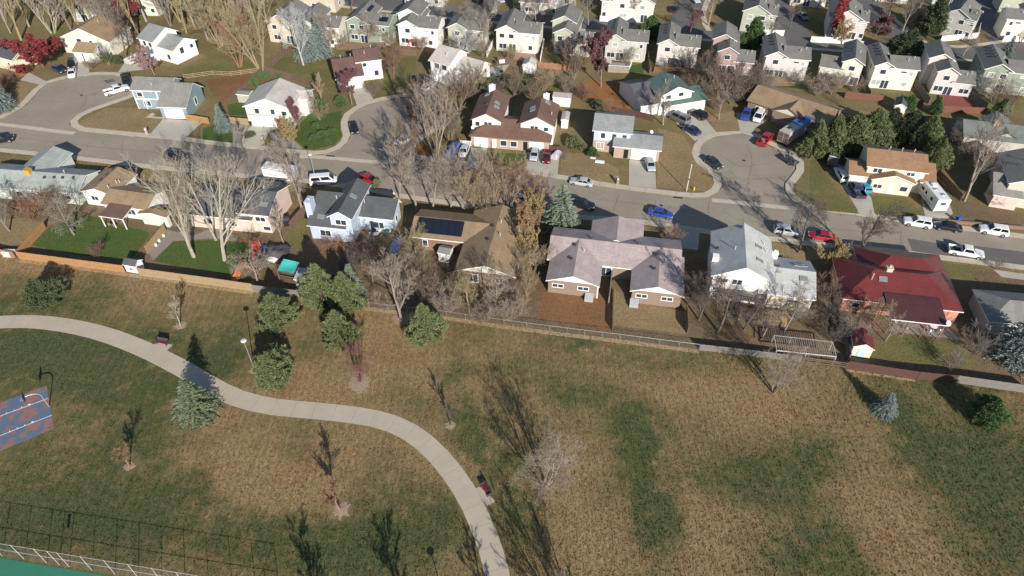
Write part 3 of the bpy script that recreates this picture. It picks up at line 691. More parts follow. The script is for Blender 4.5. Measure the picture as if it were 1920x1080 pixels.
DARKTRIM = mat('trim_dark_green', (0.10,0.13,0.12), 0.6)
BROWNTRIM = mat('trim_brown', (0.20,0.11,0.08), 0.6)

# ---------- houses along the park fence
h = House('ranch_house', 'pale green ranch house with a yellow cooler on its grey green roof', (b1(0,737),b1(700,790)), WL['pgreen'], SH['sage'])
h.block([b1(-230,715),b1(700,790),b1(745,568)], 2.7, 'u', 0.38); h.block([b1(200,548),b1(545,530)], 2.7, 'v', 0.38, dep=6, grow=(0,0,-3,0))
h.wins(0, 'S', [(0.55,1.5,1.2,1.0),(0.72,1.5,1.6,0.9),(0.88,1.5,1.2,0.8),(0.4,1.5,1.2,1.0)]); h.door(0, 'S', 0.64); h.vents(0, [(0.63,0.35),(0.72,0.37),(0.8,0.38),(0.9,0.4)]); h.pipes(0, [(0.78,0.55)])
b = MB(); b.box(-0.55,0.55,-0.5,0.5,0.0,1.05); b.box(-0.6,0.6,-0.55,0.55,1.055,1.15)
h.on_roof(0, 0.46, 0.44, b.mesh('roof_cooler', mat('cooler_ochre', (0.45,0.27,0.05), 0.7)), 'roof_cooler', -0.2, flat=True)

h = House('ranch_house', 'white house with tan roof and a brown covered patio', (b1(712,772),b1(1010,812)), WL['white'], SH['tan'])
h.block([b1(712,772),b1(1010,812),b1(1240,612)], 2.9, 'v', 0.33); h.block([b1(985,893),b1(1330,935),b1(1100,695)], 2.6, 'u', 0.33); h.block([c1(1230,10),c1(1500,45),b1(1330,930)], 2.4, 'v', 0.2, wall=WL['offw'])
h.block([b1(890,990),b1(1112,1012),b1(1190,900)], 2.35, 'S', 0.12, roof=SH['brown'], nowall=True, ov=0)
B = h.bl[3]; h.posts([(B['u0']+0.2, B['v0']+0.2), ((B['u0']+B['u1'])/2, B['v0']+0.2), (B['u1']-0.2, B['v0']+0.2)], 2.3)
h.wins(0, 'S', [(0.33,1.7,1.4,0.9)], M_GLASS); h.wins(1, 'S', [(0.6,1.5,1.6,1.1)]); h.pipes(0, [(0.8,0.45),(0.75,0.2),(0.85,0.5)]); h.vents(0, [(0.45,0.35),(0.44,0.6),(0.43,0.85)])

h = House('split_level_house', 'pale pink split level house with dark roof behind the big white barked trees', (c2(280,290),c2(595,322)), WL['pink'], SH['dark'])
h.block([c2(300,292),c2(595,322)], 4.0, 'u', 0.36, dep=10); h.block([(345,402),c2(420,360)], 2.9, 'u', 0.36, dep=10, grow=(0,0.5,0,0))
h.wins(0, 'S', [(0.2,3.0,1.6,0.9),(0.7,3.0,1.8,0.9),(0.85,1.0,1.3,0.8)]); h.wins(1, 'S', [(0.3,1.6,1.5,1.0),(0.7,1.6,1.3,1.0)]); h.skylights(0, [(0.75,0.22)]); h.pipes(0, [(0.5,0.6)])

h = House('family_house', 'light blue two storey house with dark grey roof and a tall side chimney', (c2(965,407),c2(1150,427)), WL['blue'], SH['dark'])
h.block([c2(965,407),c2(1290,440),c2(1035,100,5.6)], 3.0, 'u', 0.42, pk=0.8, grow=(0,0,0,1.8)); h.block([c2(1118,322),c2(1338,352),c2(1515,40)], 5.2, 'v', 0.6); h.block([c2(1470,330),c2(1716,357),c2(1750,165,5.0)], 3.0, 'u', 0.42, pk=0.75, grow=(-2.5,0,0,1.8))
h.wins(0, 'S', [(0.42,1.6,1.9,1.2)]); h.wins(1, 'S', [(0.5,4.2,1.9,1.0)]); h.wins(2, 'S', [(0.62,1.4,1.7,1.3)]); h.door(2, 'S', 0.45, M_GLASS)
h.win(2, 'W', 0.06, 1.4, 1.0, 1.4); h.win(2, 'E', 0.5, 1.6, 1.0, 1.1)
h.chimney(0, 0.0, 0.35, 1.1, 1.9, 6.6, WL['blue']); h.skylights(0, [(0.3,0.22),(0.62,0.22)]); h.skylights(1, [(0.68,0.52)]); h.pipes(0, [(0.55,0.66),(0.95,0.6)]); h.pipes(2, [(0.2,0.5)])

h = House('ranch_house', 'L shaped brick house with tan roof carrying a row of black solar panels', (c3(725,717),c3(1285,780)), WL['brick'], SH['tan'])
h.block([c3(725,717),c3(1285,780),c3(1265,205)], 2.7, 'v', 0.36, gab=WL['offw']); h.block([c3(360,412),c3(820,460),c3(430,158)], 2.7, 'u', 0.36, grow=(0,4.5,0,0))
h.wins(0, 'S', [(0.28,1.4,1.6,1.6),(0.75,1.5,1.4,1.0)]); h.wins(1, 'S', [(0.17,1.5,0.8,1.3)]); h.vents(0, [(0.45,0.62),(0.44,0.4)]); h.pipes(0, [(0.56,0.7),(0.6,0.5)])
W_ = h.bl[1]['u1']-h.bl[1]['u0']
for i in range(6): h.on_roof(1, (1.75+1.36*i)/W_, 0.27, SOLAR_ME, 'solar_panel', 0.28, sc=(1.31,1.62,1.0))

h = House('duplex_house', 'U shaped tan brick duplex with pinkish grey roof and white gables', (c4(110,612),c4(1358,762)), WL['tanbrick'], SH['pink'])
h.block([c4(200,127),c4(1315,250),c4(610,478)], 2.7, 'u', 0.36, grow=(-0.3,0.2,0,0)); B = h.bl[0]; vm = (B['v0']+B['v1'])/2
i1 = h.block([c4(110,612),c4(597,667)], 2.7, 'v', 0.36, gab=M_TRIM, back=None, dep=vm-h.loc(c4(110,612,2.7))[1]); i2 = h.block([c4(868,705),c4(1358,762)], 2.7, 'v', 0.36, gab=M_TRIM, dep=vm-h.loc(c4(868,705,2.7))[1])
h.block([c4(520,152),c4(990,212)], 2.7, 'v', 0.36, gab=M_TRIM, dep=5.5, grow=(0,0,-4,-2.5))
for i in (i1, i2):
    h.wins(i, 'S', [(0.2,1.75,1.7,0.65),(0.72,1.75,1.7,0.65)]); h.vents(i, [(0.42,0.45),(0.44,0.82)]); h.pipes(i, [(0.62,0.7)])
h.vents(0, [(0.32,0.53),(0.68,0.52)]); h.wins(0, 'S', [(0.45,1.4,1.8,1.7)])
for i, t in ((i1,0.86),(i2,0.07)):
    x, y = h.spot(i, 'S', t, 0.6); b = MB(); b.hexa([(x-0.7,y-0.6,0),(x+0.7,y-0.6,0),(x+0.7,y+0.6,0),(x-0.7,y+0.6,0),(x-0.7,y-0.6,0.55),(x+0.7,y-0.6,0.55),(x+0.7,y+0.55,1.0),(x-0.7,y+0.55,1.0)])
    b.obj('cellar_hatch', mat('hatch_gray', (0.33,0.34,0.34), 0.7), h.root)
for i, t in ((i1,1.02),):
    x, y = h.spot(i, 'S', t, 0.0); b = MB(); b.box(x-0.12,x+0.06,y-0.1,y+0.1,0,2.5); b.obj('downspout', M_TRIM, h.root)
b = MB(); x, y = h.spot(0, 'S', 0.5, 0.1); b.box(x-0.09,x+0.09,y-6.5,y-0.1,0,1.9); b.obj('divider_wall', mat('fence_gray', (0.20,0.18,0.16), 0.9), h.root)

h = House('chalet_house', 'white two storey house with tall pale grey roof and wooden back deck', (c5(450,578),c5(980,647)), WL['white'], shingle('shingle_silver', (0.44,0.44,0.42), 0.12))
h.block([c5(450,578),c5(980,647),c5(395,172),c5(880,227)], 4.9, 'v', 0.52); h.block([c5(905,700),c5(1345,790),c5(1200,425)], 3.0, 'u', 0.36, wall=WL['yellow'], grow=(-1.5,0,0,0))
h.wins(0, 'S', [(0.2,4.2,1.0,0.7),(0.42,4.2,1.5,1.0),(0.7,1.4,1.6,1.2),(0.85,1.4,1.0,1.4)]); h.wins(1, 'S', [(0.66,2.0,2.0,0.5)]); h.skylights(0, [(0.74,0.62),(0.74,0.32)]); h.skylights(1, [(0.72,0.7),(0.78,0.35),(0.82,0.72)])
h.pipes(0, [(0.85,0.75),(0.88,0.6),(0.35,0.45)]); h.pipes(1, [(0.1,0.45),(0.22,0.55)]); h.vents(0, [(0.46,0.9),(0.1,0.55)]); h.vents(1, [(0.35,0.52)])
h.chimney(1, 0.32, 0.93, 1.1, 0.8, 4.6, M_WHITE)
b = MB(); b.box(-0.5,0.5,-0.5,0.5,0,1.0); h.on_roof(0, 0.06, 0.32, b.mesh('roof_cooler', M_WHITE), 'roof_cooler', 0.0, flat=True)

h = House('red_roof_house', 'salmon house with bright red hipped roof and a large dark red patio cover', (c6(280,772),c6(1310,888)), WL['salmon'], SH['red'])
h.block([c6(280,772),c6(1330,892),c6(1215,512),c6(215,470)], 2.7, 'hu', 0.5); 
h.block([c6(420,452),c6(1205,514)], 2.7, 'hu', 0.5, dep=7.5, grow=(0,0,-4.5,-3)); i = h.block([c6(1160,770,3.75),c6(1222,1017),c6(720,955)], 3.15, 'S', 0.10, roof=SH['redbrown'], nowall=True, ov=0)
B = h.bl[i]; h.posts([(B['u0']+0.3+k*(B['u1']-B['u0']-0.6)/3, B['v0']+0.25) for k in range(4)], 3.1, BROWNTRIM)
h.wins(0, 'S', [(0.12,1.5,1.0,0.9),(0.27,1.6,0.9,0.6),(0.6,1.3,2.0,1.6)]); h.chimney(0, 0.40, 0.52, 0.9, 0.9, 5.9, mat('chimney_beige', (0.46,0.42,0.33), 0.8)); h.skylights(0, [(0.345,0.36)]); h.pipes(0, [(0.26,0.38),(0.25,0.34)])
h.dish(i, 0.98, 0.02, 0.3, 1.2)

h = House('ranch_house', 'grey roofed house half hidden behind the big blue spruce', (c6(1450,685),c6(1920,725)), WL['pgray'], SH['mid'])
h.block([c6(1450,687),c6(1640,985),c6(2500,800)], 2.7, 'hu', 0.42); h.wins(0, 'S', [(0.2,1.5,1.4,1.0)]); h.pipes(0, [(0.5,0.6)])

# ---------- houses across the street
h = House('tract_house', 'pale yellow house with dark roof beside the reddish fence and blue spruce', (a1(-150,480),a1(105,550)), WL['yellow'], SH['dark'])
h.block([a1(-260,445),a1(108,552)], 3.2, 'u', 0.45, dep=7); h.wins(0, 'S', [(0.85,1.8,0.8,0.7)])
h = House('tract_house', 'cream house with tan roof behind the red leaved tree', (a1(520,345),a1(985,385)), WL['cream'], SH['tan'])
h.block([a1(520,348),a1(985,388),a1(915,228)], 3.8, 'v', 0.42, wall=WL['offw']); h.block([a1(645,472),a1(874,465)], 2.6, 'S', 0.42, dep=3.2, wall=WL['offw'])
h.wins(0, 'S', [(0.38,3.6,1.3,0.9),(0.62,3.4,0.8,0.8)]); h.garage(1, 'S', 0.2, 2.4); h.garage(1, 'S', 0.6, 2.4); h.pipes(0, [(0.6,0.6)])
h = House('tract_house', 'white two level house with grey roofs by the wooden rail fence', (a1(1225,345),a1(1370,388)), WL['white'], SH['bluegray'])
h.block([a1(1225,347),a1(1372,390),a1(1480,250,6.6)], 5.0, 'u', 0.42, pk=0.6, grow=(0,0,0,2.6)); h.block([a1(1440,432),a1(1556,467),a1(1660,330,5.6)], 3.6, 'u', 0.42, pk=0.55, grow=(-2,0,0,3))
h.wins(0, 'S', [(0.35,4.1,1.0,1.2),(0.75,4.1,1.0,1.2)]); h.wins(1, 'E', [(0.35,2.8,1.1,1.5),(0.8,2.8,0.9,0.9)]); h.wins(1, 'S', [(0.6,1.5,1.0,1.3)]); h.garage(0, 'S', 0.4, 2.6)
h = House('tract_house', 'slate blue house with white trim bands, grey roof and white garage door', (a1(1165,817),a1(1490,827)), WL['slate'], SH['mid'])
h.block([a1(1165,817),a1(1495,828),a1(1540,690,6.5)], 4.6, 'u', 0.42, pk=0.6, grow=(0,0.8,0,2.5)); h.block([a1(1435,962),a1(1653,977),a1(1757,747,5.4)], 2.8, 'u', 0.5, pk=0.6, grow=(-0.5,0,0,3))
h.wins(0, 'S', [(0.17,3.6,1.2,1.0),(0.85,3.6,1.0,1.0),(0.28,1.4,1.5,1.2),(0.8,1.4,1.0,1.2)]); h.garage(1, 'S', 0.5, 4.0); h.win(1, 'E', 0.55, 1.8, 1.0, 1.6)
b = MB(); B = h.bl[0]
for f in (0.0, 0.24, 0.62, 1.0): x, y = h.spot(0, 'S', f, 0.06); b.box(x-0.09,x+0.09,y-0.02,y+0.05,0,4.55)
x0, y = h.spot(0, 'S', 0.01, 0.05); x1, _ = h.spot(0, 'S', 0.99); b.box(x0+0.1,x1-0.1,y-0.01,y+0.04,2.4,2.6); b.obj('trim_boards', M_WHITE, h.root); h.pipes(0, [(0.5,0.25)])
h = House('tract_house', 'cream two storey house with pale grey roof and two small garage doors', (a2(405,1045),a2(715,1062)), WL['offw'], SH['light'])
h.block([a2(415,892),a2(725,987),a2(925,797)], 4.6, 'v', 0.4); h.block([a2(405,1045),a2(712,1062)], 2.6, 'S', 0.4, dep=3.6); h.block([a2(780,860),a2(925,900)], 4.2, 'u', 0.4, dep=5, grow=(-1,0.5,0,0))
h.wins(0, 'S', [(0.25,3.7,1.0,1.2),(0.6,3.7,0.9,1.2),(0.85,3.5,1.1,0.9)]); h.garage(1, 'S', 0.25, 2.4); h.garage(1, 'S', 0.62, 2.4); h.win(2, 'E', 0.5, 3.2, 1.0, 1.3); h.door(1, 'S', 0.9, mat('red_door', (0.25,0.02,0.03), 0.5))
h = House('tract_house', 'house with red brown roof and pinkish white garage on the round street end', (a2(1210,718),a2(1457,685)), WL['palepink'], SH['mauve'])
h.block([a2(1210,720),a2(1458,685),a2(1145,530)], 2.9, 'u', 0.4); h.block([a2(1400,568),a2(1620,535),a2(1335,452)], 4.8, 'u', 0.4, wall=WL['white'])
h.garage(0, 'S', 0.5, 4.6); h.wins(1, 'S', [(0.75,1.6,1.0,1.3),(0.3,4.0,0.9,0.9)]); h.pipes(0, [(0.35,0.7),(0.7,0.7)]); h.pipes(1, [(0.4,0.3),(0.7,0.7)])
h = House('tract_house', 'white two storey house with pale grey roof behind the bare thicket', (a3(205,547),a3(392,600)), WL['white'], SH['light'])
h.block([a3(205,547),a3(395,602),a3(480,452,6.6)], 5.0, 'u', 0.42, pk=0.6, grow=(0,0,0,2.6)); h.block([a3(440,640),a3(622,690),a3(690,547,5.0)], 3.2, 'u', 0.42, pk=0.6, grow=(-1.5,0.2,0,2.6))
h.wins(0, 'S', [(0.35,4.2,1.3,1.2),(0.75,4.2,1.3,1.2),(0.2,1.3,1.2,1.2)]); h.wins(1, 'E', [(0.25,2.6,0.9,1.2),(0.7,2.6,0.9,1.0)]); h.pipes(0, [(0.6,0.3)]); h.garage(0, 'S', 0.55, 4.0)

h = House('duplex_house', 'brown roofed duplex with two white upper gables and white chimneys', (b3(570,457),b3(1310,518)), WL['pbrick'], SH['brown'], trim=BROWNTRIM)
h.block([b3(570,457),b3(1310,520)], 2.6, 'hu', 0.42, dep=9.5); h.block([b3(585,307),b3(872,337),b3(690,92)], 4.9, 'v', 0.5, wall=WL['white']); h.block([b3(1020,347),b3(1347,377),b3(1372,182)], 4.9, 'v', 0.5, wall=WL['white'])
h.wins(1, 'S', [(0.18,4.0,0.9,1.0),(0.55,4.0,1.6,1.1)]); h.wins(2, 'S', [(0.42,4.0,1.6,1.1),(0.78,4.0,0.9,0.9)]); h.garage(0, 'S', 0.13, 2.7); h.garage(0, 'S', 0.84, 2.7); h.door(0, 'S', 0.7, M_BLACK); h.door(0, 'S', 0.3, M_WHITE); h.wins(0, 'S', [(0.42,1.4,1.3,1.2),(0.55,1.4,1.3,1.2)])
h.chimney(1, 0.42, 0.98, 1.3, 0.8, 7.6, M_WHITE); h.chimney(2, 0.62, 0.98, 1.2, 0.8, 7.4, M_WHITE); h.skylights(1, [(0.7,0.55),(0.72,0.4),(0.3,0.85)]); h.skylights(2, [(0.68,0.82),(0.3,0.55),(0.32,0.42)]); h.vents(1, [(0.42,0.4)])
h.dish(0, 0.03, 0.2, 0.6); h.pipes(2, [(0.85,0.4)])
h = House('colonial_house', 'pale blue two storey house with grey roof and a double white garage door', (b3(1682,412),b4(222,350)), WL['blue'], SH['bluegray'])
h.block([b3(1682,413),b4(222,351)], 4.8, 'u', 0.44, dep=8.2, wallbase=(WL['pbrick'],2.5)); h.block([b4(42,447),b4(484,502)], 2.7, 'u', 0.4, dep=7, wall=WL['pbrick'])
h.wins(0, 'S', [(0.25,3.8,0.9,1.2),(0.56,3.8,0.9,1.2),(0.84,3.8,0.9,1.2),(0.2,1.4,1.4,1.4)]); h.garage(1, 'S', 0.66, 4.8); h.door(1, 'S', 0.27, M_BLACK)
for t in (0.14,0.36,0.46,0.66,0.74,0.94):
    x, y = h.spot(0, 'S', t, 0.05); b = MB(); b.box(x-0.22,x+0.22,y-0.03,y+0.03,3.15,4.45); b.obj('shutter', M_TRIM, h.root)
h.dish(1, 0.75, 0.55, 0.6)
h = House('tract_house', 'white house with dark green roof and an open carport', (b4(510,100),b4(900,36)), WL['white'], SH['green'])
h.block([a4(480,864),a4(778,830),a4(332,738)], 4.6, 'v', 0.42); h.block([a4(505,967),a4(902,900)], 2.6, 'S', 0.3, dep=4.6, roof=SH['green']); h.block([a4(90,742),a4(310,962),a4(480,890)], 2.6, 'u', 0.4, roof=SH['dark'], grow=(0,1,0,0))  # west wing: shade on its slope put into the darker shingle colour
h.wins(0, 'S', [(0.25,4.2,1.2,0.9),(0.65,4.4,1.2,0.9)]); h.garage(1, 'S', 0.35, 4.4); h.pipes(0, [(0.35,0.5),(0.7,0.7)])
h = House('ranch_house', 'long brown roofed ranch house with a cream gable over the white van', (a4(1245,907),a4(1700,1055)), WL['tanbrick'], SH['tan'], trim=BROWNTRIM)
h.block([a4(1245,908),a4(1990,1130),a4(1435,768)], 2.7, 'u', 0.36); h.block([a4(1470,990),a4(1790,1080)], 2.7, 'v', 0.42, gab=WL['cream'], dep=6, grow=(0,0,-0.4,0)); h.wins(0, 'S', [(0.15,1.5,1.4,1.1),(0.75,1.5,1.4,1.1)]); h.door(0, 'S', 0.3)
h = House('family_house', 'cream two storey house with rust brown roof and a cream porch gable', (b5(570,550),b5(1060,607)), WL['yellow'], SH['rust'])
h.block([b5(570,550),b5(1062,608),b5(455,346)], 4.7, 'u', 0.42); h.block([b5(385,622),b5(600,650),b5(308,462)], 2.7, 'u', 0.42, grow=(0,0.3,0,0)); h.block([b5(545,660),b5(947,700)], 2.9, 'v', 0.34, dep=2.2, grow=(0,0,0,0)); h.block([b5(985,688),b5(1132,702)], 2.8, 'S', 0.42, dep=4.4)
h.wins(0, 'S', [(0.18,4.0,1.6,0.9),(0.76,4.0,1.4,0.7)]); h.wins(2, 'S', [(0.17,1.5,1.5,0.8),(0.82,1.5,1.3,1.0)]); h.door(2, 'S', 0.5, M_WHITE); h.win(0, 'W', 0.2, 3.3, 0.8, 1.6, pane=M_GLASS); h.win(1, 'W', 0.4, 1.5, 0.6, 1.2); h.garage(1, 'S', 0.3, 2.6)
h.pipes(0, [(0.4,0.62),(0.6,0.62),(0.8,0.62)]); h.vents(0, [(0.37,0.55)])
h = House('family_house', 'pink house with grey roof behind the leaning bare tree', (b5(1640,800),b5(1830,830)), WL['pink'], SH['mid'])
h.block([b5(1830,705),b5(2400,790),b5(1700,305,6.5)], 4.8, 'v', 0.45, grow=(0,0,0,-2)); h.block([b5(1640,800),b5(1860,830)], 2.7, 'S', 0.4, dep=5, grow=(0,1,0,0)); h.wins(0, 'S', [(0.2,1.8,1.2,1.2)]); h.win(0, 'W', 0.1, 3.6, 0.8, 1.2); h.pipes(0, [(0.3,0.6)])
h = House('ranch_house', 'grey green roofed house behind the pine clump by the street bend', (b5(1370,268),b5(1920,330)), WL['pgray'], shingle('shingle_slate_green', (0.15,0.165,0.15)), trim=DARKTRIM)  # grey green roof, its colour darkened to take in the heavy shadow here
h.block([b5(1370,268),b5(2300,380),b5(1420,175)], 2.8, 'u', 0.45, grow=(0,0,0,3)); h.block([b5(1640,175,4.6),b5(1900,205,4.6)], 3.0, 'v', 0.5, dep=7, grow=(0,0,-2,0))
b = MB(); b.box(-0.5,0.5,-0.5,0.5,0,0.9); h.on_roof(0, 0.32, 0.42, b.mesh('roof_cooler', mat('cooler_tan', (0.42,0.36,0.18), 0.7)), 'roof_cooler', 0.0, flat=True)

# ---------- far rows of two storey houses, rear gable to the camera
def tract(label, BL, BR, wall, roof, gside='L', gf=0.5, ze=5.4, dep=11.0, low=None, wins=None, group='two storey tract houses in the far rows', upper=False, solar=False, garage=False, chim=False):
    h = House('tract_house', label, (BL, BR), wall, roof)
    A = h.loc(BL); Bq = h.loc(BR); w = max(Bq[0]-A[0], 5.0); o = 0.4
    g = w*gf; zl = low or ze-0.15
    if gside == 'L': r1 = (-o, g+0.2, -o, dep); r2 = (g-1.0, w+o, -o+0.06, dep*0.66)
    else: r1 = (w-g-0.2, w+o, -o, dep); r2 = (-o, w-g+1.0, -o+0.06, dep*0.66)
    h.bl_from(r1, ze, 'v', 0.52); h.bl_from(r2, zl, 'u', 0.42)
    if upper: h.bl_from((r1[0]-1.5, r1[1]-0.8, 4.5, dep+2), ze+0.9, 'v', 0.5)
    hw = ze > 4
    rnd = random.Random(label)
    pn = lambda: M_GLASS if rnd.random() < 0.6 else M_BLIND
    if hw:
        for t in ((0.28,0.74) if g > 5.5 else (0.5,)): h.win(0, 'S', t, 4.2, 1.25, 1.05, pane=pn())
        if zl > 4:
            h.win(1, 'S', 0.78 if gside == 'L' else 0.22, 4.2, 0.7, 0.9, pane=pn()); h.win(1, 'S', 0.5, 4.5, 1.2, 0.4, pane=pn())
        h.win(0, 'S', 0.32, 1.5, 1.9, 1.2, pane=pn()); h.win(0, 'S', 0.8, 1.15, 1.7, 2.0, pane=M_GLASS); h.win(1, 'S', 0.66 if gside == 'L' else 0.3, 1.5, 1.0 if zl > 4 else 2.0, 1.1, pane=pn())
        h.win(0, 'W' if gside == 'L' else 'E', 0.3, 4.0, 0.9, 1.1, pane=pn())
        if gside == 'L': h.win(1, 'E', 0.5, 1.6, 0.9, 1.1, pane=pn())
    h.vents(0, [(0.44,0.35),(0.44,0.5),(0.44,0.65),(0.44,0.8)]); h.pipes(1, [(0.6,0.3),(0.8,0.4)]); h.pipes(0, [(0.7,0.4)])
    if solar:
        for k in range(3): h.on_roof(1, 0.62+0.1*k, 0.25, SOLAR_ME, 'solar_panel', 0.1, sc=(0.95,0.8,1))
        for k in range(3): h.on_roof(0, 0.72, 0.55+0.1*k, SOLAR_ME, 'solar_panel', 0.1, sc=(0.95,0.8,1))
    return h
def bl_from(s, r, z, ridge, sl, **k): return s.block([], z, ridge, sl, rect=r, **k)
House.bl_from = bl_from
_ob = House.block
def _block(s, p, z, *a, **k):
    if not p: p = [(960, 300), (960, 300)] if s.o is not None else p
    return _ob(s, p, z, *a, **k)
House.block = _block
gy = SH['gray']
tract('tan two storey house behind the olive bare tree clump', (508,78), (560,84), WL['beige'], gy, 'L', 0.95)
tract('cream two storey house behind the blue spruce pair', (560,84), (640,90), WL['offw'], gy, 'L', 0.5)
tract('green two storey house with solar panels on its roof', (655,78), (732,86), WL['green'], gy, 'L', 0.5, solar=True)
tract('white two storey house with red play set in its yard', (750,85), (822,92), WL['white'], gy, 'L', 0.5, upper=True)
tract('sage two storey house beside the street opening', (842,90), (906,96), WL['sage'], gy, 'L', 0.55)
tract('bright white two storey house with a reddish patio', (931,95), (1009,102), WL['offw'], gy, 'L', 0.5)
tract('pale green grey house with a low wide roof on its right', (1038,100), (1104,107), WL['sage'], gy, 'L', 0.6, low=3.4, upper=True)
tract('grey beige two storey house with a white deck rail', (1133,112), (1208,118), WL['pgray'], gy, 'L', 0.48)
tract('pinkish white house with a dark canopy on its orange deck', (1229,121), (1303,128), WL['palepink'], gy, 'L', 0.5)
tract('mauve house with green tinted windows', (1340,136), (1406,143), WL['mauve'], gy, 'L', 0.55, low=3.3, upper=True)
tract('pinkish white house with a curved wooden deck', (1427,145), (1506,152), WL['palepink'], gy, 'L', 0.5)
tract('cream house with its gable on the right above bare shrubs', (1531,150), (1605,162), WL['offw'], gy, 'R', 0.52, low=3.4)
tract('pale cream house with plain grass yard and small door steps', (1627,164), (1706,171), WL['offw'], gy, 'L', 0.45)
tract('pinkish grey house with a red deck', (1742,175), (1814,184), WL['palepink'], gy, 'L', 0.55, low=3.3, upper=True)
tract('green two storey house with dark patio cover', (1829,170), (1930,182), WL['green'], gy, 'L', 0.5)
tract('white and grey house behind a white fence by the street opening', (975,26), (1074,32), WL['pgray'], gy, 'R', 0.5, low=3.4)
tract('large bright white house at the street corner', (1126,36), (1222,44), WL['offw'], gy, 'R', 0.85)
tract('grey green house with a corner porch and white fence', (1386,58), (1446,66), WL['sage'], gy, 'L', 0.85)
tract('pinkish house beside the red maple column', (1546,70), (1614,78), WL['palepink'], gy, 'L', 0.9)
tract('pale grey house with a glass roofed lean to', (1755,62), (1812,76), WL['pgray'], gy, 'L', 0.85)
tract('white grey house at the far street corner', (1872,72), (1950,80), WL['offw'], gy, 'R', 0.5)
for k, (l, BL, BR, wl, gs) in enumerate([('dark roofed house beyond the pinkish house', (1480,10), (1545,16), 'offw', 'L'), ('slate roofed house in the top street row', (1640,2), (1700,8), 'pgray', 'L'),
     ('dark grey roofed house at the far corner by the side street', (1870,22), (1960,30), 'sage', 'R'), ('white house beyond the far street by the parked cars', (760,8), (830,14), 'offw', 'L'),
     ('grey green house among the tall bare poplars', (140,40), (190,44), 'sage', 'L'), ('brown roofed house beyond the tan house', (560,18), (630,24), 'beige', 'L'), ('pale house hidden behind the leaf bare grove', (235,28), (300,30), 'offw', 'L'),
     ('far roof behind the cypress and white corner house', (1280,-6), (1345,-2), 'pgray', 'L'), ('far grey roof over the white grey house', (1000,-12), (1070,-8), 'offw', 'R'), ('blue grey roofed house at the street end', (1745,10), (1800,16), 'pgray', 'L')]):
    tract(l, BL, BR, WL[wl], SH['dark'] if k in (0, 1, 2) else gy, gs, 0.6)
# ============================================================ trees and shrubs
def _perp(d, rnd):
    a = Vector((rnd.uniform(-1,1), rnd.uniform(-1,1), rnd.uniform(-1,1)))
    a = a-d*a.dot(d)
    return a.normalized() if a.length > 1e-3 else Vector((1,0,0))
def make_bare(name, seed, trunk=0.22, spread=40, up=0.25, kids=(7,6,7,5), ratio=(0.62,0.55,0.5,0.5), r0=0.16, stems=1, leaves=0, droop=0.0, bow=0.18, twig=0.012, top=0.95, leaf=0.16):
    """bare broadleaf tree of height 10: trunk with limbs, and a crown of finer and finer shoots"""
    rnd = random.Random(seed); T = MB(); C = MB()
    def grow(p, d, ln, r, lev):
        n = (5, 4, 3, 2, 2)[lev]; pts = [p.copy()]; dirs = []
        bend = _perp(d, rnd)*bow
        for i in range(n):
            d = (d+bend*rnd.uniform(0.2, 0.9)/n+Vector((0,0,up/n*(1 if lev else 0.2)))+_perp(d, rnd)*0.10-Vector((0,0,droop*lev/n))).normalized()
            p = p+d*(ln/n); pts.append(p.copy()); dirs.append(d.copy())
        if lev <= 1: T.tube(pts, [max(0.015, r*(1-0.72*i/n)) for i in range(n+1)], 6 if lev == 0 else 5, cap=False)
        else:
            C.tube(pts, [max(twig*0.55, r*(1-0.7*i/n)) for i in range(n+1)], 3, cap=False)
            if leaves and lev >= 3:
                for _ in range(leaves):
                    q = pts[rnd.randint(1, n)]+Vector((rnd.gauss(0,.12), rnd.gauss(0,.12), rnd.gauss(0,.12)))
                    a = _perp(Vector((0,0,1)), rnd)*leaf*rnd.uniform(.6,1.3); c = Vector((rnd.gauss(0,1), rnd.gauss(0,1), rnd.gauss(0,1))).normalized()*leaf*rnd.uniform(.6,1.2)
                    C.add([q-a*0.5, q+c*0.5, q+a*0.5, q-c*0.5], [(0,1,2,3)], 1)
        if lev >= 4 or lev >= len(kids): return
        k = kids[lev]
        for i in range(k):
            t = (trunk if lev == 0 else 0.22)+(top-(trunk if lev == 0 else 0.22))*(i+rnd.random()*0.8)/k
            j = min(n-1, int(t*n)); f = t*n-j; q = pts[j].lerp(pts[j+1], min(1, f))
            a = math.radians(spread*rnd.uniform(0.6, 1.25)*(1.0 if lev == 0 else 1.05)); ax = _perp(dirs[j], rnd)
            nd = (dirs[j]*math.cos(a)+ax*math.sin(a)).normalized()
            l2 = ln*ratio[lev]*(1.05-0.45*t if lev == 0 else 1.0-0.35*t)*rnd.uniform(0.7, 1.2)
            grow(q, nd, l2, max(twig, r*(1-0.72*t)*rnd.uniform(0.4, 0.62)), lev+1)
    for sidx in range(stems):
        a = rnd.uniform(0, 6.28); ti = 0 if stems == 1 else rnd.uniform(0.15, 0.42)
        grow(Vector((math.cos(a)*0.25*(stems > 1), math.sin(a)*0.25*(stems > 1), -0.1)), Vector((math.cos(a)*ti, math.sin(a)*ti, 1)).normalized(), 9.2*(1 if stems == 1 else rnd.uniform(.8,1.05)), r0 if stems == 1 else r0*0.7, 0)
    m = mat('bark_gray', (0.2,0.17,0.14), 0.95, 0.25, 3)
    lf = mat('leaf_red', (0.2,0.03,0.03), 0.8, 0.35, 2)
    return T.mesh('trunk', m), C.mesh('crown', [m, lf])
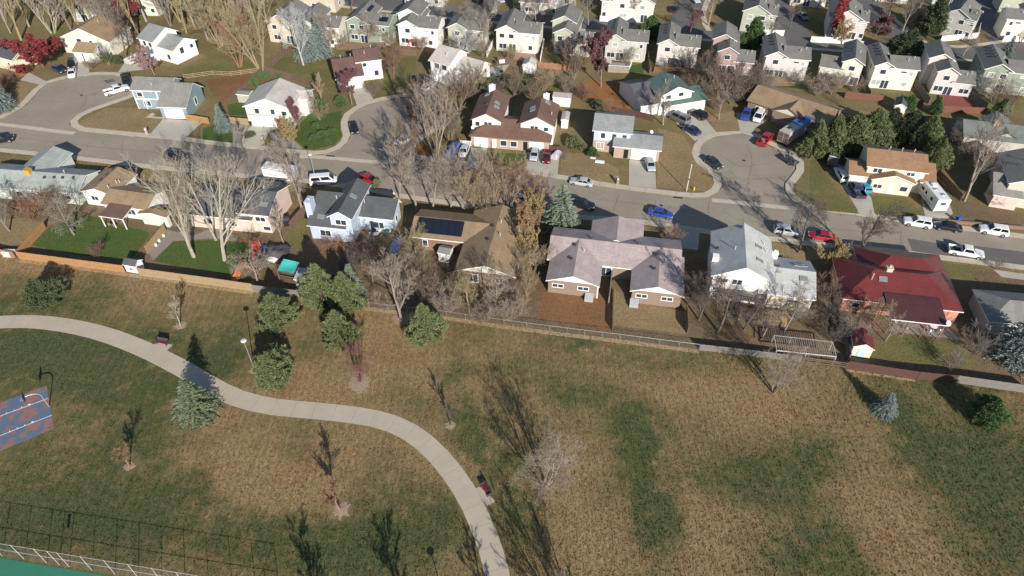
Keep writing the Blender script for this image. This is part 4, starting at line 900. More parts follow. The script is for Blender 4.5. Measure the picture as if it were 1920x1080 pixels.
def make_spruce(seed, wide=0.30, tuft=0.40, rows=26, droop=0.35):
    """cone of drooping boughs set with needle sprays, height 10"""
    rnd = random.Random(seed); T = MB(); C = MB()
    T.tube([(0,0,-0.1),(0,0,4),(0,0,9.7)], [0.17,0.11,0.02], 6)
    for i in range(rows):
        t = i/rows; z = 0.5+9.2*t; rad = 10*wide*(1-t)**0.85*rnd.uniform(0.85,1.12)+0.15
        nb = max(4, int(15*(1-t)+4))
        for k in range(nb):
            a = 2*math.pi*(k+rnd.random()*0.8)/nb; L = rad*rnd.uniform(0.72,1.12); d = Vector((math.cos(a), math.sin(a), 0)); sd = Vector((-d.y, d.x, 0))
            nt = max(3, int(L/0.26))
            for j in range(nt):
                f = (j+0.6)/nt
                if f < 0.22 and L > 1: continue
                c = d*L*f+Vector((0,0,z-droop*L*f*f+rnd.gauss(0,.05)))
                for side in (-1, 0, 1):
                    w = tuft*(0.55+0.45*(1-f))*rnd.uniform(0.7,1.25)
                    tip = c+(d*0.75+sd*side*0.8+Vector((0,0,rnd.uniform(-0.25,0.22)))).normalized()*w*1.35
                    q = _perp((tip-c).normalized(), rnd)*w*0.34
                    C.add([c-q, c+q, tip], [(0,1,2)], 0)
            C.tube([(0,0,z), tuple(d*L*0.9+Vector((0,0,z-droop*L*0.8)))], [0.03,0.01], 3, mi=1, cap=False)
    return T.mesh('trunk', mat('bark_dark', (0.09,0.065,0.05), 0.95, 0.2, 3)), C.mesh('crown', [mat('needles', (0.05,0.075,0.04), 0.9, 0.4, 1.2), mat('bark_dark', (0.09,0.065,0.05))])
def make_pine(seed, n=150, wide=3.4, low=0.7, needle=0.62, per=95, lobes=7, cone=0.75):
    """pine of height 10: dense tufts of needles at the ends of uneven limbs"""
    rnd = random.Random(seed); T = MB(); C = MB()
    T.tube([(0,0,-0.1),(0.15,0,3),(0,0.1,6),(0,0,9)], [0.2,0.16,0.1,0.03], 6)
    lb = [(Vector((rnd.gauss(0,1), rnd.gauss(0,1), rnd.uniform(-.5,.8))).normalized(), rnd.uniform(0.2,0.7)) for _ in range(lobes)]
    for i in range(n):
        t = (i+rnd.random())/n; t = 1-(1-t)**0.72; z = low+(9.7-low)*t
        prof = min(1.0, t*4+0.55)*(1-t)**cone*wide+0.12
        a = i*2.39996+rnd.uniform(-.5,.5); u = Vector((math.cos(a), math.sin(a), (z-4)/7)).normalized()
        f = 0.78+sum(s*max(0, u.dot(v))**6 for v, s in lb)
        rr = prof*f*rnd.uniform(0.72,1.06); c = Vector((math.cos(a)*rr, math.sin(a)*rr, z+0.1*rr))
        C.tube([(0,0,max(0.4, z-0.35*rr)), tuple(c*0.6+Vector((0,0,0.4*(z-0.35*rr)))), tuple(c)], [0.06,0.04,0.02], 3, mi=1, cap=False)
        k = per if rr > 0.8 else per*2//3
        for q_ in range(k):
            g = rnd.random()**0.6*0.75*min(1.0, 0.35+rr*0.28)
            o = Vector((rnd.gauss(0,1), rnd.gauss(0,1), rnd.gauss(0,0.75))).normalized()*g*rnd.uniform(0.5,1.0)
            if rnd.random() < 0.35: o -= Vector((c.x, c.y, 0))*rnd.uniform(0.0,0.5)
            d = (o*1.2+Vector((math.cos(a), math.sin(a), 0.9))*0.5+Vector((rnd.gauss(0,1), rnd.gauss(0,1), rnd.gauss(0,1)))*0.45).normalized()
            w = needle*rnd.uniform(0.5,1.0); q = _perp(d, rnd)*w*0.19; s_ = c+o
            C.add([s_-q, s_+q, s_+d*w], [(0,1,2)], 0)
    return T.mesh('trunk', mat('bark_dark', (0.09,0.065,0.05), 0.95, 0.2, 3)), C.mesh('crown', [mat('needles', (0.05,0.075,0.04), 0.9, 0.4, 1.2), mat('bark_dark', (0.09,0.065,0.05))])
PROTO = {}
def protos(k, fn, seeds, **kw): PROTO[k] = [fn(k, s, **kw) if fn is make_bare else fn(s, **kw) for s in seeds]
protos('broad', make_bare, (1,2,3), spread=46, trunk=0.24, kids=(10,8,8,6), r0=0.24, twig=0.016)
protos('tall', make_bare, (11,12,13), spread=34, trunk=0.2, kids=(9,8,8,6), ratio=(0.68,0.52,0.45,0.5), up=0.35, r0=0.2, twig=0.0115)
protos('vase', make_bare, (21,22), stems=5, spread=32, trunk=0.22, kids=(7,7,6,5), ratio=(0.55,0.5,0.5,0.5), up=0.3, r0=0.19, twig=0.014)
protos('young', make_bare, (31,32), spread=26, trunk=0.28, kids=(14,7,6,3), ratio=(0.36,0.5,0.5,0.5), r0=0.12, twig=0.022, up=0.45, bow=0.06)
protos('fruit', make_bare, (41,42), spread=58, trunk=0.2, kids=(9,7,6,4), ratio=(0.85,0.5,0.5,0.5), r0=0.3, twig=0.03, up=0.15, bow=0.4)
protos('poplar', make_bare, (51,52), spread=20, trunk=0.16, kids=(13,7,7,5), ratio=(0.42,0.5,0.5,0.5), up=0.5, r0=0.15, twig=0.012, bow=0.08)
protos('shrub', make_bare, (61,62), stems=9, spread=36, trunk=0.08, kids=(7,7,6), ratio=(0.5,0.5,0.5), r0=0.11, twig=0.020, bow=0.3)
protos('leafy', make_bare, (71,72), spread=48, trunk=0.2, kids=(9,6,6,4), ratio=(0.66,0.52,0.5,0.5), r0=0.2, twig=0.02, leaves=8, leaf=0.33)
protos('leafshrub', make_bare, (81,82), stems=7, spread=38, trunk=0.08, kids=(6,5,5,3), ratio=(0.5,0.5,0.5,0.5), r0=0.12, twig=0.03, leaves=2, leaf=0.3, bow=0.3)
protos('leafcol', make_bare, (91,), spread=22, trunk=0.12, kids=(12,6,5,4), ratio=(0.4,0.5,0.5,0.5), up=0.5, r0=0.15, twig=0.016, leaves=4, leaf=0.36)
protos('spruce', make_spruce, (101,102)); protos('bluespruce', make_spruce, (111,), wide=0.36, tuft=0.42)
protos('pine', make_pine, (121,122,123)); protos('pinewide', make_pine, (131,132,133), wide=4.9, low=0.45, n=200, cone=0.95, per=80, lobes=11)
protos('cotton', make_bare, (15,16,17), spread=40, trunk=0.10, kids=(10,8,7,5), ratio=(0.74,0.52,0.45,0.5), up=0.42, r0=0.2, twig=0.009, bow=0.3)
protos('spread', make_bare, (25,26), stems=5, spread=42, trunk=0.18, kids=(7,7,7,6), ratio=(0.6,0.52,0.5,0.5), up=0.12, r0=0.19, twig=0.0095, bow=0.35)
protos('bush', make_pine, (141,142), n=110, wide=7.0, low=1.0, needle=1.3, per=70, lobes=10, cone=0.4)
BK = dict(pale=mat('bark_pale', (0.32,0.28,0.22), 0.95, 0.25, 2), taupe2=mat('bark_pale_taupe', (0.33,0.275,0.215), 0.95, 0.25, 2), gray=mat('bark_gray', (0.2,0.17,0.14)), brown=mat('bark_brown', (0.185,0.135,0.10), 0.95, 0.25, 3), dark=mat('bark_darkgray', (0.115,0.092,0.078), 0.95, 0.25, 3),
 tan=mat('bark_tan', (0.28,0.21,0.135), 0.95, 0.25, 3), olive=mat('bark_olive', (0.25,0.205,0.115), 0.95, 0.25, 3), red=mat('bark_red', (0.17,0.085,0.07), 0.95, 0.25, 3), silver=mat('bark_silver', (0.36,0.36,0.355), 0.95, 0.15, 3), rust=mat('bark_rust', (0.24,0.14,0.085), 0.95, 0.25, 3), taupe=mat('bark_taupe', (0.25,0.20,0.16), 0.95, 0.2, 3))
LF = dict(red=mat('leaf_red', (0.2,0.03,0.03)), orange=mat('leaf_rust', (0.27,0.155,0.07), 0.8, 0.4, 2), purple=mat('leaf_purple', (0.12,0.05,0.055), 0.8, 0.3, 2), gold=mat('leaf_straw', (0.30,0.21,0.09), 0.8, 0.35, 2), green=mat('leaf_green', (0.06,0.095,0.03), 0.8, 0.35, 2), lilac=mat('leaf_pinkgray', (0.26,0.17,0.16), 0.8, 0.3, 2))
ND = dict(pine=mat('needles_pine', (0.14,0.165,0.066), 0.85, 0.4, 1.0), dark=mat('needles_dark', (0.075,0.098,0.042), 0.85, 0.45, 1.0), spruce=mat('needles_spruce', (0.145,0.175,0.095), 0.85, 0.4, 1.0), blue=mat('needles_blue', (0.17,0.215,0.20), 0.85, 0.35, 1.0), juniper=mat('needles_juniper', (0.07,0.12,0.038), 0.85, 0.4, 1.0), yellow=mat('needles_straw', (0.34,0.28,0.15), 0.9, 0.3, 1.0), sage=mat('needles_sage', (0.17,0.22,0.15), 0.85, 0.35, 1))
BD = mat('bark_dark', (0.09,0.065,0.05))
tcount = [0]
USED = set(); HN = {}
def near_label(pre, p, max_words=16):
    for h in sorted(HOUSES, key=lambda h: (h.location.x-p.x)**2+(h.location.y-p.y)**2)[:6]:
        for rel in ('beside', 'close to', 'near', 'just off', 'next to'):
            l = '%s %s the %s' % (pre, rel, h['label'])
            if l not in USED and len(l.split()) <= max_words: USED.add(l); return l
    return None
def tree(px, hgt, kind, col, label, leaf=None, wide=1.0, cat='tree', name=None, group=None, lean=0.0, world=None):
    tcount[0] += 1; k = tcount[0]
    p = world or G(*px); tm, cm = PROTO[kind][k % len(PROTO[kind])]
    nm = name or {'shrub': 'bare_shrub', 'leafshrub': 'leafy_shrub', 'bush': 'evergreen_bush', 'spruce': 'spruce_tree', 'bluespruce': 'spruce_tree', 'pine': 'pine_tree', 'pinewide': 'pine_tree', 'leafy': 'leafy_tree', 'leafcol': 'leafy_tree', 'young': 'young_tree'}.get(kind, 'bare_tree')
    e = empty(nm, (p.x, p.y, 0), (k*2.399) % 6.283); e.rotation_euler = (0, lean, (k*2.399) % 6.283)
    s = hgt/10.0; e.scale = (s*wide, s*wide, s)
    if kind in ('spruce', 'bluespruce', 'pine', 'pinewide', 'bush'):
        link('trunk', tm, e, mat=BD); link('crown', cm, e, mat=[ND[col], BD])
    else:
        link('trunk', tm, e, mat=BK[col]); link('crown', cm, e, mat=[BK[col], LF[leaf or 'red']])
    tag(e, label, cat, group)
    return e
# park trees
tree((1019,913), 9.6, 'spread', 'taupe', 'large grey multi stemmed bare tree casting a long shadow on the park lawn', wide=1.0)
tree((1448,735), 8.8, 'spread', 'taupe', 'bare tree on the park lawn below the white pergola', wide=0.95)
tree((845,798), 4.6, 'young', 'dark', 'thin dark sapling in a small mulch ring beside the path', wide=1.5)
tree((338,611), 5.2, 'young', 'pale', 'pale bare sapling near the park bench and path', wide=1.5)
tree((676,716), 6.0, 'vase', 'red', 'reddish bare tree in a wide mulch ring between the pines and path')
tree((243,874), 4.6, 'young', 'rust', 'small rust twigged tree by the basketball court', wide=2.3)
tree((638,956), 5.4, 'young', 'rust', 'small rust twigged tree in a mulch ring inside the bend of the path', wide=2.3)
tree((753,600), 10.5, 'broad', 'taupe', 'grey bare tree outside the back fence beside the pines', wide=1.05)
def from_tip(px, hgt):
    t = G(*px); L = hgt/math.tan(SUN_EL); return Vector((t.x+math.sin(SUN_AZ)*L, t.y-math.cos(SUN_AZ)*L, 0))
for px, hg, kd in (((712,975),6.6,'young'),((572,985),6.4,'young'),((968,925),8.5,'vase'),((868,1012),6.2,'young')):
    tree(None, hg, kd, 'dark', {712:'bare tree halfway between the court fence corner and the park lamp',572:'bare tree close to the corner of the tall court fence',968:'spreading bare tree outside the path bend opposite the lamp',868:'bare tree between the park lamp and the lower path'}[px[0]], wide=2.2 if kd == 'young' else 1.0, world=from_tip(px, hg), group='bare trees this side of the path')
tree((84,572), 5.6, 'pinewide', 'dark', 'wide bushy pine by the wooden fence and path', wide=0.95)
tree((372,776), 7.6, 'bluespruce', 'spruce', 'pale green spruce beside the park path casting a pointed shadow', wide=1.35)
tree((522,604), 6.4, 'pinewide', 'pine', 'bright pine below the grey fence end')
tree((516,716), 6.2, 'pinewide', 'pine', 'pine beside the park lamp and path')
tree((638,640), 6.8, 'pinewide', 'pine', 'pine standing above the reddish bare tree', wide=0.8)
tree((606,572), 9.0, 'pinewide', 'pine', 'tall broad pine in the backyard of the blue house', wide=0.75)
tree((652,580), 8.0, 'pine', 'pine', 'pine next to the pale spruce in the blue house yard', wide=0.9)
tree((664,556), 7.4, 'spruce', 'sage', 'pale bluish spruce in the yard of the blue house', wide=1.1)
tree((797,640), 8.2, 'pinewide', 'pine', 'pine just outside the chain link fence', wide=0.66)
tree((1656,772), 4.2, 'bluespruce', 'blue', 'small blue spruce on the park lawn below the red shed', wide=1.35)
tree((1845,790), 5.0, 'pinewide', 'juniper', 'bushy pine by the dark wooden fence end')
tree((1900,672), 11.5, 'bluespruce', 'blue', 'big blue spruce beside the grey roofed house', wide=1.05)
# backyards along the fence
tree((364,482), 17.0, 'cotton', 'pale', 'huge white barked bare tree beside the paver patio', wide=1.0)
tree((421,488), 17.5, 'cotton', 'pale', 'huge white barked bare tree on the lawn of the pink house', wide=1.0)
tree((405,450), 15.0, 'cotton', 'pale', 'white barked bare tree right against the pink house wall', wide=0.8)
tree((139,440), 7.2, 'fruit', 'gray', 'spreading bare fruit tree in a mulch ring on the green lawn', wide=1.0)
tree((18,433), 7.5, 'broad', 'gray', 'bare tree behind the end of the orange fence', wide=1.1)
tree((60,412), 5.0, 'shrub', 'rust', 'rust brown bare shrub between the pale green house and fence', wide=1.4, cat='shrub')
tree((105,392), 5.0, 'shrub', 'brown', 'brown bare shrub at the corner of the pale green house', wide=1.3, cat='shrub')
tree((567,400), 14.0, 'broad', 'taupe', 'tall bare tree between the pink house and blue house', wide=0.75)
tree((533,458), 7.5, 'young', 'taupe', 'thin bare tree on the brown lawn beside the blue house', wide=1.4)
tree((483,529), 6.0, 'fruit', 'taupe', 'bare fruit tree by the orange plastic slide', wide=1.0)
tree((187,482), 3.0, 'shrub', 'red', 'small reddish bare shrub on the green lawn by the fence', cat='shrub')
for px, hg, kd, c, l in (((782,394),12.5,'tall','taupe','bare street tree nearest the blue house'),((846,390),11.5,'tall','taupe','slender bare street tree above the solar panel roof'),((893,396),11,'vase','tan','tan multi stemmed tree in front of the brown duplex'),((926,398),10.5,'vase','tan','tan tree with curled twigs above the solar roof ridge'),((975,400),9.5,'broad','rust','rust tinted bare tree over the parked white car'),((765,350),7,'tall','gray','grey bare tree at the street corner opposite the round street end')):
    tree(px, hg, kd, c, l, wide=0.95)
tree((1052,428), 10.0, 'spruce', 'sage', 'blue green spruce on the street side of the pinkish duplex', wide=1.4)
for i, (px, hg) in enumerate((((985,450),7.5),((990,485),7),((983,520),6.5),((988,555),6),((975,590),5),((1000,420),7))):
    tree(px, hg, 'leafshrub' if i in (0, 1, 5) else 'shrub', 'tan', ['orange leaved shrub at the tall end of the straw shrub row', 'second straw shrub from the orange leaved one', 'bare straw shrub beside the solar roof house eave', 'bare straw shrub beside the duplex corner', 'last straw shrub of the row at the chain link fence', 'straw shrub next to the blue green spruce'][i], leaf='orange' if i == 0 else 'gold', wide=0.62, cat='shrub', group='straw coloured shrub row')
for px, hg, c, l in (((930,582),8.0,'taupe','bare tree behind the white gable of the solar roof house'),((880,585),6.0,'olive','olive twigged tree at the chain link fence'),((700,530),6.0,'brown','brown bare tree between the spruce and the solar roof house'),((850,560),5.0,'brown','brown bare tree in the yard below the small white shed'),((1346,622),10.5,'dark','dark bare tree beside the white chalet deck'),((1395,618),7.5,'dark','dark bare tree in front of the chalet deck'),((1470,622),7.5,'gray','grey bare tree beside the white pergola'),((1310,600),7,'dark','dark bare tree in the shade beside the duplex'),((1428,636),5.5,'gray','small grey bare tree on the back fence under the pergola end')):
    tree(px, hg, 'broad', c, l, wide=1.05)
for px, hg, c, l in (((690,470),4,'brown','low brown bare shrub below the blue house'),((640,478),3,'rust','rust shrub in the shade of the blue house'),((730,500),4.5,'dark','dark shrub thicket beside the blue tarp'),((770,470),5,'olive','olive shrub at the corner of the solar roof house'),((790,530),4.5,'brown','brown shrub thicket below the small shed'),((820,575),4.0,'taupe','grey shrub along the chain link fence'),((900,600),3.5,'brown','brown shrub on the fence by the pine'),((955,600),4.2,'taupe','grey shrub at the corner of the red brown yard'),((1555,600),5,'dark','dark shrub between the chalet and the salmon house'),((1600,640),4.5,'gray','grey shrub below the salmon house wall'),((1545,560),4.5,'brown','brown shrub in the gap beside the salmon house'),((1780,690),3.4,'gray','grey shrub on the lawn behind the salmon house'),((1830,665),4.5,'gray','grey shrub at the edge of the deep shade by the big spruce'),((650,500),3,'brown','shrub in deep shade beside the blue house corner'),((755,545),4,'taupe','twiggy shrub beside the grey bare tree'),((870,545),4,'olive','olive shrub below the white gable'),((1490,600),4,'gray','twiggy shrub on the fence at the pergola end'),((480,470),3,'rust','rust shrub beside the pink house corner'),((1060,300),1.8,'gray','low twigs at the blue house lawn')):
    tree(px, hg, 'shrub', c, l, wide=1.35, cat='shrub')
tree((1630,612), 6.0, 'broad', 'tan', 'leaning bare fruit tree in front of the salmon patio'); tree((1660,640), 5.0, 'fruit', 'taupe', 'small spreading fruit tree behind the red shed', wide=0.7)
tree((1497,474), 10.0, 'broad', 'dark', 'bare street tree over the silver car'); tree((1610,482), 10.5, 'broad', 'dark', 'bare street tree above the red roofed house')
tree((1552,498), 5.5, 'leafshrub', 'olive', 'straw yellow shrub at the red roof corner', leaf='gold', wide=0.9, cat='shrub'); tree((1258,452), 3.5, 'shrub', 'rust', 'rust shrub in front of the duplex porch', cat='shrub', wide=1.4)
tree((1868,506), 2.6, 'shrub', 'gray', 'small twiggy shrub on the verge past the white pickup', cat='shrub')
# across the street
tree((818,298), 16.5, 'vase', 'taupe', 'big bare multi stemmed tree beside the blue tarp', wide=0.92); tree((800,240), 10.5, 'broad', 'brown', 'brown bare tree at the round street end'); tree((860,205), 9.5, 'vase', 'brown', 'brown bare thicket behind the brown duplex')
tree((900,180), 7.5, 'vase', 'olive', 'olive thicket below the white house', wide=1.2); tree((965,180), 7, 'vase', 'brown', 'brown bare tree behind the duplex chimneys', wide=1.3); tree((1020,170), 6.5, 'shrub', 'tan', 'straw bare shrub beside the white garden shed', cat='shrub', wide=1.4)
tree((490,132), 16.0, 'vase', 'olive', 'big olive twigged multi stemmed tree at the fence corner', wide=1.0); tree((450,125), 14.0, 'vase', 'rust', 'rust topped multi stemmed tree beside the olive one', wide=0.9)
for i, px in enumerate([(20,62),(55,50),(100,62),(135,58),(175,45),(205,60),(235,48),(275,40),(320,48),(350,62),(390,75),(415,88),(70,25),(250,22),(330,20),(380,38),(440,50),(480,40),(8,40),(40,75),(118,40),(158,68),(190,30),(220,75),(262,70),(300,30),(340,40),(365,50),(405,60),(425,30),(460,72),(505,60),(30,15),(110,12),(160,14),(210,8),(290,8),(410,10),(460,18)]):
    tree(px, [13,15,16,14,17][i%5], ['poplar','tall','vase'][i%3], ['taupe','olive','pale','gray','olive'][i%5], near_label('tall bare grove tree', G(*px)) or near_label('slender grove tree', G(*px)) or near_label('bare olive twigged tree', G(*px)) or 'tall bare tree in the grove behind the far left houses', wide=1.05, group='bare grove at the far left')
tree((569,122), 12.5, 'broad', 'silver', 'silvery bare tree on the olive lawn beside the blue spruces', wide=0.9)
tree((580,108), 12, 'bluespruce', 'blue', 'blue spruce behind the silvery bare tree', wide=0.95); tree((604,104), 11, 'bluespruce', 'blue', 'blue spruce in front of the cream tract house', wide=0.9)
tree((622,102), 9.5, 'broad', 'taupe', 'bare tree right of the blue spruces', wide=0.9); tree((692,88), 8, 'broad', 'taupe', 'bare tree behind the green house yard')
tree((82,126), 8.0, 'leafy', 'red', 'large red leaved tree beside the blue car', leaf='red', wide=1.9); tree((250,62), 8.5, 'leafy', 'red', 'red leaved tree behind the white two level house', leaf='red', wide=0.95)
tree((290,140), 6.5, 'leafy', 'taupe', 'pinkish grey small tree in front of the white two level house', leaf='lilac', wide=1.0); tree((237,108), 9.5, 'broad', 'dark', 'dark bare tree between the cream house and white house')
tree((660,196), 7.5, 'leafy', 'gray', 'small purple leaved tree at the pinkish garage', leaf='purple', wide=0.8); tree((739,166), 10.5, 'broad', 'red', 'reddish brown bare tree beside the red brown roof', wide=0.9)
tree((562,242), 7.2, 'leafcol', 'red', 'dark red columnar tree before the cream house', leaf='purple', wide=1.2); tree((607,200), 7.5, 'young', 'tan', 'thin bare tree beside the cream house', wide=1.4); tree((593,215), 5.5, 'young', 'taupe', 'slim bare tree at the cream house corner', wide=1.4)
tree((420,244), 6.5, 'bluespruce', 'blue', 'small blue spruce beside the orange fence panel', wide=0.95); tree((545,268), 5, 'leafshrub', 'olive', 'olive shrub on the pale gravel bed', leaf='gold', wide=1.1, cat='shrub')
tree((455,285), 6.5, 'young', 'gray', 'grey bare sapling beside the driveway of the cream house', wide=1.3)
tree((1127,163), 12.0, 'leafy', 'gray', 'bare tree with a reddish top in the orange brown yard', leaf='purple', wide=0.8); tree((1075,150), 9, 'vase', 'brown', 'brown bare tree at the wooden fence')
tree((1243,234), 9.0, 'broad', 'taupe', 'bare tree in front of the dark green roof house'); tree((1348,224), 7.5, 'young', 'taupe', 'young bare tree at the round street end lawn', wide=1.5)
for px, hg, c, l in (((1320,172),8,'dark','dark thicket behind the dark green roof house'),((1350,185),8.5,'brown','brown thicket above the round street end'),((1385,178),7.5,'dark','dark thicket beside the ranch house'),((1335,150),6,'brown','brown thicket below the mauve house'),((1410,165),6,'gray','grey thicket below the curved deck'),((1300,145),6,'brown','brown thicket beside the orange deck')):
    tree(px, hg, 'vase', c, l, wide=1.3)
for i, (px, hg, c) in enumerate((((1520,292),8.5,'pine'),((1552,290),9.5,'pine'),((1588,288),9.5,'pine'),((1622,282),10,'pine'),((1655,272),9.0,'dark'),((1690,278),9.0,'dark'),((1722,292),9.5,'pine'),((1742,318),8.0,'pine'))):
    tree(px, hg, 'pinewide', c, ['pine of the dense clump touching the motorhome', 'pine of the clump just behind the dark camper', 'bright pine in the clump above the white wagon', 'tallest pine of the clump behind the cream garage', 'dark pine of the clump below the white shed', 'dark pine in the clump behind the rust roof ridge', 'pine at the clump end by the rust roof gable', 'last pine of the clump beside the dark plank fence'][i], wide=0.72, group='pine clump by the motorhome')
tree((1808,377), 14.5, 'tall', 'taupe', 'leaning bare tree in front of the pink house', lean=0.12)
tree((1552,76), 11.5, 'leafcol', 'red', 'tall dark red leaved column tree beside the pinkish house', leaf='red', wide=1.3); tree((1640,70), 6, 'leafy', 'red', 'low dark red tree at the pinkish house corner', leaf='purple', wide=1.1); tree((1578,82), 6, 'leafshrub', 'olive', 'straw tree next to the dark red column tree', leaf='gold', cat='shrub')
for px, hg, k, c, l in (((1406,94),9,'pine','juniper','green conifer behind the grey deck and mauve house'),((1694,114),8.5,'pinewide','dark','dark pine at the far street corner'),((1742,66),10.5,'pine','dark','dark conifer beside the pale grey house'),((1219,72),6.5,'pinewide','juniper','green conifer behind the grey beige house'),((972,22),8,'spruce','dark','dark conifer beside the white fence'),((1880,115),7,'bluespruce','blue','bluish conifer at the green house corner'),((1750,215),4.5,'pine','juniper','small conifer below the red deck'),((1702,208),4.0,'pine','juniper','small conifer beside the white shed'),((1870,222),5,'pine','juniper','small conifer at the end of the red fence'),((8,205),9,'bluespruce','blue','blue spruce at the curb of the left street end')):
    tree(px, hg, k, c, l)
for i, (px, hg, c) in enumerate((((1290,74),8,'red'),((1328,48),10,'taupe'),((1692,58),10,'gray'),((1660,48),9,'gray'),((1600,28),9,'gray'),((1720,28),10,'gray'),((1103,50),8,'gray'),((1035,48),8,'taupe'),((1060,46),7,'taupe'),((1005,44),7,'taupe'),((880,80),10,'gray'),((905,95),9,'taupe'),((790,45),8,'red'),((830,42),7,'taupe'),((930,40),8,'gray'),((1805,105),6,'pale'),((1530,20),9,'gray'),((1770,30),8,'dark'),((660,20),8,'red'),((700,15),8,'taupe'),((1190,40),6,'gray'),((1440,80),6,'gray'),((1480,55),7,'dark'),((1905,95),6,'red'),((1560,8),9,'gray'),((1650,5),9,'gray'))):
    tree(px, hg, 'broad', c, near_label('bare tree', G(*px)) or 'bare street tree among the far tract houses', wide=0.95, group='bare street trees in the far rows')
for i, (px, hg, c) in enumerate((((1575,165),4,'taupe'),((1550,160),4,'taupe'),((1600,172),3.5,'taupe'),((1535,170),3.5,'rust'),((1860,192),6.5,'taupe'),((1885,200),4.5,'red'),((1910,175),5,'taupe'),((1835,175),5,'silver'),((730,85),4.5,'taupe'),((790,95),4.5,'taupe'),((640,90),5,'taupe'),((855,95),4.5,'gray'),((880,98),6.5,'silver'),((905,105),4.5,'taupe'),((1060,108),5,'taupe'),((1175,122),4.5,'taupe'),((1245,135),3.5,'gray'),((1440,155),4,'gray'),((1490,160),4,'gray'),((960,112),4,'olive'),((1660,62),3,'rust'),((1700,90),3,'rust'),((1830,85),3,'rust'))):
    tree(px, hg, 'shrub', c, near_label('bare shrub', G(*px)) or 'bare shrub in the small yards of the far tract houses', wide=1.4, cat='shrub', group='bare shrubs in the far yards')
tree((15,168), 4.5, 'shrub', 'red', 'dark lilac bare shrub beside the yellow house', cat='shrub', wide=1.8); tree((205,122), 3, 'leafshrub', 'olive', 'olive shrub by the white camper', leaf='green', cat='shrub', wide=1.4); tree((172,130), 3, 'shrub', 'brown', 'brown shrub between the two driveways', cat='shrub', wide=1.8); tree((200,108), 4.5, 'shrub', 'silver', 'silvery shrub beside the cream house door', cat='shrub', wide=1.2)
# evergreen bushes
for px, hg, w, c, l in (((478,162),2.3,1.0,'juniper','round green bush at the rail fence corner'),((494,150),2.2,1.0,'juniper','round green bush against the plank fence corner'),((522,148),1.6,1,'juniper','small green bush behind the cream house roof'),((640,196),2.0,1.6,'juniper','wide clipped green bush by the pinkish garage drive'),
    ((588,262),1.2,1.7,'juniper','low spreading juniper on the corner lawn'),((606,256),1.3,1.9,'juniper','broad juniper mound in the middle of the corner lawn'),((624,250),1.2,1.8,'juniper','juniper mound near the round street kerb'),((615,270),1.1,1.8,'juniper','juniper mound nearest the corner kerb'),((592,240),1.2,1.5,'juniper','dark juniper edge of the corner lawn'),((585,225),1.3,1.6,'juniper','juniper beside the cream house wall'),((598,205),2.6,1.0,'juniper','green hedge clump beside the slim bare trees'),
    ((1078,275),2.4,1.6,'pine','green hedge beside the pale blue house'),((1110,292),2.0,1.2,'juniper','round green bush at the pale blue house corner'),((920,165),2.4,2.0,'juniper','green spreading hedge below the white shed lawn'),((955,160),2.2,2.0,'juniper','dark green hedge near the white garden shed'),((985,165),2.2,1.6,'juniper','green hedge between shed and duplex'),((1125,205),2.2,1.4,'pine','olive bush at the edge of the orange brown yard'),
    ((706,352),2.0,0.7,'pine','yellow green clipped shrub by the red car'),((540,258),1.6,1.5,'yellow','pale straw grass clump on the gravel bed'),((222,118),2.0,1.4,'dark','dark round bush by the white house drive'),((800,210),2.5,1,'dark','dark evergreen under the big bare tree'),((900,150),2.6,1.3,'juniper','evergreen bush below the white two storey house'),((470,255),1.0,2.2,'dark','low brown green mat beside the blue spruce')):
    e = tree(px, hg, 'bush', c, l, wide=w*0.7, cat='bush')

# thickets that fill the yards
THICK = [((672,500),4.5,'dark'),((700,490),4.5,'brown'),((722,520),5,'brown'),((765,520),5,'brown'),((785,500),4.5,'olive'),((800,560),5,'brown'),((845,585),4.5,'taupe'),((915,600),4,'taupe'),((965,560),5,'brown'),((1005,500),5,'tan'),((655,520),3.5,'dark'),((620,470),3,'rust'),
 ((1300,560),5,'dark'),((1410,610),4.5,'dark'),((1560,640),4,'dark'),((1615,600),3.5,'brown'),
 ((30,405),5,'brown'),((75,395),4.5,'rust'),((120,385),4,'brown'),((495,500),3.5,'gray'),((460,520),3,'taupe'),
 ((780,225),6,'brown'),((830,225),6.5,'brown'),((850,250),5,'gray'),((880,190),5.5,'brown'),((930,185),5.5,'dark'),((1000,185),5,'brown'),((1060,175),5,'gray'),((1095,185),4,'red'),((1140,215),4,'rust'),((1310,190),5.5,'brown'),((1340,205),5,'brown'),((1370,195),5.5,'gray'),((1395,190),5,'brown'),((1290,165),5,'brown'),((1425,175),4.5,'gray'),((1810,300),5,'brown'),((1790,270),4,'brown'),((1900,380),3.5,'dark'),((1860,385),3,'rust'),((1530,180),4.5,'taupe'),((1560,178),4.5,'taupe'),((560,235),3,'gray'),((700,180),4,'brown'),((600,225),3.5,'olive')]
for px, hg, c in THICK:
    l = near_label({'dark':'dark','brown':'brown','gray':'grey','taupe':'pale','tan':'straw coloured','rust':'rusty','olive':'olive','red':'reddish'}[c]+' bare bush', G(*px))
    tree(px, hg, 'shrub', c, l or near_label('twiggy bush', G(*px)) or near_label('bare hedge bush', G(*px)) or 'bare bush in a thicket between the yards', wide=1.35, cat='shrub', group='bare bushes filling the yards')
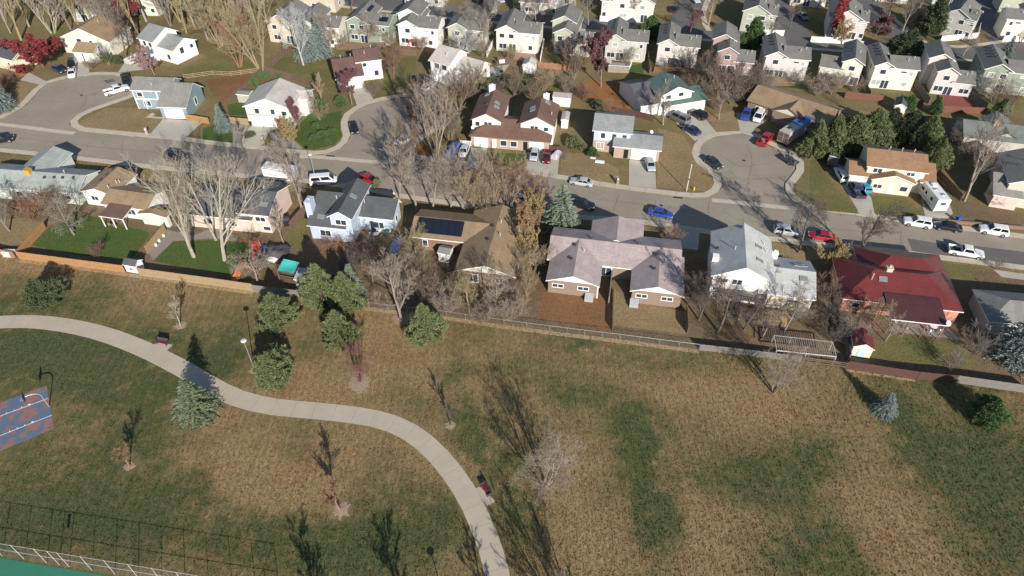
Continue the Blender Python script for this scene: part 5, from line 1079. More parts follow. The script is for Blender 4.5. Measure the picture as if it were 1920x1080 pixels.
for px, hg, kd, c, l in (((812,396),10,'broad','taupe','bare tree in the street row between two slender ones'),((868,392),10.5,'cotton','taupe','branchy bare tree behind the solar panel roof'),((950,398),10,'vase','taupe','multi stemmed bare tree next to the rust tinted one'),((750,372),9,'broad','taupe','bare tree at the verge beside the light blue house drive'),((905,400),9,'spread','tan','low straw coloured tree behind the solar roof ridge'),((990,395),8.5,'vase','rust','rust twigged tree close to the blue green spruce'),((775,300),9,'vase','brown','brown bare tree on the orange mulch island'),((840,265),10,'vase','brown','brown bare tree beside the duplex rails'),((1880,360),6,'broad','gray','grey bare tree at the pink house wall')):
    tree(px, hg, kd, c, l, wide=0.95)

# ============================================================ fences
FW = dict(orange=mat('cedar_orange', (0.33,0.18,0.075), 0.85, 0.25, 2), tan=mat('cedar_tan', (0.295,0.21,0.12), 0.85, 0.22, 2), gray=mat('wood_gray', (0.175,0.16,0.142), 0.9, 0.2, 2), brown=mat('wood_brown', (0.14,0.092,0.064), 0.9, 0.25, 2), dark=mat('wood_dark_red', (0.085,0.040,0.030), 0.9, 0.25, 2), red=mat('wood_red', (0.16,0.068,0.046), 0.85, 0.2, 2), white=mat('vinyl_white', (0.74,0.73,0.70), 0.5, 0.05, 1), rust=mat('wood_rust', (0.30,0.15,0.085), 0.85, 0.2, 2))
def fence(label, px, hgt, col, style='plank', name='wooden_fence', step=2.4, postcol=None):
    pts = [G(*p) for p in px]; m = FW.get(col) or M_STEEL; root = empty(name, pts[0]); tag(root, label, 'fence'); o = Vector(pts[0])
    rnd = random.Random(label); pm = FW[postcol] if postcol else m; shared = {}
    for si, (p, q) in enumerate(zip(pts, pts[1:])):
        d = q-p; L = d.length; n = max(1, round(L/step)); l = L/n; ang = math.atan2(d.y, d.x)
        variants = []
        for vi in range(min(3, n)):
            b = MB()
            if style == 'plank':
                k = max(3, int(l/0.15)); w = l/k
                for i in range(k):
                    t = hgt-0.02-rnd.uniform(0,0.05); y = rnd.uniform(-0.006,0.006)
                    b.box(i*w+0.006, (i+1)*w-0.006, y-0.012, y+0.012, 0.05, t)
                for z in (0.35, hgt-0.35): b.box(0.05, l-0.05, 0.022, 0.062, z-0.045, z+0.045)
            elif style == 'vinyl':
                b.box(0.07, l-0.07, -0.02, 0.02, 0.08, hgt-0.12); b.box(0.06, l-0.06, -0.035, 0.035, hgt-0.14, hgt-0.02); b.box(0.06, l-0.06, -0.035, 0.035, 0.05, 0.16)
            elif style == 'rail':
                for z in (0.3, 0.65, 1.0): b.box(0.0, l, -0.035, 0.035, z*hgt/1.1-0.06, z*hgt/1.1+0.06)
            elif style == 'picket':
                k = max(3, int(l/0.3)); w = l/k
                for i in range(k): b.box(i*w+0.03, (i+1)*w-0.06, -0.012, 0.012, 0.06, hgt)
                for z in (0.25, hgt-0.25): b.box(0.05, l-0.05, 0.016, 0.05, z-0.04, z+0.04)
            else:   # chain link: top rail and crossed wires
                b.tube([(0,0,hgt-0.03),(l,0,hgt-0.03)], 0.022, 5, cap=False); s = 0.24; r = 0.0035
                k = int((l+hgt)/s)
                for i in range(k+1):
                    x = i*s
                    x0, z0 = (x, 0.05) if x <= l else (l, 0.05+x-l); x1, z1 = (x-hgt+0.1, hgt-0.05) if x-hgt+0.1 >= 0 else (0, 0.05+x)
                    if z1 > z0+0.02:
                        for mirror in (0, 1):
                            f = (lambda v: l-v) if mirror else (lambda v: v)
                            b.tube([(f(x0),0.004*mirror,z0),(f(x1),0.004*mirror,z1)], r, 3, cap=False)
            variants.append(b.mesh('panel', m))
        pb = MB()
        if style == 'chain': pb.tube([(0,0,0),(0,0,hgt+0.04)], 0.032, 6)
        elif style == 'vinyl': pb.box(-0.065,0.065,-0.065,0.065,0,hgt+0.05)
        else: pb.box(-0.05,0.05,0.024,0.12,0,hgt-0.08 if style == 'plank' else hgt+0.05)
        pme = pb.mesh('post', pm)
        for i in range(n):
            c = p+d*(i/n)-o
            link('panel', variants[i % len(variants)], root, c, (0,0,ang)); link('post', pme, root, c, (0,0,ang))
        if si == len(pts)-2: link('post', pme, root, q-o, (0,0,ang))
    return root
fence('orange cedar plank fence along the green lawn and park edge', [(37,486),(235,512)], 1.8, 'orange')
fence('tan plank fence from the playhouse to the grey section', [(262,517),(400,536),(475,547)], 1.85, 'tan')
fence('weathered grey plank fence under the backyard pines', [(477,548),(560,558),(655,572)], 1.7, 'gray')
fence('rust slatted fence beside the white utility box', [(-60,466),(29,484)], 1.5, 'rust')
fence('orange cedar side fence beside the pale green house yard', [(38,484),c1(420,135)], 1.8, 'orange')
fence('tan plank fence dividing the two green lawns', [c1(1335,365),c1(1500,165)], 1.9, 'tan')
fence('chain link fence behind the brick houses', [(657,573),(837,594),(945,610),(1030,621),(1162,637),(1310,656)], 1.25, 'steel', 'chain', name='chain_link_fence', step=3.0)
fence('weathered grey plank fence under the white pergola', [(1311,657),(1410,668),(1500,680)], 1.4, 'gray')
fence('open brown rail fence between pergola and red shed', [(1500,680),(1586,691)], 1.3, 'brown', 'rail')
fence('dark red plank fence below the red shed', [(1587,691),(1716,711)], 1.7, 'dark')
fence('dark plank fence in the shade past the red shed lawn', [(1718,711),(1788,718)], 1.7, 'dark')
fence('grey plank fence behind the bushy pine', [(1790,718),(1935,739)], 1.7, 'gray')
fence('grey side fence between the chalet and salmon house yards', [(1591,676),(1566,590)], 1.6, 'gray')
fence('low wire and plank divider between the duplex yards', [c4(718,700),c4(708,1060)], 1.2, 'brown', 'picket')
fence('brown side fence at the duplex yard edge', [c4(1372,885),c4(1380,1080)], 1.6, 'brown')
fence('brown plank fence running between the pink and blue houses', [c2(945,250),c2(790,430)], 1.7, 'brown')
fence('rust plank fence behind the yellow house', [a1(-60,440),a1(120,510),a1(300,590)], 1.8, 'rust')
fence('rust plank fence in front of the yellow house drive', [a1(165,712),a1(305,625)], 1.8, 'rust')
fence('tan wooden rail fence along the olive lawn', [a1(1660,715),a1(1920,680),a2(260,688),a2(530,652)], 1.3, 'tan', 'rail')
fence('weathered plank fence behind the cream house', [a2(575,662),a2(800,720),a2(1000,800)], 1.8, 'brown')
fence('weathered plank fence rising from the fence corner to the cream tract house', [a2(570,652),a2(790,450)], 1.8, 'brown')
fence('brown plank fence between the slate and cream houses', [a2(540,655),a2(400,800),a2(235,945)], 1.7, 'brown')
fence('bright orange fence panel beside the slate house garage', [(351,226),(393,233)], 1.7, 'orange')
fence('pale tan gate fence beside the cream house garage', [b2(255,152),b2(430,168)], 1.7, 'tan')
fence('red brown fence behind the reddish patio', [a3(830,560),a3(1000,590)], 1.6, 'brown')
fence('rust fence behind the garden shed', [a3(1190,610),a3(1490,640)], 1.6, 'rust')
fence('brown fence behind the olive lawn and the spruces', [a2(1200,450),a2(1650,428)], 1.6, 'brown')
fence('brown fence behind the red play set', [a2(1770,492),a3(100,505)], 1.6, 'brown')
fence('brown plank fence above the orange brown yard', [a3(1510,850),a3(1600,910)], 1.7, 'brown')
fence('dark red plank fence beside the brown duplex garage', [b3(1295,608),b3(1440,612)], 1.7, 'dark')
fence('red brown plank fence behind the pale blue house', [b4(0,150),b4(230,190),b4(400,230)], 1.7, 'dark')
fence('dark plank fence beside the rust roofed cream house', [b5(1125,620),b5(1340,850)], 1.7, 'brown')
fence('white picket rail beside the blue tarp', [b3(495,540),b3(592,550)], 1.3, 'white', 'picket')
fence('tan posts and rails along the bare thicket', [b3(425,490),b3(490,330)], 1.6, 'tan', 'rail')
for l, px in (('white side fence of the sage house', [a3(735,515),a3(792,400)]),('white side fence right of the bright white house', [a3(1215,555),a3(1245,400)]),('white side fence of the cream tract house', [a2(1180,402),a2(1295,285)]),('white side fence between the green and white houses', [a2(1650,390),a2(1730,315)]),
    ('white fence at the top street by the parked cars', [a3(0,48),a3(290,42)]),('white fence below the white and grey house', [a3(1275,135),a3(1540,150)]),('white fence left of the large bright white house', [a3(1750,192),a4(250,210)]),('white fence of the grey green corner porch house', [a4(1350,315),a4(1575,325)]),
    ('white fence of the pinkish house by the red column tree', [a4(1820,380),a5(300,395),a5(460,425)]),('white fence round the glass roofed lean to', [a5(1165,375),a5(1495,345),a5(1510,260)]),('white fence of the far corner house', [a5(1725,370),a5(1925,378)]),('low white fence behind the reddish topped tree', [a3(1795,575),a4(20,600)])):
    fence(l, px, 1.6, 'white', 'vinyl', name='vinyl_fence')
for l, px, c in (('red fence behind the curved pale shrubs', [a5(300,885),a5(640,915)], 'red'),('short red fence beside the white shed conifer', [a5(940,955),a5(1000,962)], 'red'),('red fence in front of the red deck', [a5(1150,1010),a5(1560,1030)], 'red'),
    ('grey side fence left of the pale cream house', [a5(430,700),a5(525,885)], 'gray'),('grey side fence left of the red deck', [a5(930,760),a5(1055,940)], 'gray'),('grey side fence right of the red deck', [a5(1420,870),a5(1570,985)], 'gray'),('grey side fence beside the orange deck', [a4(355,520),a4(370,665)], 'gray')):
    fence(l, px, 1.7, c)

# ============================================================ vehicles
PAINT = {}
def paint(n, c=None, r=0.25, coat=0.6):
    if n not in PAINT: PAINT[n] = mat('paint_'+n, c, r, 0.05, 1, coat=coat)
    return PAINT[n]
for n, c in dict(white=(0.72,0.72,0.70), silver=(0.42,0.44,0.46), black=(0.012,0.013,0.016), navy=(0.02,0.03,0.085), blue=(0.025,0.06,0.28), red=(0.33,0.012,0.02), darkred=(0.12,0.01,0.015), teal=(0.035,0.27,0.40), darkgreen=(0.02,0.035,0.035), gray=(0.13,0.14,0.15)).items(): paint(n, c)
def loft(b, st, mi=0):
    """st: (x, half width, z bottom, z shoulder, z top)"""
    ring = []
    for x, w, z0, zs, zt in st:
        ring.append([(x,-w*0.9,z0),(x,-w,z0+0.18),(x,-w,zs-0.08),(x,-w*0.93,zs),(x,-w*0.6,zt),(x,w*0.6,zt),(x,w*0.93,zs),(x,w,zs-0.08),(x,w,z0+0.18),(x,w*0.9,z0)])
    k = len(ring[0]); base = len(b.v)
    for r in ring: b.v.extend(r)
    for i in range(len(ring)-1):
        for j in range(k): b.f.append((base+i*k+j, base+i*k+(j+1)%k, base+(i+1)*k+(j+1)%k, base+(i+1)*k+j)); b.m.append(mi)
    b.f.append(tuple(base+j for j in range(k))); b.m.append(mi); e = base+(len(ring)-1)*k; b.f.append(tuple(e+j for j in range(k-1,-1,-1))); b.m.append(mi)
CARDEF = {  # length, width, cabin (x rear base, rear roof, front roof, front base), belt z, roof z, hood z, deck z
 'sedan': (4.7,1.82,(-1.75,-1.05,0.35,1.15),0.92,1.44,0.86,0.95), 'hatch': (4.2,1.76,(-1.95,-1.6,0.3,1.05),0.95,1.5,0.9,1.0), 'suv': (4.8,1.92,(-2.25,-2.0,0.35,1.0),1.08,1.76,1.04,1.08),
 'wagon': (4.9,1.85,(-2.3,-2.05,0.3,1.05),0.98,1.6,0.95,0.98), 'van': (5.3,1.98,(-2.55,-2.45,1.3,2.1),1.15,2.05,1.08,1.15), 'pickup': (5.7,1.98,(-0.75,-0.6,0.75,1.35),1.12,1.82,1.08,1.12)}
CARME = {}
def car_meshes(kind):
    if kind in CARME: return CARME[kind]
    L, W, (xr, rr, rf, xf), bz, rz, hz, dz = CARDEF[kind]; h = L/2; w = W/2; pk = kind == 'pickup'
    b = MB(); z0 = 0.24 if not pk else 0.34
    if not pk: loft(b, [(-h,w*0.84,z0+0.12,dz-0.12,dz-0.1),(-h+0.16,w*0.95,z0,dz-0.03,dz+0.01),(xr,w,z0,bz,bz+0.03),(xf,w,z0,bz-0.01,bz+0.02),(h-0.75,w*0.97,z0,hz-0.04,hz+0.02),(h-0.14,w*0.88,z0,hz-0.16,hz-0.12),(h,w*0.72,z0+0.12,hz-0.28,hz-0.25)])
    else:
        loft(b, [(xr-0.02,w,z0,bz,bz+0.02),(xf,w,z0,bz-0.01,bz+0.02),(h-0.75,w*0.97,z0,hz-0.02,hz+0.03),(h-0.12,w*0.9,z0,hz-0.1,hz-0.06),(h,w*0.8,z0+0.1,hz-0.2,hz-0.18)])
        b.box(-h,xr-0.04,-w,-w+0.09,z0+0.05,bz-0.02); b.box(-h,xr-0.04,w-0.09,w,z0+0.05,bz-0.02); b.box(-h,-h+0.08,-w+0.092,w-0.092,z0+0.05,bz-0.03)
    # cabin shell
    iw = w*0.93; tw = w*0.76
    lo = [(xr,-iw,bz+0.005),(xf,-iw,bz+0.005),(xf,iw,bz+0.005),(xr,iw,bz+0.005)]; hi = [(rr,-tw,rz-0.05),(rf,-tw,rz-0.05),(rf,tw,rz-0.05),(rr,tw,rz-0.05)]
    b.hexa(lo+hi); b.hexa([(rr-0.01,-tw-0.01,rz-0.05),(rf+0.01,-tw-0.01,rz-0.05),(rf+0.01,tw+0.01,rz-0.05),(rr-0.01,tw+0.01,rz-0.05),(rr+0.2,-tw+0.16,rz),(rf-0.2,-tw+0.16,rz),(rf-0.2,tw-0.16,rz),(rr+0.2,tw-0.16,rz)])
    body = b.mesh('body', M_WHITE)
    V = [Vector(p) for p in lo+hi]
    def pane(a, c, d, e, u0, u1, v0, v1, out):
        """window in the quad a c (low) d e (high)"""
        f = lambda u, v: a.lerp(c, u).lerp(e.lerp(d, u), v)+out
        q = MB(); pts = [f(u0,v0), f(u1,v0), f(u1,v1), f(u0,v1)]; n = (pts[1]-pts[0]).cross(pts[3]-pts[0]).normalized()*0.012
        q.hexa([p-n for p in pts]+[p+n for p in pts]); return q
    z = Vector((0,0,0))
    ws = pane(V[1],V[2],V[6],V[5],0.05,0.95,0.06,0.94,z).mesh('windshield', M_CARGLASS); rw = pane(V[0],V[3],V[7],V[4],0.07,0.93,0.15,0.92,z).mesh('rear_window', M_CARGLASS)
    sides = []
    for a, c, d, e in ((V[0],V[1],V[5],V[4]),(V[3],V[2],V[6],V[7])):
        q = MB()
        for u0, u1 in (((0.08,0.92),) if pk else ((0.06,0.47),(0.52,0.93))):
            t = pane(a,c,d,e,u0,u1,0.12,0.92,z); q.add(t.v, t.f)
        sides.append(q.mesh('side_window', M_CARGLASS))
    wr = 0.33 if kind in ('sedan','hatch','wagon') else 0.39
    t = MB(); t.tube([(0,-0.11,0),(0,0.11,0)], wr, 14); ty = t.mesh('wheel', M_RUBBER)
    t = MB(); t.tube([(0,-0.118,0),(0,0.118,0)], wr*0.6, 10); ri = t.mesh('rim', M_CHROME)
    t = MB(); t.box(-0.05,0.05,-0.19,0.19,-0.07,0.07); hl = t.mesh('headlight', M_LAMP); t = MB(); t.box(-0.04,0.04,-0.14,0.14,-0.1,0.1); tl = t.mesh('taillight', M_REDLAMP)
    t = MB(); t.box(-0.06,0.06,-w*0.8,w*0.8,-0.11,0.11); bp = t.mesh('bumper', M_DARKMETAL)
    bed = None
    if pk: t = MB(); t.box(-h+0.083,xr-0.045,-w+0.093,w-0.093,z0+0.1,z0+0.28); bed = t.mesh('bed_floor', M_BLACK)
    CARME[kind] = (body, ws, rw, sides, ty, ri, hl, tl, bp, bed, wr); return CARME[kind]
def car(label, rear, front, kind, col, z=-0.13, cat=None, at=None):
    A, B = G(*rear), G(*front); c = (A+B)/2; ang = math.atan2((B-A).y, (B-A).x)
    if at: c = G(*at)
    root = empty({'suv':'parked_suv','pickup':'pickup_truck','van':'parked_van'}.get(kind, 'parked_car'), (c.x, c.y, z), ang); tag(root, label, cat or {'pickup':'pickup','van':'van'}.get(kind, 'car'))
    body, ws, rw, sides, ty, ri, hl, tl, bp, bed, wr = car_meshes(kind); L, W, cb, bz, rz, hz, dz = CARDEF[kind]; h = L/2; w = W/2
    link('body', body, root, mat=paint(col) if isinstance(col, str) else col); link('windshield', ws, root); link('rear_window', rw, root)
    for s in sides: link('side_window', s, root)
    for sx in (h-0.88, -h+0.98):
        for sy in (-1, 1): link('rim', ri, link('wheel', ty, root, (sx, sy*(w-0.09), wr)))
    for sy in (-1, 1):
        link('headlight', hl, root, (h-0.10, sy*w*0.62, hz-0.22)); link('taillight', tl, root, (-h+0.02, sy*w*0.74, dz-0.25))
    link('bumper', bp, root, (h-0.06, 0, 0.45)); link('bumper', bp, root, (-h+0.05, 0, 0.45))
    if bed: link('bed_floor', bed, root)
    return root
ZD = 0.02
for a in (('silver sedan parked at the kerb of the tan lawn',(1112,348),(1069,341),'sedan','silver'),('black car half hidden by the blue green spruce',(1072,384),(1112,391),'suv','black'),('white car under the rust tinted bare tree',(962,374),(1000,379),'sedan','white'),('blue sedan at the edge of the big house shadow',(1217,399),(1260,408),'sedan','blue'),
 ('dark silver car under the bare street tree',(1450,433),(1500,440),'wagon','silver'),('red car parked on the street next to the bare tree',(1561,449),(1518,443),'sedan','red'),('white suv parked ahead of the black sedan',(1742,425),(1695,417),'suv','white'),('glossy black sedan parked between two white suvs',(1803,433),(1748,424),'sedan','black'),('long white suv parked by the brick planter',(1890,441),(1832,431),'suv','white'),
 ('white pickup with black bed on the new asphalt patch',(1780,471),(1838,482),'pickup','white'),('black suv on the road past the pale green house',(-16,268),(26,262),'suv','black'),('dark suv hidden under the white barked trees',(312,294),(350,301),'suv','black'),('red car in the shade of the blue house',(676,333),(708,346),'sedan','red'),
 ('black car on the round street end beside the corner lawn',(661,231),(667,255),'sedan','black'),('white car at the kerb of the orange mulch island',(772,258),(743,274),'sedan','white'),('dark sedan at the kerb of the right round street',(1322,298),(1350,318),'sedan','darkgreen')): car(*a)
for a in (('black suv in front of the white two storey house',(785,156),(806,152),'suv','black'),('silver car beside the black suv in the thicket drive',(795,172),(812,162),'hatch','silver'),('white sedan beside the blue tarp',(876,276),(865,299),'sedan','white'),('silver hatchback in the duplex driveway',(1005,284),(999,307),'hatch','silver'),('dark red hatchback in the duplex driveway',(1027,288),(1023,311),'hatch','darkred'),
 ('silver car in the drive of the pale blue house',(1215,303),(1222,326),'hatch','silver'),('dark minivan under the bare tree by the carport',(1287,234),(1258,220),'van','gray'),('black suv at the open carport',(1320,226),(1295,212),'suv','black'),('navy sedan on the sloping drive apron',(1307,254),(1283,241),'sedan','navy'),('blue pickup beside the white van',(1403,210),(1395,226),'pickup','blue'),('white van on the ranch house drive',(1432,208),(1413,238),'van','white'),
 ('white wagon behind the dark pickup in the narrow drive',(1582,343),(1570,322),'wagon','white'),('dark blue pickup with black bed in the narrow drive',(1612,374),(1596,346),'pickup','navy'),('bright teal car beside the dark pickup',(1626,366),(1614,345),'hatch','teal'),('blue car beside the red leaved tree',(98,127),(126,141),'sedan','navy'),('black suv in front of the cream house garage',(139,117),(136,132),'suv','black')): car(*a, z=ZD)
for a in (('white car at the kerb below the black suv',(138,131),(135,150),'sedan','white'),('white pickup with black bed cover on the left round street',(196,179),(243,166),'pickup','white'),('black pickup parked against the slate house',(235,143),(241,163),'pickup','black')): car(*a, z=-0.13)
for a in (('black car on the far side street beside the orange leaves',(900,8),(888,2),'suv','black'),('pale car on the far side street verge',(930,0),(940,6),'sedan','silver'),('dark car on the far street by the brown verge',(1262,24),(1270,16),'sedan','black'),('dark car under the pale far street tree',(1312,30),(1306,24),'sedan','navy'),('pale car at the top of the far street',(1300,0),(1306,6),'sedan','silver'),('black car parked beside the low dark red tree',(1652,66),(1668,58),'suv','black'),('grey car on the dark far side street',(1500,28),(1510,40),'sedan','gray'),('dark car in the shade of the far side street',(1545,2),(1556,14),'sedan','black')): car(*a, z=0.03)
def rolling(name, label, cat, rear, front, L, W, z0, z1, m, z=ZD, wheels=1, roof=None, at=None):
    A, B = G(*rear), G(*front); c = (A+B)/2; ang = math.atan2((B-A).y, (B-A).x)
    root = empty(name, (c.x, c.y, z), ang); tag(root, label, cat); h = L/2; w = W/2
    b = MB(); r = 0.12
    pr = [(-w,z0),(w,z0),(w,z1-r),(w-r,z1),(-w+r,z1),(-w,z1-r)]
    vs = [(x,y,zz) for x in (-h,h) for y,zz in pr]; n = 6
    b.add(vs, [tuple(range(n-1,-1,-1)), tuple(range(n,2*n))]+[(i,(i+1)%n,n+(i+1)%n,n+i) for i in range(n)]); b.obj('body', m, root)
    t = MB(); t.tube([(0,-0.11,0),(0,0.11,0)], 0.33, 12); ty = t.mesh('wheel', M_RUBBER); t = MB(); t.tube([(0,-0.12,0),(0,0.12,0)], 0.19, 8); ri = t.mesh('rim', M_CHROME)
    for k in range(wheels):
        x = (-0.5-0.75*k) if wheels <= 2 else (h*0.6, -h*0.45, -h*0.45-0.8)[k]
        for sy in (-1, 1): link('rim', ri, link('wheel', ty, root, (x, sy*(w-0.1), 0.33)))
    return root, h, w
def boxpart(root, name, m, x0, x1, y0, y1, z0, z1): b = MB(); b.box(x0,x1,y0,y1,z0,z1); return b.obj(name, m, root)
# enclosed white trailer in the street
tr, h_, w_ = rolling('cargo_trailer', 'white enclosed trailer with red lettering behind the tall bare tree', 'trailer', (501,330), (556,338), 6.4, 2.4, 0.45, 2.9, M_WHITE, z=-0.13, wheels=2)
boxpart(tr, 'ramp_door', M_TRIM, -h_-0.05, -h_+0.0, -w_+0.1, w_-0.1, 0.55, 2.7); b = MB(); b.tube([(h_,0,0.5),(h_+1.3,0,0.5)], 0.06, 6); b.obj('tow_bar', M_DARKMETAL, tr)
boxpart(tr, 'roof_rail', M_STEEL, -h_+0.02, h_-0.02, -w_-0.015, -w_+0.03, 2.72, 2.82); boxpart(tr, 'roof_vent', M_STEEL, -2.2, -1.8, -0.2, 0.2, 2.9, 3.02)
# half readable red lettering on the flank, strokes only
b = MB(); x = -h_+1.05; redp = mat('sign_red', (0.35,0.02,0.04), 0.6)
def stroke(b, x, segs):
    for (p, q) in segs: b.tube([(x+p[0], -w_-0.006, 1.35+p[1]), (x+q[0], -w_-0.006, 1.35+q[1])], 0.035, 4)
Aq = [((0,0),(0.17,0.5)),((0.17,0.5),(0.34,0)),((0.07,0.18),(0.27,0.18))]; Dq = [((0,0),(0,0.5)),((0,0.5),(0.2,0.42)),((0.2,0.42),(0.3,0.25)),((0.3,0.25),(0.2,0.08)),((0.2,0.08),(0,0))]; Eq = [((0,0),(0,0.5)),((0,0.5),(0.28,0.5)),((0,0.25),(0.22,0.25)),((0,0),(0.28,0))]; Nq = [((0,0),(0,0.5)),((0,0.5),(0.28,0)),((0.28,0),(0.28,0.5))]
for i, q in enumerate((Aq, Dq, Dq, Eq, Nq)): stroke(b, x+0.42*i, q)
b.obj('lettering', redp, tr)
# travel trailer
tr, h_, w_ = rolling('travel_trailer', 'white travel trailer on the drive beside the cream house', 'trailer', (1758,398), (1727,358), 7.6, 2.5, 0.5, 3.1, paint('white', None), wheels=2)
for x, ww in ((1.6,0.9),(0.2,0.5),(-1.9,0.7)):
    o = boxpart(tr, 'window', M_DARKMETAL, x-ww/2, x+ww/2, w_-0.01, w_+0.03, 1.7, 2.3)
    boxpart(o, 'pane', M_CARGLASS, x-ww/2+0.05, x+ww/2-0.05, w_+0.031, w_+0.04, 1.76, 2.24)
boxpart(tr, 'window', M_DARKMETAL, -h_-0.03, -h_+0.01, -0.5, 0.5, 1.9, 2.4); boxpart(tr, 'stripe', M_DARKMETAL, -2.2, 2.6, w_-0.01, w_+0.012, 0.95, 1.05); boxpart(tr, 'bumper', M_DARKMETAL, -h_-0.25, -h_-0.1, -1.0, 1.0, 0.42, 0.55)
for x, y in ((1.8,0),(-0.4,0.3),(-2.2,-0.3)): boxpart(tr, 'roof_hatch', M_STEEL, x-0.3, x+0.3, y-0.3, y+0.3, 3.1, 3.24)
boxpart(tr, 'air_conditioner', M_WHITE, 0.4, 1.3, -0.4, 0.4, 3.1, 3.4)
# motorhome with blue tarp
tr, h_, w_ = rolling('motorhome', 'long motorhome with a blue tarp over its roof beside the pines', 'motorhome', (1464,272), (1512,240), 10.2, 2.5, 0.55, 3.2, mat('motorhome_tan', (0.42,0.38,0.34), 0.5), wheels=3)
b = MB(); b.box(-0.6,h_-0.2,-w_-0.03,w_+0.03,3.0,3.225); b.obj('roof_tarp', mat('tarp_blue', (0.035,0.11,0.34), 0.5, 0.25, 2), tr)
for y0, y1 in ((-w_+0.12,-0.08),(0.08,w_-0.12)):
    for z0, z1 in ((0.75,1.75),(1.85,2.85)): boxpart(tr, 'rear_panel', mat('panel_brown', (0.12,0.085,0.08), 0.7), -h_-0.03, -h_+0.01, y0, y1, z0, z1)
for x, y in ((-3.2,0.2),(0.8,0),(2.6,0.2)): boxpart(tr, 'roof_hatch', M_BLACK, x-0.35, x+0.35, y-0.3, y+0.3, 3.2, 3.34)
# red truck with loaded bed
r_ = car('red truck with a cluttered open bed beside the motorhome', (1424,276), (1445,254), 'pickup', 'red', z=-0.13)
rnd = random.Random(5)
for i in range(7):
    x, y = rnd.uniform(-2.3,-1.1), rnd.uniform(-0.6,0.6); s = rnd.uniform(0.15,0.35); b = MB(); b.box(x-s,x+s,y-s*0.8,y+s*0.8,0.63,0.75+s); o = b.obj('cargo', [M_BLACK, M_STEEL, mat('cargo_red', (0.3,0.03,0.02), 0.7)][i%3], r_)
# dark camper and covered things
tr, h_, w_ = rolling('camper_trailer', 'small dark camper in the shade at the head of the narrow drive', 'trailer', (1556,318), (1566,294), 4.2, 2.1, 0.5, 2.4, mat('camper_dark', (0.085,0.08,0.085), 0.6), wheels=1); boxpart(tr, 'roof_trim', M_WHITE, -1.85, -1.75, -1.0, 1.0, 2.41, 2.5)
tr, h_, w_ = rolling('utility_trailer', 'dark utility trailer heaped with scrap at the kerb', 'trailer', (1490,310), (1470,298), 3.4, 1.8, 0.4, 0.9, M_DARKMETAL, z=-0.13, wheels=1)
for i in range(14):
    x, y = rnd.uniform(-1.5,1.5), rnd.uniform(-0.75,0.75); b = MB(); b.tube([(x,y,0.85),(x+rnd.uniform(-.7,.7),y+rnd.uniform(-.5,.5),1.2+rnd.random()*0.6)], 0.06, 4); b.obj('scrap', [M_DARKMETAL, M_STEEL, M_BLACK][i%3], tr)
def tarp(label, px, L, W, H, ang, m, name='covered_load', seed=1, cat='tarp'):
    """loose sheet over a load: wrinkled dome reaching the ground"""
    rnd = random.Random(seed); p = G(*px); n = 14; b = MB(); V = []
    for i in range(n+1):
        for j in range(n+1):
            u = i/n*2-1; v = j/n*2-1; e = max(abs(u)**4, abs(v)**4)
            z = H*(1-e)*(0.75+0.25*math.cos(u*2.2+seed)*math.cos(v*1.7))+rnd.uniform(-0.06,0.06)*(1-e)
            V.append((u*L/2+rnd.uniform(-.06,.06), v*W/2+rnd.uniform(-.06,.06), max(0.0, z)))
    b.add(V, [(i*(n+1)+j, (i+1)*(n+1)+j, (i+1)*(n+1)+j+1, i*(n+1)+j+1) for i in range(n) for j in range(n)])
    o = b.obj(name, m, None, True, (p.x, p.y, 0.02), (0,0,ang)); tag(o, label, cat); return o
TB = mat('tarp_blue', (0.035,0.11,0.34))
tarp('blue tarp over a load beside the white sedan', (851,283), 5.2, 2.6, 2.1, R(78), TB, seed=3)
tarp('blue tarp over a boat beside the light blue house', (745,458), 4.6, 2.0, 1.2, R(72), TB, seed=4)
tarp('grey covered cart at the edge of the duplex driveway', (1043,292), 3.2, 1.6, 1.2, R(60), mat('cover_gray', (0.4,0.4,0.42), 0.7), seed=6)
tarp('blue sheet over a tub behind the red slide', (501,466), 1.8, 1.6, 0.7, 0.4, TB, seed=8)
tarp('dark grey canopy sheet beside the play deck', (520,475), 4.2, 3.4, 1.9, 0.1, mat('cover_dark', (0.05,0.05,0.055), 0.8), seed=9)
tarp('white sheet on the ground by the bare fruit tree', (508,485), 2.4, 1.4, 0.5, -0.4, M_TRIM, seed=12)
tarp('dark canopy over the orange deck', (1270,128), 4.5, 4.0, 2.6, 0.1, mat('cover_dark', (0.05,0.05,0.055)), seed=14)
# silver camper in the white house drive
tr, h_, w_ = rolling('camper_trailer', 'low pale pop up camper on the drive of the white two level house', 'trailer', (242,122), (262,112), 4.0, 2.0, 0.4, 1.4, mat('camper_pale', (0.5,0.48,0.44), 0.6), wheels=1); boxpart(tr, 'lid', M_TRIM, -1.9, 1.9, -0.9, 0.9, 1.41, 1.5)
tr = car('white cab truck behind the tall bare tree in the shade', (590,344), (625,341), 'van', 'white', z=-0.13)
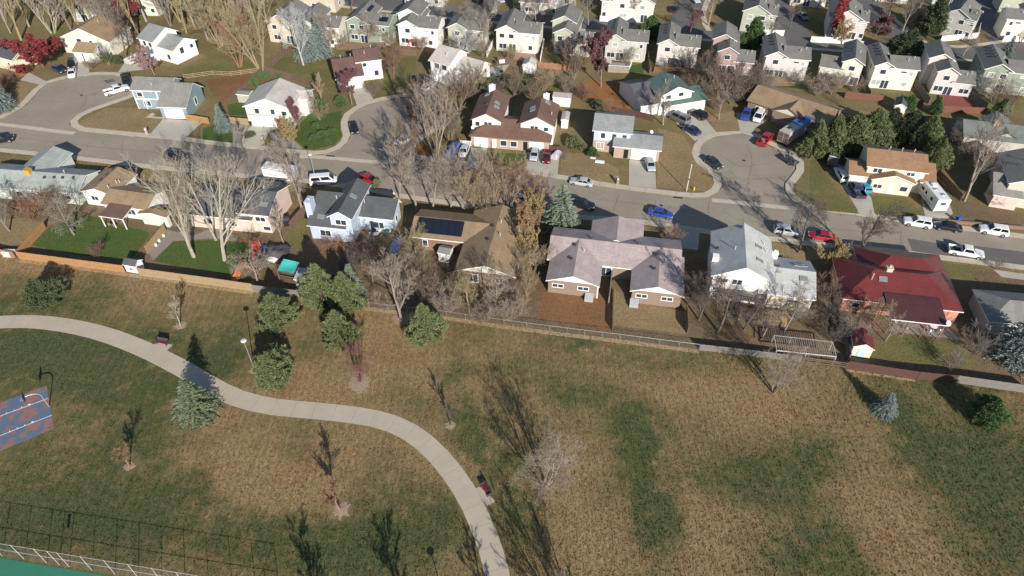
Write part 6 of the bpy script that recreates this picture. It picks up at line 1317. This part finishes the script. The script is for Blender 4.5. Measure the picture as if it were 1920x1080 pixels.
# ============================================================ park furniture, sheds, decks and small things
def single(name, label, cat, px, parts, rz=0.0, z=0.0, group=None):
    p = G(*px); root = empty(name, (p.x, p.y, z), rz); tag(root, label, cat, group)
    for n, b, m in parts: b.obj(n, m, root)
    return root
def B_(*a):
    b = MB(); b.box(*a); return b
def Tb(pts, r, n=8):
    b = MB(); b.tube(pts, r, n); return b
def La(prof, n=12, c=(0,0)):
    b = MB(); b.lathe(prof, n, c); return b
def lamp(label, px, hgt, world=None, arm=False):
    r = single('park_lamp' if not arm else 'street_lamp', label, 'lamp', px or (0,0), [('pole', Tb([(0,0,0),(0,0,hgt*0.5),(0,0,hgt-0.1)], [0.09,0.07,0.055]), M_STEEL), ('base', La([(0.22,0),(0.22,0.12),(0.12,0.3)]), M_CONC), ('lamp_head', La([(0.08,hgt-0.2),(0.42,hgt-0.08),(0.45,hgt+0.02),(0.30,hgt+0.14),(0.1,hgt+0.18)], 14), mat('lamp_gray', (0.5,0.51,0.52), 0.4))])
    if world is not None: r.location = (world.x, world.y, 0)
lamp('park lamp with round head beside the path and pine', (477,692), 6.2)
lamp('street lamp behind the tall bare tree and white trailer', (592,338), 6.0, arm=True)
lamp('park lamp standing on the lawn this side of the path bend', None, 5.6, world=from_tip((807,1033), 5.6))
def bench(label, px, ang):
    dk = M_DARKMETAL; rd = mat('bench_red', (0.17,0.02,0.03), 0.5)
    root = single('park_bench', label, 'bench', px, [('leg', B_(-0.85,-0.78,-0.28,0.28,0,0.42), dk), ('leg', B_(0.78,0.85,-0.28,0.28,0,0.42), dk), ('armrest', B_(-0.95,-0.88,-0.3,0.3,0.38,0.68), dk), ('armrest', B_(0.88,0.95,-0.3,0.3,0.38,0.68), dk)], ang, 0.03)
    for i in range(5): B_(-0.87,0.87,-0.26+0.1*i,-0.18+0.1*i,0.425,0.46).obj('slat', rd, root)
    b = MB(); b.hexa([(-0.93,0.26,0.45),(0.93,0.26,0.45),(0.93,0.31,0.45),(-0.93,0.31,0.45),(-0.93,0.4,0.98),(0.93,0.4,0.98),(0.93,0.45,0.98),(-0.93,0.45,0.98)]); b.obj('backrest', dk, root)
bench('red slat bench with dark frame above the upper path', (305,645), R(-14)); bench('red slat bench on the pad at the bend of the path', (911,921), R(-60))
# basketball hoop
p0 = G(92,762); cdir = (G(0,700)-G(92,662)).normalized(); cdir = (G(*d1(0,870))-G(*d1(390,714))).normalized()
pts = [(0,0,0),(0,0,2.4)]+[tuple(cdir*(1.25-1.25*math.cos(t))+Vector((0,0,2.4+0.9*math.sin(t)))) for t in (0.3,0.6,0.9,1.2,1.5)]+[tuple(cdir*1.75+Vector((0,0,3.3)))]
r = single('basketball_hoop', 'basketball hoop on a grey bent pole at the worn court', 'hoop', (92,762), [('pole', Tb(pts, 0.075, 8), M_STEEL)])
sd_ = Vector((-cdir.y, cdir.x, 0)); c0 = cdir*1.8+Vector((0,0,3.35)); b = MB()
b.hexa([tuple(c0+sd_*a*0.75+cdir*d+Vector((0,0,zv))) for zv in (-0.5,0.5) for a, d in ((-1,0),(1,0),(1,0.06),(-1,0.06))]); b.obj('backboard', mat('backboard_dark', (0.06,0.08,0.12), 0.5), r)
b = MB(); cc = c0+cdir*0.35+Vector((0,0,-0.3)); b.tube([tuple(cc+Vector((math.cos(t)*0.23, math.sin(t)*0.23, 0))) for t in [i*math.pi/6 for i in range(13)]], 0.018, 5); b.obj('rim', mat('rim_pale', (0.6,0.6,0.6), 0.5), r)
# tennis court and its tall fence
fa, fb = G(42,1052), G(181,1075); dv = (fb-fa).normalized(); nn = Vector((-dv.y, dv.x, 0)); corner = from_tip((513,1018), 3.4)
fa = corner-dv*70; 
sheet('tennis_court', [q.to_2d() for q in (fa-nn*0.3, corner-nn*0.3-dv*0.3, corner-nn*30-dv*0.3, fa-nn*30)], 0.02, TEN, skirt=-0.05)
def tall_fence():
    FH = 3.4; o = Vector(corner); root = empty('court_fence', o); tag(root, 'tall chain link fence with pale rails round the green court', 'fence'); rail = mat('rail_pale', (0.40,0.385,0.36), 0.5)
    runs = [(Vector((0,0,0)), -dv, 24), (Vector((0,0,0)), -nn, 7)]
    wire = MB(); s = 0.3
    n = int((2.9+FH)/s)
    for i in range(n+1):
        x = i*s; x0, z0 = (x,0.05) if x <= 2.9 else (2.9,0.05+x-2.9); x1, z1 = (x-FH+0.1,FH-0.05) if x-FH+0.1 >= 0 else (0,0.05+x)
        if z1 > z0+0.02:
            wire.tube([(x0,0,z0),(x1,0,z1)], 0.0028, 3, cap=False); wire.tube([(2.9-x0,0.006,z0),(2.9-x1,0.006,z1)], 0.0028, 3, cap=False)
    for z in (FH-0.03, FH*0.5): wire.tube([(0,0,z),(2.9,0,z)], 0.023, 6, cap=False)
    me = wire.mesh('panel', rail); pb = MB(); pb.tube([(0,0,0),(0,0,FH+0.05)], 0.036, 7); pme = pb.mesh('post', rail)
    for st, d, n in runs:
        a = math.atan2(d.y, d.x)
        for i in range(n):
            link('panel', me, root, st+d*2.9*i, (0,0,a)); link('post', pme, root, st+d*2.9*i, (0,0,a))
    g = -dv*2.9*9; link('post', pme, root, g-dv*1.25, (0,0,0))
    b = MB(); b.hexa([tuple(g-dv*(0.45+0.35*a)+Vector((0,0,zv))+nn*t) for zv in (2.3,3.2) for a, t in ((0,0.06),(1,0.06),(1,0.09),(0,0.09))]); b.obj('sign', M_DARKMETAL, root)
tall_fence()
# small buildings
def shed(label, A, Bp, dep, ze, wall, roof, ridge='v', sl=0.55, door=True, name='garden_shed', cat='shed', ov=0.15, dm=None, win=False):
    h = House(name, label, (A, Bp), wall, roof, cat=cat); a = h.loc(A); c = h.loc(Bp); w = c[0]-a[0]
    h.bl_from((-ov, w+ov, -ov, dep+ov), ze, ridge, sl, ov=ov)
    if door:
        b = MB(); b.box(-0.55,0.55,-0.03,0.03,0,min(1.8, ze-0.1)); x, y = h.spot(0, 'S', 0.5, 0.03); o = b.obj('door', dm or M_TRIM, h.root, False, (x,y,0.05))
    if win: h.win(0, 'S', 0.5, ze*0.55, 0.5, 0.45)
    return h
shed('white garden shed with two doors on the olive lawn', (980,137), (1002,139), 3.0, 2.0, WL['white'], SH['light'])
shed('white shed with dark roof beside the small conifer', (1673,213), (1693,217), 4.0, 1.9, WL['white'], SH['dark'])
shed('red roofed cream shed at the dark red fence', (1593,667), (1629,673), 3.2, 2.0, WL['cream'], SH['red'], dm=mat('door_paleblue', (0.45,0.6,0.7), 0.6))
shed('white playhouse with grey roof standing on the plank fence line', (238,509), (260,513), 1.7, 1.5, M_WHITE, SH['dark'], 'u', 0.7, door=False, name='playhouse', cat='playhouse', win=True)
shed('small white shed with grey roof behind the solar roof house', (823,490), (843,494), 2.0, 1.9, WL['offw'], SH['mid'], 'u', 0.4)
shed('low white shed with pinkish roof behind the brown duplex', (1036,198), (1068,201), 2.6, 2.1, WL['white'], SH['pink'], 'u', 0.35)
shed('grey tool shed beside the play deck under the pines', (557,540), (576,543), 2.0, 1.9, WL['pgray'], SH['paleg'], 'S', 0.3, door=False)
shed('small grey shed beside the cream house roof', (448,192), (470,194), 2.2, 2.0, WL['sage'], SH['mid'], 'u', 0.2, door=False)
shed('white shed between the duplex and the pale blue house', (1052,240), (1064,241), 3.5, 1.9, WL['white'], SH['light'], 'v', 0.3, door=False)
single('utility_box', 'white utility box at the end of the rust fence', 'utility box', (20,479), [('cabinet', B_(-1.0,1.0,-0.45,0.45,0.08,0.95), M_TRIM), ('lid', B_(-1.05,1.05,-0.5,0.5,0.955,1.05), M_WHITE), ('plinth', B_(-1.1,1.1,-0.55,0.55,0,0.075), M_CONC)], R(-4))
# white pergola: two beams, posts and rafters
p = [G(*q, 1.75) for q in (d4(785,388),d4(1232,435),d4(1205,325),d4(765,275))]; o = Vector((p[0].x, p[0].y, 0)); root = empty('pergola', o); tag(root, 'white slatted pergola over the back fence', 'pergola')
def bar(root, name, a, c, w, h, m):
    d = (c-a); L = d.length; b = MB(); b.box(0,L,-w/2,w/2,-h/2,h/2); q = d.to_track_quat('X','Z'); return b.obj(name, m, root, False, a-o, q.to_euler())
for a, c in ((p[0],p[1]),(p[3],p[2]),(p[0],p[3]),(p[1],p[2])): bar(root, 'beam', a, c, 0.09, 0.14, mat('beam_weathered', (0.46,0.43,0.39), 0.85))
NR_ = 26
for i in range(1, NR_): bar(root, 'rafter', p[0].lerp(p[1], i/NR_)+Vector((0,0,0.14)), p[3].lerp(p[2], i/NR_)+Vector((0,0,0.14)), 0.05, 0.09, mat('rafter_gray', (0.33,0.30,0.27), 0.8))
for q in (p[0], p[1], p[2], p[3], p[0].lerp(p[1],0.5), p[3].lerp(p[2],0.3)): bar(root, 'post', Vector((q.x,q.y,0)), Vector((q.x,q.y,1.66)), 0.08, 0.08, mat('beam_weathered', (0.46,0.43,0.39)))
def deck(label, px, z, m, rail=None, name='wooden_deck', planks=True, rm=None, skirt=None):
    P4 = [G(*q, z) for q in px]; o_ = Vector((P4[0].x, P4[0].y, 0)); root = empty(name, o_); tag(root, label, 'deck')
    L = (P4[1]-P4[0]).length; n = max(4, int(L/0.45)) if planks else 1
    for i in range(n):
        a, c = i/n+0.004, (i+1)/n-0.004; q = [P4[0].lerp(P4[1],a), P4[0].lerp(P4[1],c), P4[3].lerp(P4[2],c), P4[3].lerp(P4[2],a)]
        b = MB(); b.hexa([tuple(v-o_-Vector((0,0,0.06))) for v in q]+[tuple(v-o_) for v in q]); b.obj('board', m, root)
    if z > 0.3:
        for i in range(4):
            q = P4[i]*0.96+sum(P4, Vector())/4*0.04
            b = MB(); b.box(-0.07,0.07,-0.07,0.07,0,z-0.065); b.obj('post', m, root, False, Vector((q.x,q.y,0))-o_)
    if skirt:
        b = MB(); a, c = P4[0]-o_, P4[1]-o_; b.add([(a.x,a.y,0),(c.x,c.y,0),(c.x,c.y,z-0.07),(a.x,a.y,z-0.07)], [(0,1,2,3)]); b.obj('skirt', skirt, root)
    if rail:
        for i in rail:
            a, c = P4[i]-o_, P4[(i+1)%4]-o_; d = c-a; L = d.length; b = MB(); k = max(2, int(L/0.3))
            b.box(0,L,-0.04,0.04,0.85,0.93)
            for j in range(k+1): x = L*j/k; b.box(max(0,x-0.03),min(L,x+0.03),-0.03,0.03,0.0,0.845)
            b.obj('railing', rm or m, root, False, a, (0,0,math.atan2(d.y,d.x)))
    return root
WD = mat('deck_wood', (0.40,0.27,0.13), 0.8, 0.25, 2); WG = mat('deck_gray', (0.30,0.27,0.24), 0.9, 0.2, 2)
deck('wooden back deck behind the white chalet', [c5(650,925),c5(1085,985),c5(1090,885),c5(670,845)], 0.9, WD, skirt=FW['brown'])
deck('raised grey balcony deck on the white chalet', [c5(470,745),c5(880,815),c5(900,705),c5(620,660)], 2.6, WG, rail=(0,1), rm=M_DARKMETAL)
deck('red deck behind the pinkish grey house', [a5(1150,985),a5(1475,985),a5(1410,870),a5(1160,850)], 0.35, mat('deck_red', (0.27,0.07,0.06), 0.85, 0.15, 2))
deck('orange wooden deck under the dark canopy', [a4(410,640),a4(700,640),a4(700,590),a4(425,590)], 0.5, FW['orange'], rail=(0,), rm=FW['orange'])
deck('curved brown deck behind the pinkish white house', [a4(1390,750),a4(1680,740),a4(1640,690),a4(1390,690)], 0.9, FW['tan'], skirt=FW['brown'])
deck('grey deck behind the mauve house', [a4(945,715),a4(1160,720),a4(1160,660),a4(945,655)], 0.8, WG, rail=(0,1), rm=FW['gray'])
deck('white railed deck behind the grey beige house', [a4(0,620),a4(190,628),a4(215,565),a4(10,560)], 0.9, WG, rail=(0,1), rm=M_TRIM, skirt=FW['tan'])
deck('reddish patio behind the bright white house', [a3(900,545),a3(1180,545),a3(1180,485),a3(880,470)], 0.08, mat('patio_pink', (0.34,0.2,0.17), 0.9, 0.15, 2), planks=False)
deck('wooden slat steps in the chalet yard', [d4(620,295),d4(880,300),d4(880,225),d4(620,200)], 0.15, FW['brown'])
deck('orange brown porch roof slab beside the salmon house', [c6(430,1010),c6(640,1060),c6(590,960),c6(440,925)], 0.12, mat('patio_red', (0.26,0.13,0.09), 0.9, 0.2, 2), planks=False)
# play deck with turquoise cover
P4 = [G(*q, 2.0) for q in ((520,508),(551,514),(562,493),(532,486))]; o = Vector((P4[0].x,P4[0].y,0)); root = empty('play_tower', o); tag(root, 'brown play tower with a turquoise cloth top under the pines', 'play tower')
for q in P4: bar(root, 'post', Vector((q.x,q.y,0)), Vector((q.x,q.y,2.1)), 0.12, 0.12, FW['brown'])
for i in range(4):
    for zz in (2.05, 1.1, 0.8): bar(root, 'rail', Vector((P4[i].x,P4[i].y,zz)), Vector((P4[(i+1)%4].x,P4[(i+1)%4].y,zz)), 0.06, 0.16, FW['dark'] if zz < 1 else FW['brown'])
b = MB(); n = 8
V = []
for i in range(n+1):
    for j in range(n+1):
        q = P4[0].lerp(P4[1], i/n).lerp(P4[3].lerp(P4[2], i/n), j/n)-o; V.append((q.x, q.y, 2.12-0.25*math.sin(i/n*math.pi)*math.sin(j/n*math.pi)+random.Random(i*9+j).uniform(-0.03,0.03)))
b.add(V, [(i*(n+1)+j,(i+1)*(n+1)+j,(i+1)*(n+1)+j+1,i*(n+1)+j+1) for i in range(n) for j in range(n)]); b.obj('cloth_top', mat('cloth_turquoise', (0.06,0.50,0.44), 0.7, 0.1, 2), root, True)
b = MB(); b.hexa([tuple(q-o+Vector((0,0,-1.25))) for q in P4]+[tuple(q-o+Vector((0,0,-1.18))) for q in P4]); b.obj('platform', FW['brown'], root)
def slide(label, px, m, ang, m2):
    b = MB(); pts = [(0,0,1.5),(0.5,0,1.35),(1.4,0,0.6),(2.1,0,0.15)]
    for (x0,_,z0),(x1,_,z1) in zip(pts,pts[1:]): b.hexa([(x0,-0.3,z0-0.05),(x1,-0.3,z1-0.05),(x1,0.3,z1-0.05),(x0,0.3,z0-0.05),(x0,-0.3,z0),(x1,-0.3,z1),(x1,0.3,z1),(x0,0.3,z0)])
    r = MB()
    for s in (-1,1): r.tube([(x, s*0.33, z+0.1) for x,_,z in pts], 0.06, 5)
    l = MB()
    for s in (-0.3,0.3): l.tube([(-0.45,s,0),(0,s,1.5)], 0.05, 5)
    for z in (0.4,0.8,1.2): l.tube([(-0.45+z*0.3,-0.3,z),(-0.45+z*0.3,0.3,z)], 0.035, 5)
    o_ = single('toy_slide', label, 'slide', px, [('chute', b, m), ('side_rail', r, m), ('ladder', l, m2)], ang); o_.scale = (1.5,1.7,1.3); return o_
slide('orange plastic slide near the tan fence', (463,508), mat('plastic_orange', (0.65,0.16,0.03), 0.4), R(-115), mat('plastic_yellow', (0.6,0.35,0.05), 0.4)); slide('red plastic slide beside the blue sheet', (484,468), mat('plastic_red', (0.55,0.05,0.05), 0.4), R(-80), M_TRIM)
r = slide('red play set behind the white tract house', (770,90), mat('plastic_red', (0.55,0.05,0.05)), R(20), mat('plastic_red', (0.55,0.05,0.05)))
r = slide('small red play slide beside the green tract house', (645,84), mat('plastic_red', (0.55,0.05,0.05)), R(120), FW['red'])
# kerbside things
single('fire_hydrant', 'yellow fire hydrant beside the pale pole', 'hydrant', (1301,357), [('barrel', La([(0.16,0),(0.16,0.08),(0.11,0.1),(0.11,0.55),(0.14,0.56),(0.13,0.68),(0.06,0.78)]), mat('hydrant_yellow', (0.65,0.42,0.02), 0.5)), ('nozzle', Tb([(-0.2,0,0.42),(0.2,0,0.42)], 0.06), mat('hydrant_yellow', (0.65,0.42,0.02)))])
single('marker_pole', 'tall pale pole with a dark band on the tan lawn corner', 'pole', (1287,358), [('pole', Tb([(0,0,0),(0,0,5.9)], [0.10,0.075]), mat('pole_pale', (0.55,0.52,0.47), 0.7)), ('band', Tb([(0,0,2.6),(0,0,2.85)], 0.11), M_DARKMETAL), ('cap', La([(0.09,5.9),(0.13,5.95),(0.06,6.05)]), M_TRIM)])
def mailbox(label, px, brick=False):
    single('mailbox', label, 'mailbox', px, [('pedestal', B_(-0.22,0.22,-0.22,0.22,0,1.15), WL['pbrick'] if brick else FW['tan']), ('box', B_(-0.14,0.14,-0.3,0.25,1.155,1.4), M_TRIM)])
mailbox('pale brick mailbox on the brown front lawn', b1(1325,245), True); mailbox('brick mailbox at the kerb by the silver sedan', b3(1905,880), True); mailbox('tan mailbox at the pale blue house drive', b4(85,790)); mailbox('mailbox post at the cream house drive', b2(550,325)); mailbox('mailbox on the verge past the dark suv', (740,372))
def bin_(label, px, m):
    b = MB(); b.hexa([(-0.24,-0.28,0.08),(0.24,-0.28,0.08),(0.24,0.28,0.08),(-0.24,0.28,0.08),(-0.32,-0.36,1.0),(0.32,-0.36,1.0),(0.32,0.36,1.0),(-0.32,0.36,1.0)])
    single('wheelie_bin', label, 'bin', px, [('body', b, m), ('lid', B_(-0.34,0.34,-0.4,0.4,1.005,1.07), m), ('wheel', Tb([(-0.26,0.3,0.12),(0.26,0.3,0.12)], 0.12), M_RUBBER)], R(20))
BB = mat('bin_blue', (0.02,0.12,0.42), 0.5)
bin_('blue bin by the brick planter and black sedan', (1794,415), BB); bin_('blue bin at the pale blue house door', b4(125,545), BB); bin_('dark bin beside the cream house garage', b2(435,168), M_BLACK); bin_('dark bin at the far end of the rust roofed house', b5(640,765), M_BLACK)
for l, px, s, a in (('white board lying on the tan lawn', b3(1750,690), (1.9,0.9), -0.2), ('small white board on the tan lawn', b3(1690,655), (1.1,0.5), -0.3)):
    single('foam_board', l, 'board', px, [('board', B_(-s[0]/2,s[0]/2,-s[1]/2,s[1]/2,0.02,0.14), M_WHITE), ('edge_strip', B_(-s[0]/2,s[0]/2,s[1]/2+0.004,s[1]/2+0.05,0.02,0.1), M_TRIM)], a)
single('driveway_hoop', 'free standing basketball hoop with white board beside the white house', 'hoop', (941,136), [('pole', Tb([(0,0,0),(0,0,2.8),(0,-0.5,3.2)], 0.07), M_DARKMETAL), ('backboard', B_(-0.65,0.65,-0.55,-0.5,2.7,3.6), M_WHITE), ('base', B_(-0.4,0.4,-0.1,0.8,0,0.25), M_BLACK)], R(10))
single('brick_planter', 'low red brick planter wall along the kerb by the white suv', 'planter', (1850,424), [('wall', B_(-7,7,-0.2,0.2,0,0.5), WL['brick']), ('coping', B_(-7.05,7.05,-0.25,0.25,0.505,0.58), WL['tanbrick'])], R(-8.5))
for l, px in (('stacked pots on the paver patio by the plank divider', c1(1440,215)), ('pots at the middle of the plank divider', c1(1400,260)), ('pots at the lower end of the plank divider', c1(1370,300))):
    single('planter_pots', l, 'pots', px, [('pot', La([(0.2,0),(0.3,0.5),(0.32,0.55)]), M_DARKMETAL), ('pot', La([(0.18,0),(0.26,0.45)], c=(0.65,0.2)), M_TRIM)])
def chairset(label, px, m, n=4, seed=0):
    rnd = random.Random(seed); root = single('patio_set', label, 'patio furniture', px, [('table_top', La([(0.55,0.7),(0.55,0.74)]), m), ('table_leg', Tb([(0,0,0),(0,0,0.7)], 0.05), M_DARKMETAL)])
    for i in range(n):
        a = i*2*math.pi/n+rnd.random(); x, y = math.cos(a)*1.05, math.sin(a)*1.05; b = MB(); b.box(x-0.22,x+0.22,y-0.22,y+0.22,0.4,0.46); b.box(x-0.22+0.0,x+0.22,y+0.18*math.copysign(1,y),y+0.22*math.copysign(1,y),0.465,0.9)
        for sx in (-0.2,0.2):
            for sy in (-0.2,0.2): b.box(x+sx-0.02,x+sx+0.02,y+sy-0.02,y+sy+0.02,0,0.4)
        b.obj('chair', m, root)
chairset('patio table and chairs under the tan patio cover', c1(1050,95), mat('wicker', (0.2,0.16,0.12), 0.9), seed=1); chairset('white patio chairs behind the light blue house', c2(1560,500), M_TRIM, 3, 2); chairset('green covered grill and chairs by the light blue house wall', c2(1660,475), mat('cover_green', (0.02,0.12,0.09), 0.7), 2, 3); chairset('table and chairs in the duplex court', c4(655,545), M_STEEL, 4, 4); chairset('chairs under the dark red patio cover', d5(1230,150), M_TRIM, 4, 5); chairset('chairs on the salmon house patio slab', d5(1010,120), M_STEEL, 3, 6); chairset('table on the porch of the brown duplex', b3(1000,540), mat('cover_green', (0.02,0.12,0.09)), 3, 7); chairset('patio set behind the bright white tract house', a3(940,520), M_BLACK, 4, 8)
single('dark_fireplace', 'dark brick oven against the pink house wall', 'oven', c2(770,390), [('body', B_(-0.7,0.7,-0.5,0.5,0,1.1), M_BLACK), ('hood', B_(-0.5,0.5,-0.35,0.35,1.105,1.7), M_DARKMETAL)], 0.3)
